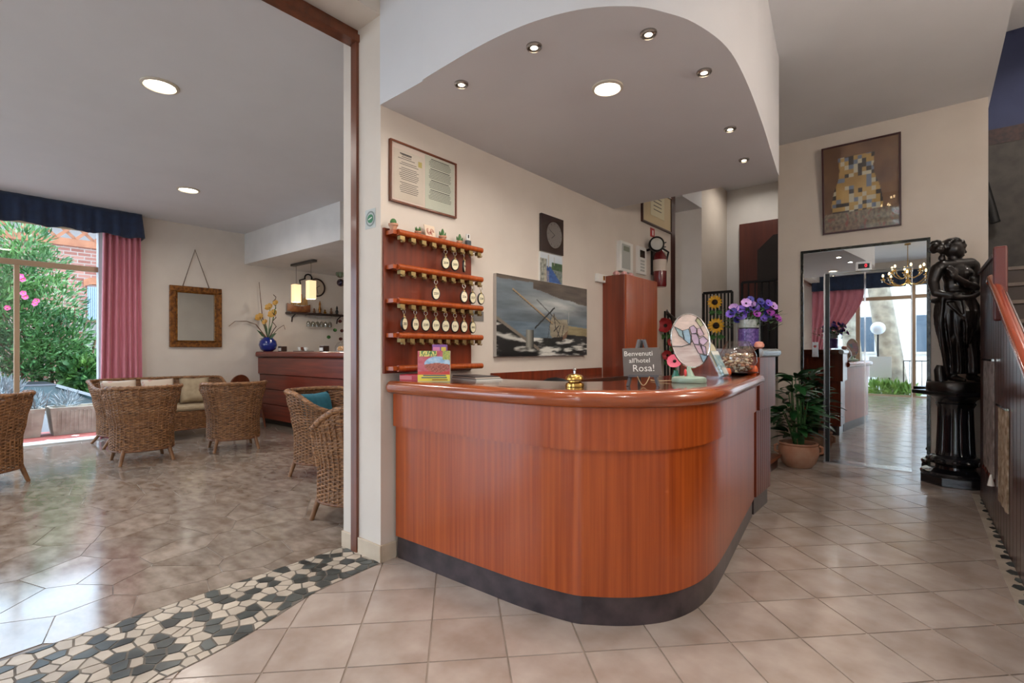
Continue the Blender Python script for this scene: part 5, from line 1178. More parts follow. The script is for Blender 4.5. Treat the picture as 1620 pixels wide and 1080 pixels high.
tocam = Vector((.17, -.98, .1))
def bloom(px, py, Y_, r, pm, name, label, n, cup, cr):
    X_, Z_ = onY(px, py, Y_); t = thing(name, label, 'flower', (X_, Y_, Z_)); flower('petals', (X_, Y_, Z_), tocam, r, pm, mat('seed_brown', C(40, 26, 18), .8), t, n, cup, cr, .34 if n > 12 else 1.)
    b = MB().tube([(X_, Y_ + .02, Z_), (X_ + .01, Y_ + .035, Z_ - r * 1.5), (X_, Y_ + .03, Z_ - r * 2.6)], .006, 6); b.build('stem', lf, t)
    b = MB()
    for s in (-1, 1): c = Vector((X_, Y_ + .03, Z_ - r * 1.4)); b.add([c, c + Vector((s * r * .5, -.01, .03)), c + Vector((s * r, 0, 0)), c + Vector((s * r * .5, -.01, -.04))], [(0, 1, 2, 3)])
    b.build('leaves', lf, t)
bloom(1131, 478, 6.26, .085, sunm, 'sunflower', 'upper sunflower on the black railing', 14, .1, .42); bloom(1133, 515, 6.24, .095, sunm, 'sunflower', 'lower, larger sunflower on the black railing', 14, .1, .42)
bloom(1053, 515, 5.8, .09, redp, 'poppy', 'dark red poppy, upper one beside the curved rail', 6, .5, .25); bloom(1064, 541, 5.84, .055, redp, 'poppy', 'red poppy, middle one beside the curved rail', 6, .5, .25)
bloom(1056, 562, 5.78, .06, redp, 'poppy', 'small red poppy, lower one beside the curved rail', 6, .5, .25)
gX, gZ = onY(1069, 574, 3.0); gt_ = thing('gerbera_vase', 'bright pink gerbera in a tiny green vase behind the stained glass lamp', 'flower vase', (gX, 3.0, CT))
flower('gerbera', (gX, 2.985, gZ + .01), tocam + Vector((0, 0, .4)), .045, mat('pink_petal', C(214, 84, 110), .5), yel_ if False else mat('seed_brown', C(40, 26, 18), .8), gt_, 12, .15, .25)
MB().tube([(gX, 3.0, CT + .02), (gX, 3.0, gZ)], .004, 6).build('stem', lf, gt_); MB().lathe([(.018, 0), (.024, .02), (.014, .05), (.016, .06), (.012, .06), (.01, .03), (0, .02)], 16, (gX, 3.0, CT)).build('vase', mat('green_vase_glaze', C(60, 140, 120), .25, coat=.4), gt_, smooth=True)
# ------------------------------------------------------------------ lounge: wicker seats
wick = mat('brown_wicker', C(66, 37, 20), .5, var=C(172, 122, 78), scale=22, stretch=(1, 1, 5), rnd=.08, detail=4, pos=(.3, .7))
wick2 = mat('dark_wicker', C(92, 54, 30), .55, var=C(128, 82, 48), scale=20, detail=4)
legw = mat('leg_wood', C(110, 72, 42), .5, var=C(140, 98, 62), scale=10)
def weave(hw, hd, top, zs, z0, expo, open_deg, nst, dz, amp=.009):
    # hw, hd: half width / depth by height; front is +Y; returns the woven strips as one mesh
    def pt(ang, z, off=0.):
        c, s = math.sin(ang), -math.cos(ang); a, d = hw(z) + off, hd(z) + off
        k = (abs(c) ** expo + abs(s) ** expo) ** (-1 / expo); return Vector((a * c * k, d * s * k, z))
    b = MB(); oa = math.radians(open_deg); n2 = nst * 2
    def strip(angs, zf, ph, hgt):
        o = len(b.v)
        for i, a in enumerate(angs):
            z = zf(a); off = amp * math.cos(PI * (i + .0) / 2 + ph)
            for q, bo in ((-1, 0), (0, .0035), (1, 0)): b.v.append(tuple(pt(a, z + q * hgt * .5, off + bo)))
        for i in range(len(angs) - 1):
            for q in (0, 1): b.f.append((o + i * 3 + q, o + (i + 1) * 3 + q, o + (i + 1) * 3 + q + 1, o + i * 3 + q + 1))
    nl = int((zs - z0) / dz); full_ = [-PI + 2 * PI * i / n2 for i in range(n2 + 1)]
    for k in range(nl): strip(full_, lambda a, zz=z0 + dz * (k + .5): zz, PI * (k % 2), dz * .98)
    nu = int((top(0) - zs) / dz); m = int(n2 * oa / PI); up = [-oa + 2 * oa * i / m for i in range(m + 1)]
    for k in range(nu):
        t = (k + .5) / nu; strip(up, lambda a, t=t: zs + t * (top(a) - zs), PI * ((k + nl) % 2), dz * .98)
    for i in range(0, n2, 2):
        a = -PI + 2 * PI * i / n2; zt = top(a) if abs(a) < oa else zs
        zl = [z0 + (zt - z0) * q / 7 for q in range(8)]; b.tube([pt(a, z, .006) for z in zl], .0055, 5, cap=False)
    rim_path = [pt(a, top(a) + .008) for a in up]; fr0 = [pt(-oa, zs + (top(oa) - zs) * q / 4) for q in range(4)]; fr1 = [pt(oa, zs + (top(oa) - zs) * (3 - q) / 4) for q in range(4)]
    rp = fr0 + rim_path + fr1; rim = MB().tube(rp, .022, 10)
    P = catmull(rp, 3); sp = []
    for i, p_ in enumerate(P):
        d = (P[min(i + 1, len(P) - 1)] - P[max(i - 1, 0)]).normalized(); x = d.cross(Vector((0, 0, 1))).normalized() if abs(d.z) < .95 else Vector((1, 0, 0)); y = x.cross(d)
        sp.append(p_ + (x * math.cos(i * .9) + y * math.sin(i * .9)) * .02)
    rim.tube(sp, .007, 5); bot = MB().tube([pt(a, z0) for a in full_[:-1]], .012, 8, closed=True)
    seat = [(pt(a, zs).x * .97, pt(a, zs).y * .97) for a in full_[:-1]]
    return b, rim, bot, seat, pt
def seatthing(name, label, cat, args, leg, legz, group=None):
    t = thing(name, label, cat, (0, 0, 0), 0, group)
    b, rim, bot, seat, pt = weave(*args); b.build('woven_body', wick, t, smooth='all'); rim.build('rim', wick, t, smooth=True); bot.build('base_band', wick2, t, smooth=True)
    MB().prism(seat, args[3] - .03, args[3]).build('seat', wick2, t)
    for x, y in leg: MB().tube([(x * .94, y * .94, legz), (x * 1.12, y * 1.12, 0)], [.022, .017], 10).build('leg', legw, t, smooth=True)
    return t
def lerp3(z, P):
    for (a, va), (b, vb) in zip(P, P[1:]):
        if z <= b: return va + (vb - va) * smooth01(a, b, z) if z > a else va
    return P[-1][1]
chw = lambda z: lerp3(z, [(.15, .292), (.40, .285), (.60, .315), (.78, .355), (.90, .372)])
chd = lambda z: lerp3(z, [(.15, .285), (.40, .285), (.60, .315), (.78, .35), (.90, .362)])
ctop_ = lambda a: .835 - .17 * smooth01(1.2, 2.35, abs(a))
chair = seatthing('wicker_armchair', 'brown wicker tub armchair, frontmost of the two with their backs to us before the sofa', 'armchair', (chw, chd, ctop_, .40, .15, 2.3, 132, 44, .0145), [(-.22, -.22), (.22, -.22), (-.22, .22), (.22, .22)], .17, 'wicker tub armchairs')
def at(o, x, y, rz): o.location = (x, y, 0); o.rotation_euler = (0, 0, rz)
at(chair, -6.93, 1.72, PI / 2 - .05)
dup(chair, 'brown wicker tub armchair right of centre, beside the end of the bar', (-6.88, 2.68, 0), PI / 2 - .22)
dup(chair, 'dark wicker tub armchair cut off at the left edge of the picture', (-6.70, .40, 0), PI / 2 + .62)
c4 = dup(chair, 'wicker tub armchair holding a teal cushion, near the pillar', (-4.74, 2.74, 0), -PI / 2 + .35)
dup(chair, 'wicker tub armchair nearest the pillar, half hidden by it', (-3.36, 2.22, 0), 1.9)
shw = lambda z: lerp3(z, [(.15, .70), (.40, .70), (.60, .74), (.78, .78), (.90, .80)])
sofa = seatthing('wicker_sofa', 'long brown wicker sofa under the mirror with flowered cushions', 'sofa', (shw, lambda z: chd(z) + .06, lambda a: .835 - .10 * smooth01(1.3, 2.2, abs(a)), .40, .15, 3.2, 128, 70, .0145), [(-.64, -.28), (.64, -.28), (-.64, .28), (.64, .28)], .17)
at(sofa, -8.36, 2.30, -PI / 2 + .0)
sofa.rotation_euler = (0, 0, -PI / 2)
def cushion(name, label, c, w, h, d, rz, tilt, m_, group=None):
    t = bpy.data.objects.new(name, None); bpy.data.objects.remove(t)
    b = MB(); n = 12; vs = []
    for sgn in (1, -1):
        for j in range(n + 1):
            for i in range(n + 1):
                u, v = i / n * 2 - 1, j / n * 2 - 1; e = (1 - u ** 4) * (1 - v ** 4); pin = 1 - .06 * (1 - abs(u)) * abs(v) ** 3; pin2 = 1 - .06 * (1 - abs(v)) * abs(u) ** 3
                vs.append((u * w / 2 * pin2, sgn * d / 2 * e ** .5, v * h / 2 * pin))
    m = (n + 1) ** 2; fs = []
    for s in (0, 1):
        for j in range(n):
            for i in range(n): a = s * m + j * (n + 1) + i; fs.append((a, a + 1, a + n + 2, a + n + 1))
    b.add(vs, fs); o = b.build(name, m_, None, smooth='all'); bm = bmesh.new(); bm.from_mesh(o.data); bmesh.ops.remove_doubles(bm, verts=bm.verts, dist=.001); bmesh.ops.recalc_face_normals(bm, faces=bm.faces); bm.to_mesh(o.data); bm.free()
    o.location = c; o.rotation_euler = (tilt, 0, rz); tag(o, label, 'cushion', group); return o
floral = mat('floral_cushion', C(206, 188, 170), .8, var=C(186, 92, 84), scale=9, detail=3, pos=(.56, .68)); cream = mat('cream_cushion', C(170, 152, 124), .8, var=C(150, 132, 106), scale=12)
teal = mat('teal_cushion', C(30, 96, 116), .8, var=C(38, 108, 128), scale=20)
cushion('cushion', 'flowered cushion at the left end of the wicker sofa', (-8.46, 1.84, .665), .40, .38, .14, PI / 2, -.3, floral, 'sofa cushions')
cushion('cushion', 'flowered cushion in the middle of the wicker sofa', (-8.46, 2.29, .665), .40, .38, .14, PI / 2, -.3, floral, 'sofa cushions')
cushion('cushion', 'plain cream cushion at the right end of the wicker sofa', (-8.44, 2.74, .665), .38, .38, .14, PI / 2 - .2, -.3, cream, 'sofa cushions')
MBs = MB().prism([(-8.70, 1.72), (-8.02, 1.72), (-8.0, 2.88), (-8.70, 2.88)], .401, .47).build('seat_pad', cream, None, bevel=.03); tag(MBs, 'cream seat pad lying on the wicker sofa', 'seat pad')
cushion('cushion', 'teal blue cushion leaning in the wicker armchair', (-4.88, 2.72, .62), .42, .40, .13, -PI / 2 + .35, .22, teal)
# round-backed wooden chair behind the right armchair
rc = thing('round_back_chair', 'wooden chair with round solid back between sofa and bar', 'chair', (-8.45, 3.52, 0), -PI / 2 + .3)
q = lambda b: b.xf(ROOT[rc])
q(MB().lathe([(.18, -.014), (.185, 0), (.18, .014)], 28).xf(Matrix.Translation((0, -.2, .68)) @ Matrix.Rotation(PI / 2 - .12, 4, 'X'))).build('backrest', brownw, rc, smooth=True)
q(MB().lathe([(.19, .42), (.2, .435), (.19, .45)], 28)).build('seat', brownw, rc, smooth=True)
for s in (-1, 1): q(MB().tube([(s * .12, -.2, .55), (s * .13, -.15, .44)], .014, 8)).build('back_post', brownw, rc)
for sx in (-1, 1):
    for sy in (-1, 1): q(MB().tube([(sx * .12, sy * .12, .42), (sx * .17, sy * .17, 0)], [.018, .014], 8)).build('leg', brownw, rc)
# ------------------------------------------------------------------ curtain and valance
def cloth(path, zt, zb, m_, flare=0., wav=.0, n=10):
    b = MB(); N_ = len(path)
    for j in range(n + 1):
        t = j / n
        for i, (x, y, nx, ny) in enumerate(path):
            d = 1 + flare * t; w = 0
            b.v.append((x + nx * (d - 1) * .05 + nx * .0, y + ny * 0, zt + (zb - zt) * t + (wav * math.sin(i * .55) * t)))
    for j in range(n):
        for i in range(N_ - 1): a = j * N_ + i; b.f.append((a, a + 1, a + N_ + 1, a + N_))
    return b
navy = mat('navy_fabric', C(22, 38, 66), .75, var=C(28, 46, 78), scale=12, sheen=.3); rose = mat('rose_fabric', C(190, 110, 124), .7, var=C(206, 130, 144), scale=8, stretch=(6, 6, .4), sheen=.2)
VX = WWX + .16; vy1 = onX(224, 0, VX)[0]; vz0 = onX(226, 379, VX)[1]; zt_ = ZL - .005
N_ = 320
def vala(t, y): return VX + .018 * math.sin(y * 38) + .012 * math.sin(y * 71 + 1)
b = MB(); rows = 6
for j in range(rows + 1):
    t = j / rows
    for i in range(N_ + 1):
        y = -3.3 + (vy1 + 3.3) * i / N_; a = .25 + .75 * t; b.v.append((VX + a * (.020 * math.sin(y * 30 + .6 * math.sin(y * 7)) + .010 * math.sin(y * 63 + 1)) + .03 * t, y + .03 * t * (i == N_), zt_ + (vz0 - zt_ + .015 * math.sin(y * 15)) * t))
    b.v.append((WWX + .01, vy1 + .03 * t, zt_ + (vz0 - zt_) * t))
W2 = N_ + 2
for j in range(rows):
    for i in range(W2 - 1): a = j * W2 + i; b.f.append((a, a + 1, a + W2 + 1, a + W2))
o = b.build('valance', navy, None, smooth='all'); tag(o, 'gathered navy blue valance over the garden window', 'valance'); sf = o.modifiers.new('s', 'SOLIDIFY'); sf.thickness = .006
def drapes(name, label, y0, y1, X0, zt, zb, m_, folds, gather=None, axis=0, amp=.045):
    b = MB(); N_ = folds * 10; rows = 14
    for j in range(rows + 1):
        t = j / rows; g = gather(t) if gather else (y0, y1)
        for i in range(N_ + 1):
            u = i / N_; y = g[0] + (g[1] - g[0]) * u; x = X0 + amp * math.sin(u * folds * 2 * PI + .8 * math.sin(u * 9) + .3 * t) * (.75 + .25 * t) + .012 * math.sin(u * 40 + t * 3)
            b.v.append((x, y, zt + (zb - zt) * t) if axis == 0 else (y, x, zt + (zb - zt) * t))
    for j in range(rows):
        for i in range(N_): a = j * (N_ + 1) + i; b.f.append((a, a + 1, a + N_ + 2, a + N_ + 1))
    o = b.build(name, m_, None, smooth='all'); tag(o, label, 'curtain'); sf = o.modifiers.new('s', 'SOLIDIFY'); sf.thickness = .003; return o
cy0, cy1 = onX(163, 0, WWX + .09)[0], onX(222, 0, WWX + .09)[0]
drapes('curtain', 'rose pink curtain hanging beside the garden window', cy0, cy1, WWX + .09, ZL - .05, .02, rose, 6, lambda t: (cy0 - .04 * t, cy1 + .03 * t - .05 * math.sin(PI * min(1, t * 1.2)) * 0))
# ------------------------------------------------------------------ mirror on the window wall
my0, my1 = onX(267, 0, WWX)[0], onX(349.5, 0, WWX)[0]; mz0, mz1 = onX(308, 549, WWX)[1], onX(308, 454, WWX)[1]
mr_ = thing('wall_mirror', 'gilt framed wall mirror hanging from a cord above the sofa', 'mirror', (WWX, (my0 + my1) / 2, mz0))
fwid = .085
for bb_ in ((my0, mz0, my1, mz0 + fwid), (my0, mz1 - fwid, my1, mz1), (my0, mz0 + fwid, my0 + fwid, mz1 - fwid), (my1 - fwid, mz0 + fwid, my1, mz1 - fwid)): MB().box(WWX + .004, bb_[0], bb_[1], WWX + .045, bb_[2], bb_[3]).build('frame_bar', mat('carved_brown_gilt', C(84, 46, 20), .35, .4, var=C(150, 96, 40), scale=22, detail=5), mr_, bevel=.008)
i0, i1, j0, j1 = my0 + fwid, my1 - fwid, mz0 + fwid, mz1 - fwid
for bb_ in ((i0, j0, i1, j0 + .02), (i0, j1 - .02, i1, j1), (i0, j0, i0 + .02, j1), (i1 - .02, j0, i1, j1)): MB().box(WWX + .02, bb_[0], bb_[1], WWX + .05, bb_[2], bb_[3]).build('gilt_edge', gold, mr_, bevel=.004)
MB().box(WWX + .004, i0, j0, WWX + .02, i1, j1).build('glass', mat('mirror_silver', C(200, 200, 196), .02, 1), mr_)
hk = onX(308, 395, WWX); MB().tube([(WWX + .02, (my0 + my1) / 2 - .19, mz1 - .01), (WWX + .012, hk[0], hk[1]), (WWX + .02, (my0 + my1) / 2 + .19, mz1 - .01)], .006, 6).build('cord', mat('brown_cord', C(92, 70, 52), .8), mr_)
# ------------------------------------------------------------------ bar
BF = 3.93; bz1 = onY(402, 558, BF - .08)[1]; bz1 = 1.235
ba = thing('bar_counter', 'dark mahogany bar counter with horizontal boards at the back of the lounge', 'bar counter', (-7.3, 4.2, 0))
bx0, bx1 = WWX + .005, -5.6
MB().box(bx0, BF + .08, 0, bx1, BF + .55, .09).build('plinth', black, ba)
for k in range(4):
    z0, z1 = .09 + .255 * k, .09 + .255 * (k + 1) - .008
    MB().box(bx0, BF - (.03 if k == 3 else 0), z0, bx1, BF + .06, z1 + (.03 if k == 3 else 0)).build('front_board', barwood, ba, bevel=.006)
MB().box(bx0, BF + .06, .09, bx1, BF + .52, 1.14).build('body', barwood, ba)
MB().box(bx0, BF - .08, 1.145, bx1, BF + .56, 1.235).build('counter_top', barwood, ba, bevel=.03, seg=4)
BT = 1.236
def barx(px, Y_=4.2): return onY(px, 0, Y_)[0]
vx_, vy_ = barx(424, 3.95), 3.95
bv = thing('blue_vase', 'round cobalt blue vase with dried flowers on the bar corner', 'flower vase', (vx_, vy_, BT))
MB().lathe([(.07, 0), (.12, .04), (.145, .11), (.13, .18), (.08, .225), (.075, .24), (.065, .235), (0, .2)], 32, (vx_, vy_, BT)).build('vase', mat('cobalt_glaze', C(22, 40, 120), .12, coat=.6), bv, smooth=True)
yel = mat('yellow_lily', C(196, 146, 60), .5, var=C(214, 170, 90), scale=20)
def bpt(px, py, Y_=3.95):
    x, z = onY(px, py, Y_)
    if x < WWX + .06: y, z = onX(px, py, WWX + .06); return Vector((WWX + .06, y, z))
    return Vector((x, Y_, z))
for k, (px, py, r) in enumerate(((427, 487, .07), (433, 498, .08), (412, 503, .075), (437, 480, .05), (420, 510, .05))):
    c = bpt(px, py); flower('lily', c, (.5, -.8, .5), r, yel, mat('lily_centre', C(120, 60, 30), .6), bv, 6, .6, .12); MB().tube([(vx_, vy_, BT + .2), tuple(Vector((vx_, vy_, BT + .22)).lerp(c, .6) + Vector((0, .01, 0))), tuple(c)], .006, 6).build('stem', lf, bv)
twig = mat('brown_twig', C(104, 70, 46), .7)
MB().tube([(vx_, vy_, BT + .2)] + [tuple(bpt(*p_)) for p_ in ((415, 500), (412, 470), (410, 446))], [.009, .008, .006, .004], 7).build('twig', twig, bv, smooth=True)
MB().tube([(vx_, vy_, BT + .2)] + [tuple(bpt(*p_)) for p_ in ((405, 513), (390, 508), (372, 508), (362, 516))], [.009, .008, .007, .005, .004], 7).build('twig', twig, bv, smooth=True)
MB().tube([(vx_, vy_, BT + .2)] + [tuple(bpt(434 + 3 * math.sin(k * 1.5), 520 - k * 3.6, 3.95 + .02 * math.cos(k * 1.5))) for k in range(16)], .006, 6).build('twig', mat('curly_willow', C(80, 48, 30), .6), bv, smooth=True)
MB().tube([(vx_, vy_, BT + .2)] + [tuple(bpt(*p_)) for p_ in ((440, 520), (449, 514), (451, 521))], .004, 6).build('twig', twig, bv, smooth=True)
for px, py, dx, dz in ((414, 525, -.04, .03), (418, 530, -.03, -.05), (438, 527, .1, .0), (432, 524, .05, .08), (425, 522, 0, .1)):
    c = bpt(px, py); b = MB(); d = Vector((dx, -.05, dz)) * 1.3; s = d.cross(Vector((0, 1, 0))).normalized() * .035; o_ = Vector((vx_, vy_, BT + .21))
    b.add([o_, o_.lerp(c + d, .5) + s, c + d, o_.lerp(c + d, .5) - s], [(0, 1, 2, 3)]); b.build('leaf', lfd, bv)
for px, lb in ((447, 'dark napkin dispenser next to the blue vase on the bar'), (513, 'dark napkin dispenser at the right end of the bar')):
    x = barx(px, 4.14); t = thing('napkin_holder', lb, 'napkin holder', (x, 4.15, BT)); MB().box(x - .06, 4.09, BT, x + .06, 4.19, BT + .09).build('body', mat('dark_brown_plastic', C(62, 40, 30), .4), t, bevel=.006); MB().box(x - .05, 4.085, BT + .012, x + .05, 4.09, BT + .06).build('front_plate', white, t); MB().box(x - .05, 4.10, BT + .09, x + .05, 4.18, BT + .094).build('napkins', white, t)
x = barx(480, 4.25); t = thing('coffee_tray', 'metal tray with cups in the middle of the bar', 'tray', (x, 4.25, BT)); MB().box(x - .18, 4.16, BT, x + .18, 4.34, BT + .012).build('tray', steelb, t, bevel=.004)
for k in range(3): c = (x - .11 + .1 * k, 4.25, BT + .013); o = thing('cup', ('white cup at the left of the bar tray', 'white cup in the middle of the bar tray', 'white cup at the right of the bar tray')[k], 'cup', c, group='cups on the bar tray'); MB().lathe([(.02, 0), (.035, .02), (.04, .06), (.037, .06), (.03, .02), (0, .01)], 16, c).build('bowl', white if k != 1 else brownw, o, smooth=True); MB().tube([(c[0] + .037, c[1], c[2] + .045), (c[0] + .06, c[1], c[2] + .035), (c[0] + .034, c[1], c[2] + .018)], .004, 6).build('handle', white, o)
x = barx(543, 4.2); t = thing('cake_dome', 'glass dome with pastry at the right end of the bar', 'cake dome', (x, 4.2, BT)); MB().lathe([(.13, 0), (.14, .012), (0, .014)], 28, (x, 4.2, BT)).build('plate', white, t, smooth=True); MB().lathe([(.12, .014), (.12, .07), (.09, .13), (.03, .155), (.012, .16), (.018, .185), (0, .19)], 28, (x, 4.2, BT)).build('dome', glassc, t, smooth=True); MB().lathe([(.08, .016), (.09, .05), (.06, .08), (0, .085)], 20, (x, 4.2, BT)).build('pastry', mat('baked_crust', C(190, 134, 76), .7), t, smooth=True)
# pendant lamp over the bar
PYp = 4.2
pn = thing('pendant_lamp', 'twin pendant lamp with glowing square glass shades over the bar', 'pendant lamp', (-8.0, PYp, 2.72))
pa, pb_ = onY(463, 414, PYp)[0], onY(498, 406, PYp)[0]
MB().box(pa, PYp - .04, 2.68, pb_, PYp + .04, 2.719).build('canopy', mat('pewter', C(84, 82, 78), .35, .6), pn, bevel=.004)
shd = mat('alabaster_glow', C(240, 210, 160), .4, emit=((1, .74, .42, 1), .75))
for px, yt, yb2 in ((468.5, 450, 478), (492, 444, 473)):
    x, z1 = onY(px, yt, PYp); z0 = onY(px, yb2, PYp)[1]
    MB().tube([(x, PYp, 2.69), (x, PYp, z1)], .003, 6).build('cord', black, pn)
    s = .058; b = MB()
    for zz in (z0, z1): b.v += [(x - s, PYp - s, zz), (x + s, PYp - s, zz), (x + s, PYp + s, zz), (x - s, PYp + s, zz)]
    b.f = [(0, 1, 5, 4), (1, 2, 6, 5), (2, 3, 7, 6), (3, 0, 4, 7)]; sh_ = b.build('shade', shd, pn); sh_.modifiers.new('s', 'SOLIDIFY').thickness = .006
    MB().box(x - s, PYp - s, z1, x + s, PYp + s, z1 + .008).build('shade_cap', steelb, pn)
    l = bpy.data.lights.new('pendant_bulb', 'POINT'); l.energy = 7 * LAMP; l.color = warm; l.shadow_soft_size = .03; lo = bpy.data.objects.new('bulb', l); COL.objects.link(lo); lo.parent = pn; lo.location = Vector((x, PYp, z0 - .03)) - Vector((-8.0, PYp, 2.72))
# wall shelf, clock, ship, glasses
shy0, shy1 = onX(451, 0, WWX)[0], onX(541, 0, WWX)[0]; shz = onX(495, 497, WWX)[1]
sf_ = thing('wall_shelf', 'dark wooden wall shelf with curved bracket behind the bar', 'shelf', (WWX, (shy0 + shy1) / 2, shz))
MB().box(WWX, shy0, shz - .02, WWX + .22, shy1, shz + .01).build('board', mat('very_dark_wood', C(44, 24, 20), .4), sf_, bevel=.004)
for y in (shy0 + .12, shy1 - .12): MB().tube([(WWX + .01, y, shz - .16), (WWX + .03, y, shz - .08), (WWX + .15, y, shz - .02)], .012, 8).build('bracket', mat('very_dark_wood', C(44, 24, 20), .4), sf_)
ckY, ckZ = onX(500, 455, WWX); wc = thing('wall_clock', 'dark round wall clock behind the pendant lamp', 'clock', (WWX, ckY, ckZ)); M = WALLM(ckY, ckZ, WWX)
MB().lathe([(.17, 0), (.175, .03), (.155, .04), (.15, .03), (.15, .001)], 36).xf(M).build('rim', mat('very_dark_wood', C(44, 24, 20), .4), wc, smooth=True); MB().lathe([(.15, 0), (.15, .018), (0, .02)], 30).xf(M).build('face', mat('clock_face', C(190, 172, 150), .5), wc)
for l_, a in ((.08, 1.0), (.12, 2.9)): MB().bar((0, 0, .024), (l_ * math.sin(a), l_ * math.cos(a), .024), .008, .002).xf(M).build('hand', black, wc)
hy_, hz_ = onX(487, 440, WWX); hs = thing('horseshoe', 'iron horseshoe and hook hanging left of the round clock', 'wall ornament', (WWX, hy_, hz_))
MB().tube([(WWX + .02, hy_ + .07 * math.cos(a), hz_ + .07 * math.sin(a)) for a in [-.5 + 4.1 * k / 14 for k in range(15)]], .014, 8).build('shoe', iron, hs, smooth=True); MB().tube([(WWX + .02, hy_ - .07, hz_ - .02), (WWX + .04, hy_ - .18, hz_ - .06), (WWX + .03, hy_ - .16, hz_ - .14)], .012, 8).build('hook', iron, hs, smooth=True)
my_ = onX(473, 0, WWX + .11)[0]; ms = thing('model_ship', 'small brown model ship on the wall shelf under the lamps', 'model ship', (WWX + .11, my_, shz + .01)); z_ = shz + .01
rings = []
for t in range(9):
    u = t / 8 * 2 - 1; w = .05 * (1 - u * u) ** .6 + .002; sh_ = .05 * u * u; rings.append([(WWX + .11 + a * w, my_ + u * .22, z_ + zz) for a, zz in ((-1, .11 + sh_), (-.8, .05 + sh_ * .5), (0, .001 + sh_ * .4), (.8, .05 + sh_ * .5), (1, .11 + sh_))])
MB().loft(rings).build('hull', mat('ship_wood', C(110, 60, 36), .5, var=C(150, 96, 54), scale=14), ms, smooth=True)
for yy, hh in ((-.1, .22), (.02, .28), (.12, .2)): MB().tube([(WWX + .11, my_ + yy, z_ + .1), (WWX + .11, my_ + yy, z_ + .1 + hh)], .005, 6).build('mast', twig, ms); MB().add([(WWX + .112, my_ + yy - .05, z_ + .14), (WWX + .112, my_ + yy + .05, z_ + .14), (WWX + .118, my_ + yy + .035, z_ + .1 + hh * .85), (WWX + .118, my_ + yy - .035, z_ + .1 + hh * .85)], [(0, 1, 2, 3)]).build('sail', mat('old_sail', C(170, 130, 76), .7), ms)
for k, (px, hgt_, m_, lb) in enumerate(((497, .10, twig, 'short brown figurine next to the model ship on the shelf'), (506, .24, gold, 'tall thin tower figurine on the wall shelf'), (514, .09, brass, 'low brass figurine in the middle of the wall shelf'), (524, .13, twig, 'brown figurine near the right end of the wall shelf'), (533, .17, iron, 'dark lantern figurine at the right end of the wall shelf'))):
    y = onX(px, 0, WWX + .1)[0]; t = thing('figurine', lb, 'figurine', (WWX + .1, y, shz + .01), group='figurines on the wall shelf'); c = (WWX + .1, y, shz + .01)
    MB().lathe([(.035, 0), (.037, .012), (.02, .018)], 14, c).build('foot', m_, t, smooth=True); MB().lathe([(.018, .015), (.03, hgt_ * .35), (.014, hgt_ * .6), (.02, hgt_ * .75), (.006, hgt_)], 14, c).build('body', m_, t, smooth=True)
gproto = None; gy0, gy1 = onX(488, 0, WWX + .12)[0], onX(522, 0, WWX + .12)[0]
rk2 = thing('glass_rail', 'thin metal rail under the shelf holding hanging wine glasses', 'rack', (WWX + .12, (gy0 + gy1) / 2, shz - .05)); MB().bar((WWX + .09, gy0 - .05, shz - .045), (WWX + .09, gy1 + .05, shz - .045), .008).bar((WWX + .15, gy0 - .05, shz - .045), (WWX + .15, gy1 + .05, shz - .045), .008).build('rails', steelb, rk2)
for s in (gy0 - .04, gy1 + .04): MB().bar((WWX + .12, s, shz - .02), (WWX + .12, s, shz - .05), .01).build('hanger', steelb, rk2)
for k in range(6):
    y = gy0 + (gy1 - gy0) * k / 5; lb = 'upside-down wine glass under the shelf, %s from the left' % ordn[k]
    if gproto is None:
        gproto = thing('wine_glass', lb, 'wine glass', (0, 0, 0), group='hanging wine glasses'); MB().lathe([(.034, -.0), (.034, -.003), (.006, -.006), (.004, -.09)], 18).build('foot', glassc, gproto, smooth=True, world=False); MB().lathe([(.004, -.09), (.03, -.11), (.04, -.15), (.036, -.20), (.034, -.20), (.038, -.15), (.028, -.112)], 18).build('bowl', mat_glass('smoky_glass', (.86, .86, .84, 1), .16), gproto, smooth=True, world=False); gproto.location = (WWX + .12, y, shz - .04)
    else: dup(gproto, lb, (WWX + .12, y, shz - .04))
# hanging glass floats and vine stickers
for px, py, r, m_, lb in ((539, 415, .05, mat('dark_blue_glass', C(30, 26, 60), .1, coat=.6), 'upper dark blue glass float in a rope net'), (538, 433, .07, mat_glass('green_float', (.7, .86, .72, 1), .2), 'clear green glass float between the two dark ones'), (539, 447, .065, mat('dark_blue_glass', C(30, 26, 60), .1, coat=.6), 'lowest dark glass float in a rope net')):
    x, z = onY(px, py, 5.2); t = thing('glass_float', lb, 'glass float', (x, 5.2, z), group='hanging glass floats'); MB().sphere((x, 5.2, z), r, 18, 12).build('ball', m_, t, smooth=True); b = MB()
    for a in range(3): b.tube([(x + r * 1.03 * math.cos(2 * PI * k / 20) * math.cos(a * 1.05), 5.2 + r * 1.03 * math.cos(2 * PI * k / 20) * math.sin(a * 1.05), z + r * 1.03 * math.sin(2 * PI * k / 20)) for k in range(20)], .004, 5, closed=True)
    b.tube([(x, 5.2, z + r), (x, 5.2, 2.719 if py < 420 else z + r + .012)], .004, 5); b.build('net', twig, t)
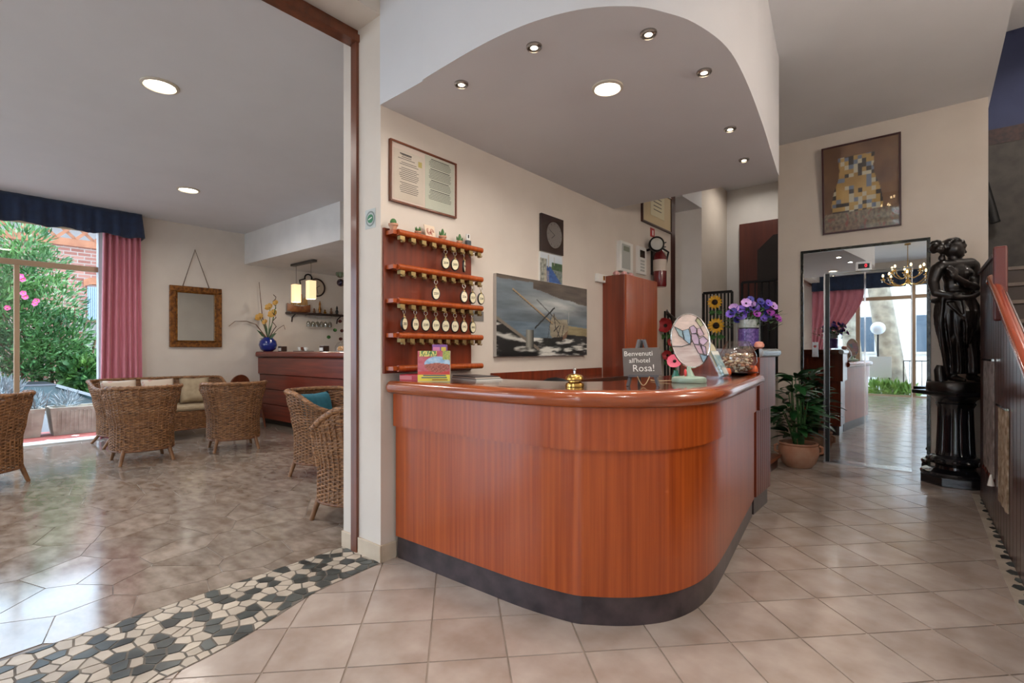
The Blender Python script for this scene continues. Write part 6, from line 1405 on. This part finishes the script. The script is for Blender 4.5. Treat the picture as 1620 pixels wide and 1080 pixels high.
for k, (px, py, m_) in enumerate(((530, 522, lf), (520, 533, lf), (538, 508, redw), (541, 523, redw), (539, 536, redw))):
    y, z = onX(px, py, WWX); t = thing('wall_ornament', ('green leaf ornament, upper one on the wall by the glasses', 'green leaf ornament, lower one on the wall by the glasses', 'red wall bead, topmost beside the shelf end', 'red wall bead, middle one beside the shelf end', 'red wall bead, lowest one just above the cake dome')[k], 'wall ornament', (WWX, y, z), group='wall ornaments'); MB().lathe([(.034, 0), (.028, .015), (0, .02)], 16, sx=1.2).xf(WALLM(y, z, WWX)).build('disc', m_, t, smooth=True)
# ------------------------------------------------------------------ garden behind the window
GZ = -.775
pav = mat('red_paving', C(120, 58, 54), .7, var=C(150, 84, 78), scale=8); struct(MB().box(-34, -18, -.95, WWX - .3, 18, GZ).build('ground_garden', mat('grey_gravel', C(112, 110, 106), .9, var=C(140, 138, 130), scale=3)))
pvo = struct(MB().box(-10.6, -6, GZ, WWX - .3, 9, -.015).build('floor_terrace', pav))
k = 0
for y in [i * .32 for i in range(-6, 12)]:
    k += 1; xx = -9.55 if k % 2 else -9.8; MB().prism([(xx - .08, y), (xx, y - .05), (xx + .08, y), (xx, y + .05)], -.0149, -.011).build('inlay_tile', mat('white_inlay', C(214, 210, 204), .6), pvo)
trm = mat('weathered_concrete', C(150, 142, 130), .85, var=C(176, 170, 158), scale=7, detail=7)
TX = -10.2
def trough(y0, y1, label):
    t = thing('planter_trough', label, 'planter', (TX, (y0 + y1) / 2, -.015), group='concrete planters'); z0, z1 = -.015, .40
    vs = [(TX - .17, y0 + .05, z0), (TX + .17, y0 + .05, z0), (TX + .17, y1 - .05, z0), (TX - .17, y1 - .05, z0), (TX - .24, y0, z1), (TX + .24, y0, z1), (TX + .24, y1, z1), (TX - .24, y1, z1), (TX - .20, y0 + .04, z1), (TX + .20, y0 + .04, z1), (TX + .20, y1 - .04, z1), (TX - .20, y1 - .04, z1), (TX - .20, y0 + .04, z1 - .06), (TX + .20, y0 + .04, z1 - .06), (TX + .20, y1 - .04, z1 - .06), (TX - .20, y1 - .04, z1 - .06)]
    fs = [(0, 3, 2, 1)] + [(k, (k + 1) % 4, 4 + (k + 1) % 4, 4 + k) for k in range(4)] + [(4 + k, 4 + (k + 1) % 4, 8 + (k + 1) % 4, 8 + k) for k in range(4)] + [(8 + k, 8 + (k + 1) % 4, 12 + (k + 1) % 4, 12 + k) for k in range(4)] + [(12, 13, 14, 15)]
    MB().add(vs, fs).build('trough', trm, t); b = MB()
    for i in range(int((y1 - y0) / .045)): y = y0 + .07 + .045 * i; 
    n_ = int((y1 - y0 - .14) / .05)
    for i in range(n_): y = y0 + .09 + .05 * i; b.bar((TX + .175, y, z0 + .04), (TX + .236, y, z1 - .05), .02, .012)
    b.build('ribs', trm, t, kind='stuff')
ty = onX(74.5, 0, TX + .2)[0]
trough(ty - 1.05, ty - .02, 'ribbed concrete planter left of the gap outside the window'); trough(ty + .03, ty + 1.15, 'ribbed concrete planter right of the gap outside the window'); trough(ty - 2.2, ty - 1.1, 'ribbed concrete planter hidden behind the left armchair')
def leaves(parent, blobs, n, size, m_, name='foliage', asp=.22, up=.3):
    b = MB(); tot = sum(bl[3] ** 2 for bl in blobs)
    for bl in blobs:
        for k in range(int(n * bl[3] ** 2 / tot)):
            d = Vector((R.gauss(0, 1), R.gauss(0, 1), R.gauss(0, 1))).normalized(); c = Vector(bl[:3]) + Vector((d.x * bl[3], d.y * bl[3], d.z * bl[3] * (bl[4] if len(bl) > 4 else 1))) * R.uniform(.55, 1.05)
            g = (d + Vector((R.uniform(-.7, .7), R.uniform(-.7, .7), R.uniform(-.3, .9) + up))).normalized(); s = g.cross(Vector((R.uniform(-1, 1), R.uniform(-1, 1), R.uniform(-1, 1)))).normalized(); L_ = size * R.uniform(.7, 1.3)
            b.add([c, c + g * L_ * .5 + s * L_ * asp, c + g * L_, c + g * L_ * .5 - s * L_ * asp], [(0, 1, 2, 3)])
    return b.build(name, m_, parent, kind='stuff')
lav = mat('lavender_grey', C(120, 132, 138), .8, var=C(160, 170, 176), scale=8); oll = mat('oleander_leaf', C(40, 82, 44), .5, var=C(98, 140, 72), scale=1.6, pos=(.35, .7))
lb = thing('lavender_bush', 'grey green lavender bush growing in the left planter', 'bush', (TX, ty - .45, .34))
leaves(lb, [(TX, ty - .78, .58, .26), (TX, ty - .45, .60, .22), (TX, ty - .1, .46, .12), (TX, ty + .25, .46, .12)], 2000, .13, lav, asp=.06, up=.8)
b = MB()
for k in range(10): y = ty - .9 + .1 * k; b.tube([(TX, y, .34), (TX + R.uniform(-.05, .05), y + R.uniform(-.06, .06), .6)], .006, 5)
b.build('stems', twig, lb)
olx = -15.0
ol = thing('oleander_tree', 'tall green oleander with pink blossoms outside the garden window', 'tree', (olx, 2.4, GZ))
def og(px, py, r, X_=olx): y, z = onX(px, py, X_); return (X_ + R.uniform(-.2, .2), y, z, r * 1.3)
OB = [og(40, 385, .38), (olx, *onX(8, 440, olx), .7), og(62, 430, .40), og(20, 500, .6), og(75, 480, .5), og(50, 540, .65), og(100, 530, .42), og(110, 575, .36), og(70, 585, .5), og(15, 580, .6), og(-40, 500, .7), og(-60, 420, .6), og(90, 560, .45), og(40, 410, .3), og(125, 590, .25), og(-120, 520, .8)]
leaves(ol, OB, 15000, .15, oll, asp=.13)
b = MB()
for k in range(9): a = R.uniform(-.5, .5); b.tube([(olx + .1 * a, 2.0 + .12 * k - .4, GZ), (olx + .2 * a, 1.9 + .16 * k - .5, .9), (olx + .3 * a, 1.6 + .24 * k - .6, 2.2)], [.04, .03, .012], 7)
b.build('trunks', twig, ol)
pkm = mat('oleander_pink', C(206, 70, 122), .5)
for k, (px, py) in enumerate(((37, 464), (40, 470), (55, 480), (58, 476), (33, 437), (12, 487), (-20, 470), (36, 442))):
    y, z = onX(px, py, olx + .85); flower('blossom', (olx + .85, y, z), (1, -.3, .2), .055, pkm, yel, ol, 5, .25, .2)
yg = mat('yellow_green_leaf', C(86, 122, 50), .5, var=C(50, 92, 52), scale=4)
sb = thing('garden_shrub', 'yellow green shrub at the right of the garden window', 'shrub', (-14.5, *onX(140, 0, -14.5)[:1], GZ)); y, z = onX(140, 575, -14.5)
leaves(sb, [(-14.5, y - .1, z - .2, .36), (-14.5, y + .2, z - .55, .40), (-14.5, y + .3, z - .1, .3)], 2200, .16, yg, asp=.25); MB().tube([(-14.5, y, GZ), (-14.5, y, z)], .03, 6).build('trunk', twig, sb)
# car
cxx, cyy = -13.05, 2.5
ca2 = thing('parked_car', 'pale parked car with dark roof, partly hidden by lavender outside the window', 'car', (cxx, cyy, GZ), 0)
q = lambda b: b.xf(Matrix.Translation((cxx, cyy, GZ)))
paint = mat('pale_car_paint', C(176, 186, 192), .2, .2, coat=.8); cg = mat('car_glass', C(50, 76, 84), .06, coat=1)
sec = []
for y, w, zt, zb in ((-3.3, .60, .62, .34), (-3.2, .76, .84, .26), (-2.4, .82, .93, .2), (-1.0, .84, .95, .2), (.1, .84, .95, .2), (.5, .82, .90, .2), (1.0, .78, .78, .24), (1.15, .62, .58, .32)): sec.append([(-w, y, zb), (w, y, zb), (w * 1.0, y, (zb + zt) / 2), (w * .97, y, zt), (-w * .97, y, zt), (-w, y, (zb + zt) / 2)])
q(MB().loft(sec)).build('body', paint, ca2, smooth=True)
q(MB().loft([[(-w, y, .94), (w, y, .94), (w * .84, y, zt), (-w * .84, y, zt)] for y, w, zt in ((-3.0, .74, .96), (-2.5, .76, 1.34), (-1.7, .76, 1.40), (-.75, .76, 1.39), (.25, .76, .955))])).build('glasshouse', cg, ca2)
q(MB().loft([[(-.65, y, z), (.65, y, z), (.62, y, z + .025), (-.62, y, z + .025)] for y, z in ((-2.5, 1.335), (-1.7, 1.395), (-.74, 1.388))])).build('roof', mat('dark_car_roof', C(34, 32, 42), .3), ca2)
for s in (-1, 1): q(MB().bar((s * .645, -.74, 1.385), (s * .755, .28, .95), .08, .05)).build('pillar', paint, ca2); q(MB().bar((s * .7, -1.6, 1.38), (s * .77, -1.6, .95), .05, .04)).build('pillar', black, ca2)
for s in (-1, 1):
    for y in (-2.5, .45): q(MB().lathe([(.30, -.09), (.31, -.05), (.31, .05), (.30, .09), (.16, .10)], 24).xf(Matrix.Translation((s * .74, y, .31)) @ Matrix.Rotation(PI / 2, 4, 'Y'))).build('wheel', black, ca2, smooth=True)
    q(MB().sphere((s * .93, -.02, 1.0), (.11, .07, .075), 14, 8)).build('wing_mirror', paint, ca2, smooth=True)
# blue tarpaulin cover, fence
ty0, tz1 = onX(122, 578, -16.2)
tp = thing('blue_cover', 'dark blue tarpaulin cover under the shrubs behind the car', 'cover', (-16.2, ty0 + .5, GZ)); b = MB()
rings = [[(-16.2 + math.cos(a) * w, ty0 + .45 + math.sin(a) * w * 1.2, z) for a in [2 * PI * k / 20 for k in range(20)]] for z, w in ((GZ, .62), (.2, .60), (tz1 - .1, .56), (tz1, .40), (tz1 + .06, .2))]
b.loft(rings); b.build('sheet', mat('blue_tarp', C(24, 62, 92), .45), tp, smooth=True)
FX = -17.4
fe = thing('garden_fence', 'grey wooden fence with lattice panel and tiled cap in the garden', 'fence', (FX, onX(140, 0, FX)[0], GZ)); fy0, fz1 = onX(117, 508, FX); greyf = mat('grey_fence_wood', C(146, 140, 132), .7, var=C(120, 114, 108), scale=6)
MB().box(FX - .08, fy0, fz1 - .25, FX + .08, fy0 + 3.5, fz1 - .02).build('beam', greyf, fe); MB().box(FX - .15, fy0 - .05, fz1 - .02, FX + .15, fy0 + 3.6, fz1 + .04).build('cap', mat('brown_cap', C(120, 84, 64), .7), fe)
py0 = onX(135, 0, FX)[0]; MB().box(FX - .1, py0, GZ, FX + .1, py0 + .3, fz1 - .25).build('post', greyf, fe); MB().box(FX - .1, py0 + 2.3, GZ, FX + .1, py0 + 2.6, fz1 - .25).build('post', greyf, fe)
for k in range(26):
    z0 = -2.4 + .17 * k; 
    for sgn in (1, -1):
        P_ = [(py0 + .3, z0), (py0 + 2.3, z0 + sgn * 2.0)]; (a, za_), (c, zc_) = P_
        lo_, hi_ = GZ + .1, fz1 - .26
        def cl(y, z, y2, z2):
            t0, t1 = 0., 1.; dz_ = z2 - z
            for lim, sg in ((lo_, 1), (hi_, -1)):
                if abs(dz_) < 1e-9: continue
                t = (lim - z) / dz_
                if dz_ * sg > 0: t0 = max(t0, t)
                else: t1 = min(t1, t)
            return t0, t1
        zz0 = z0 if sgn > 0 else z0 + 2.0; t0, t1 = cl(a, zz0, c, zz0 + sgn * 2)
        if t1 - t0 > .03: MB().bar((FX + .02 * sgn, a + (c - a) * t0, zz0 + sgn * 2 * t0), (FX + .02 * sgn, a + (c - a) * t1, zz0 + sgn * 2 * t1), .045, .015, up=(1, 0, 0)).build('lattice_slat', greyf, fe)
# brick house
HXb = -21.
bm_ = bpy.data.materials.new('pink_brickwork'); bm_.use_nodes = True; nt = bm_.node_tree; bn = nt.nodes.new('ShaderNodeTexBrick'); tcn = nt.nodes.new('ShaderNodeTexCoord'); sepx = nt.nodes.new('ShaderNodeSeparateXYZ'); cmb = nt.nodes.new('ShaderNodeCombineXYZ')
nt.links.new(tcn.outputs['Object'], sepx.inputs[0]); nt.links.new(sepx.outputs['Y'], cmb.inputs[0]); nt.links.new(sepx.outputs['Z'], cmb.inputs[1]); nt.links.new(cmb.outputs[0], bn.inputs['Vector'])
bn.inputs['Scale'].default_value = 1.; bn.inputs['Brick Width'].default_value = .34; bn.inputs['Row Height'].default_value = .115; bn.inputs['Mortar Size'].default_value = .014; bn.inputs['Color1'].default_value = C(124, 74, 62); bn.inputs['Color2'].default_value = C(152, 106, 92); bn.inputs['Mortar'].default_value = C(146, 132, 122)
nt.links.new(bn.outputs['Color'], nt.nodes['Principled BSDF'].inputs['Base Color']); nt.nodes['Principled BSDF'].inputs['Roughness'].default_value = .9
hs_ = thing('brick_house', 'pink brick house with lattice eaves across the garden', 'building', (HXb, 4, GZ)); ey_, ez_ = onX(80, 376, HXb)
MB().box(HXb - 5, -8, GZ, HXb, 14, ez_).build('brick_wall', bm_, hs_)
tmb = mat('orange_timber', C(140, 82, 50), .6, var=C(158, 100, 66), scale=5); MB().box(HXb, -8, ez_ - .18, HXb + .06, 14, ez_ + .05).build('eaves_beam', tmb, hs_)
MB().box(HXb - 5, -8, ez_ + .85, HXb + .5, 14, ez_ + 1.05).build('roof', mat('roof_tile', C(150, 90, 70), .8), hs_)
MB().box(HXb - .6, -8, ez_, HXb - .5, 14, ez_ + .85).build('gallery_wall', whitep, hs_)
for k in range(24):
    y = -3 + .46 * k
    for s in (1, -1): MB().bar((HXb + .03 * (s + 1), y, ez_ + .05), (HXb + .03 * (s + 1), y + s * .8, ez_ + .85), .09, .02, up=(1, 0, 0)).build('lattice_slat', tmb, hs_)
wy0, wz1 = onX(138, 450, HXb); wy1 = onX(158, 0, HXb)[0]; wz0 = onX(148, 506, HXb)[1]; blu = mat('pale_blue_shutter', C(132, 146, 164), .6)
for y0, y1 in ((wy0, wy1), (wy0 - 3.2, wy1 - 3.2)):
    wdo = MB().box(HXb - .02, y0, wz0, HXb + .02, y1, wz1 - .06).build('window', blu, hs_)
    for k in range(5): MB().box(HXb + .02, y0 + .04 + (y1 - y0 - .08) * k / 5, wz0, HXb + .04, y0 + .02 + (y1 - y0 - .08) * (k + 1) / 5, wz1 - .07).build('shutter_slat', blu, wdo)
    n_ = 9; MB().loft([[(HXb + x_, y0 - .1 + (y1 - y0 + .2) * k / n_, wz1 - .08 + dz_ + .10 * math.sin(PI * k / n_)) for x_, dz_ in ((0, 0), (.05, 0), (.05, .22), (0, .22))] for k in range(n_ + 1)]).build('brick_arch', tmb, hs_)
# ------------------------------------------------------------------ entrance side, seen in the lift doors
cu0 = mir(1305, 0, FY + .15)[0]; cu1 = mir(1360, 0, FY + .15)[0]; czb = 3.0
drapes('front_curtain', 'sheer rose curtain tied back at the entrance glazing', cu0, cu1, FY + .14, 3.02, .9, rose, 7, lambda t: (GX0 - .0, cu1 + .1 - (cu1 + .1 - cu0 - .12) * smooth01(.05, .9, t)), 1, .035)
b = MB(); N_ = 200
for j in range(5):
    t = j / 4
    for i in range(N_ + 1): x = GX0 + (GX1 - GX0) * i / N_; b.v.append((x, FY + .2 + (.3 + .7 * t) * .02 * math.sin(x * 30), 3.4 - .42 * t))
for j in range(4):
    for i in range(N_): a = j * (N_ + 1) + i; b.f.append((a, a + 1, a + N_ + 2, a + N_ + 1))
o = b.build('front_valance', navy, None, smooth='all'); tag(o, 'navy valance over the entrance glazing', 'valance'); o.modifiers.new('s', 'SOLIDIFY').thickness = .006
CHY = -1.3; chx, chz = mir(1436, 438, CHY)
ch = thing('chandelier', 'gold chandelier with candle lamps, reflected in the lift doors', 'chandelier', (chx, CHY, chz)); c0 = Vector((chx, CHY, chz))
MB().lathe([(.0, -.16), (.03, -.15), (.05, -.10), (.02, -.04), (.035, .04), (.015, .1), (.02, .2), (.006, .26)], 20, c0).tube([c0 + Vector((0, 0, .25)), (chx, CHY, ZC - .03)], .008, 8).build('stem', brass, ch, smooth=True); MB().lathe([(.06, -.03), (.055, 0)], 20, (chx, CHY, ZC - .001)).build('ceiling_rose', brass, ch)
flame = mat_emit('candle_bulb_glow', (1, .72, .36, 1), 14); cry = mat('crystal', C(230, 236, 240), .05, .3, coat=1)
for tier, (nr, rr, zz) in enumerate(((8, .46, -.02), (6, .30, .14))):
    for k in range(nr):
        a = 2 * PI * k / nr + tier * .3; d = Vector((math.cos(a), math.sin(a), 0)); p_ = [c0 + Vector((0, 0, zz - .08)), c0 + d * rr * .4 + Vector((0, 0, zz - .16)), c0 + d * rr * .8 + Vector((0, 0, zz - .10)), c0 + d * rr + Vector((0, 0, zz))]
        arm = MB().tube(catmull(p_, 4), .009, 6).build('arm', brass, ch, smooth=True); e = c0 + d * rr + Vector((0, 0, zz)); MB().lathe([(.004, -.01), (.045, .0), (.05, .012), (.012, .014), (.012, .07), (0, .07)], 12, e).build('candle_cup', brass, arm, smooth=True)
        MB().lathe([(.012, .07), (.019, .09), (.014, .115), (0, .135)], 10, e).build('bulb', flame, arm, smooth=True)
        for j in range(3): MB().sphere(e + Vector((.03 * math.cos(j * 2.1), .03 * math.sin(j * 2.1), -.04)), (.008, .008, .02), 6, 4).build('crystal_drop', cry, arm)
l = bpy.data.lights.new('chandelier_light', 'POINT'); l.energy = 22 * LAMP; l.color = warm; l.shadow_soft_size = .03; lo = bpy.data.objects.new('glow', l); COL.objects.link(lo); lo.parent = ch; lo.location = (0, 0, -.20)
struct(MB().box(-16, -30, -.16, 16, FY - .3, -.06).build('ground_street', mat('pale_paving', C(176, 172, 164), .8, var=C(190, 186, 178), scale=2)))
bark = mat('mottled_bark', C(128, 116, 100), .85, var=C(170, 158, 138), scale=4, detail=6)
def mtrunk(pxa, pxb, Y_, r, label):
    xa = mir(pxa, 0, Y_)[0]; xb = mir(pxb, 0, Y_)[0]; t = thing('plane_tree', label, 'tree', (xb, Y_, -.06)); MB().tube([(xb, Y_, -.06), ((xa + 2 * xb) / 3, Y_, 1.2), (xa, Y_, 3.2), (xa - .2, Y_, 6.5)], [r * 1.15, r, r * .9, r * .8], 16).build('trunk', bark, t, smooth=True)
    leaves(t, [(xa - .3, Y_ - .2, 7.4, .9, .8), (xa + .3, Y_, 6.8, .7, .8)], 2600, .35, oll, asp=.3)
mtrunk(1390, 1415, -6.6, .33, 'thick pale plane tree in front of the entrance'); mtrunk(1340, 1352, -10.2, .3, 'slimmer plane tree at the left of the entrance')
glx, glz = mir(1388.5, 519, -5.6); gt = thing('globe_lamp', 'white globe lamp on a thin black post before the entrance', 'street lamp', (glx, -5.6, -.06)); MB().tube([(glx, -5.6, -.06), (glx, -5.6, glz - .17)], .025, 10).build('post', iron, gt); MB().sphere((glx, -5.6, glz), .19, 20, 14).build('globe', mat('opal_globe', C(238, 240, 244), .3), gt, smooth=True)
bxm, bzm = mir(1392, 580, -5.2); bd = thing('notice_board', 'blank white board standing under the globe lamp', 'board', (bxm, -5.2, -.06)); MB().box(bxm - .27, -5.22, bzm - .32, bxm + .27, -5.18, bzm + .3).build('panel', white, bd); 
for s in (-1, 1): MB().box(bxm + s * .22 - .02, -5.22, -.06, bxm + s * .22 + .02, -5.18, bzm - .32).build('leg', iron, bd)
shx = mir(1402, 0, -4.75)[0]; fg = thing('fern_bed', 'bright green low plants outside the entrance', 'plants', (shx, -4.75, -.06)); leaves(fg, [(shx - .15, -4.75, .1, .2), (shx + .2, -4.72, .05, .2), (shx + .5, -4.72, .0, .18)], 700, .25, mat('fresh_green', C(110, 150, 60), .5, var=C(150, 180, 90), scale=5), asp=.1, up=.6)
rx0, rx1 = mir(1428, 0, -5.0)[0], mir(1470, 0, -5.0)[0]
railing('street_railing', 'black curved railing outside the entrance', (rx0, -5.5), (rx1 + .4, -5.55), -.06, .95, 8)
wh = thing('white_house', 'plain white house across the street with grey roof band', 'building', (0, -16, -.06)); MB().box(-9, -17.5, -.06, 9, -15, 5.2).build('wall', whitep, wh); MB().box(-9.2, -17.6, 5.2, 9.2, -14.8, 5.6).build('roof', mat('roof_tile', C(150, 90, 70), .8), wh)
for x in (-5, -2.5, 0, 2.5, 5): w_ = MB().box(x - .5, -15.02, 1.2, x + .5, -14.98, 2.8).build('window', mat('house_window', C(80, 92, 104), .2), wh); MB().box(x - .56, -14.98, 1.1, x + .56, -14.9, 1.2).build('window_sill', stone_l, w_)
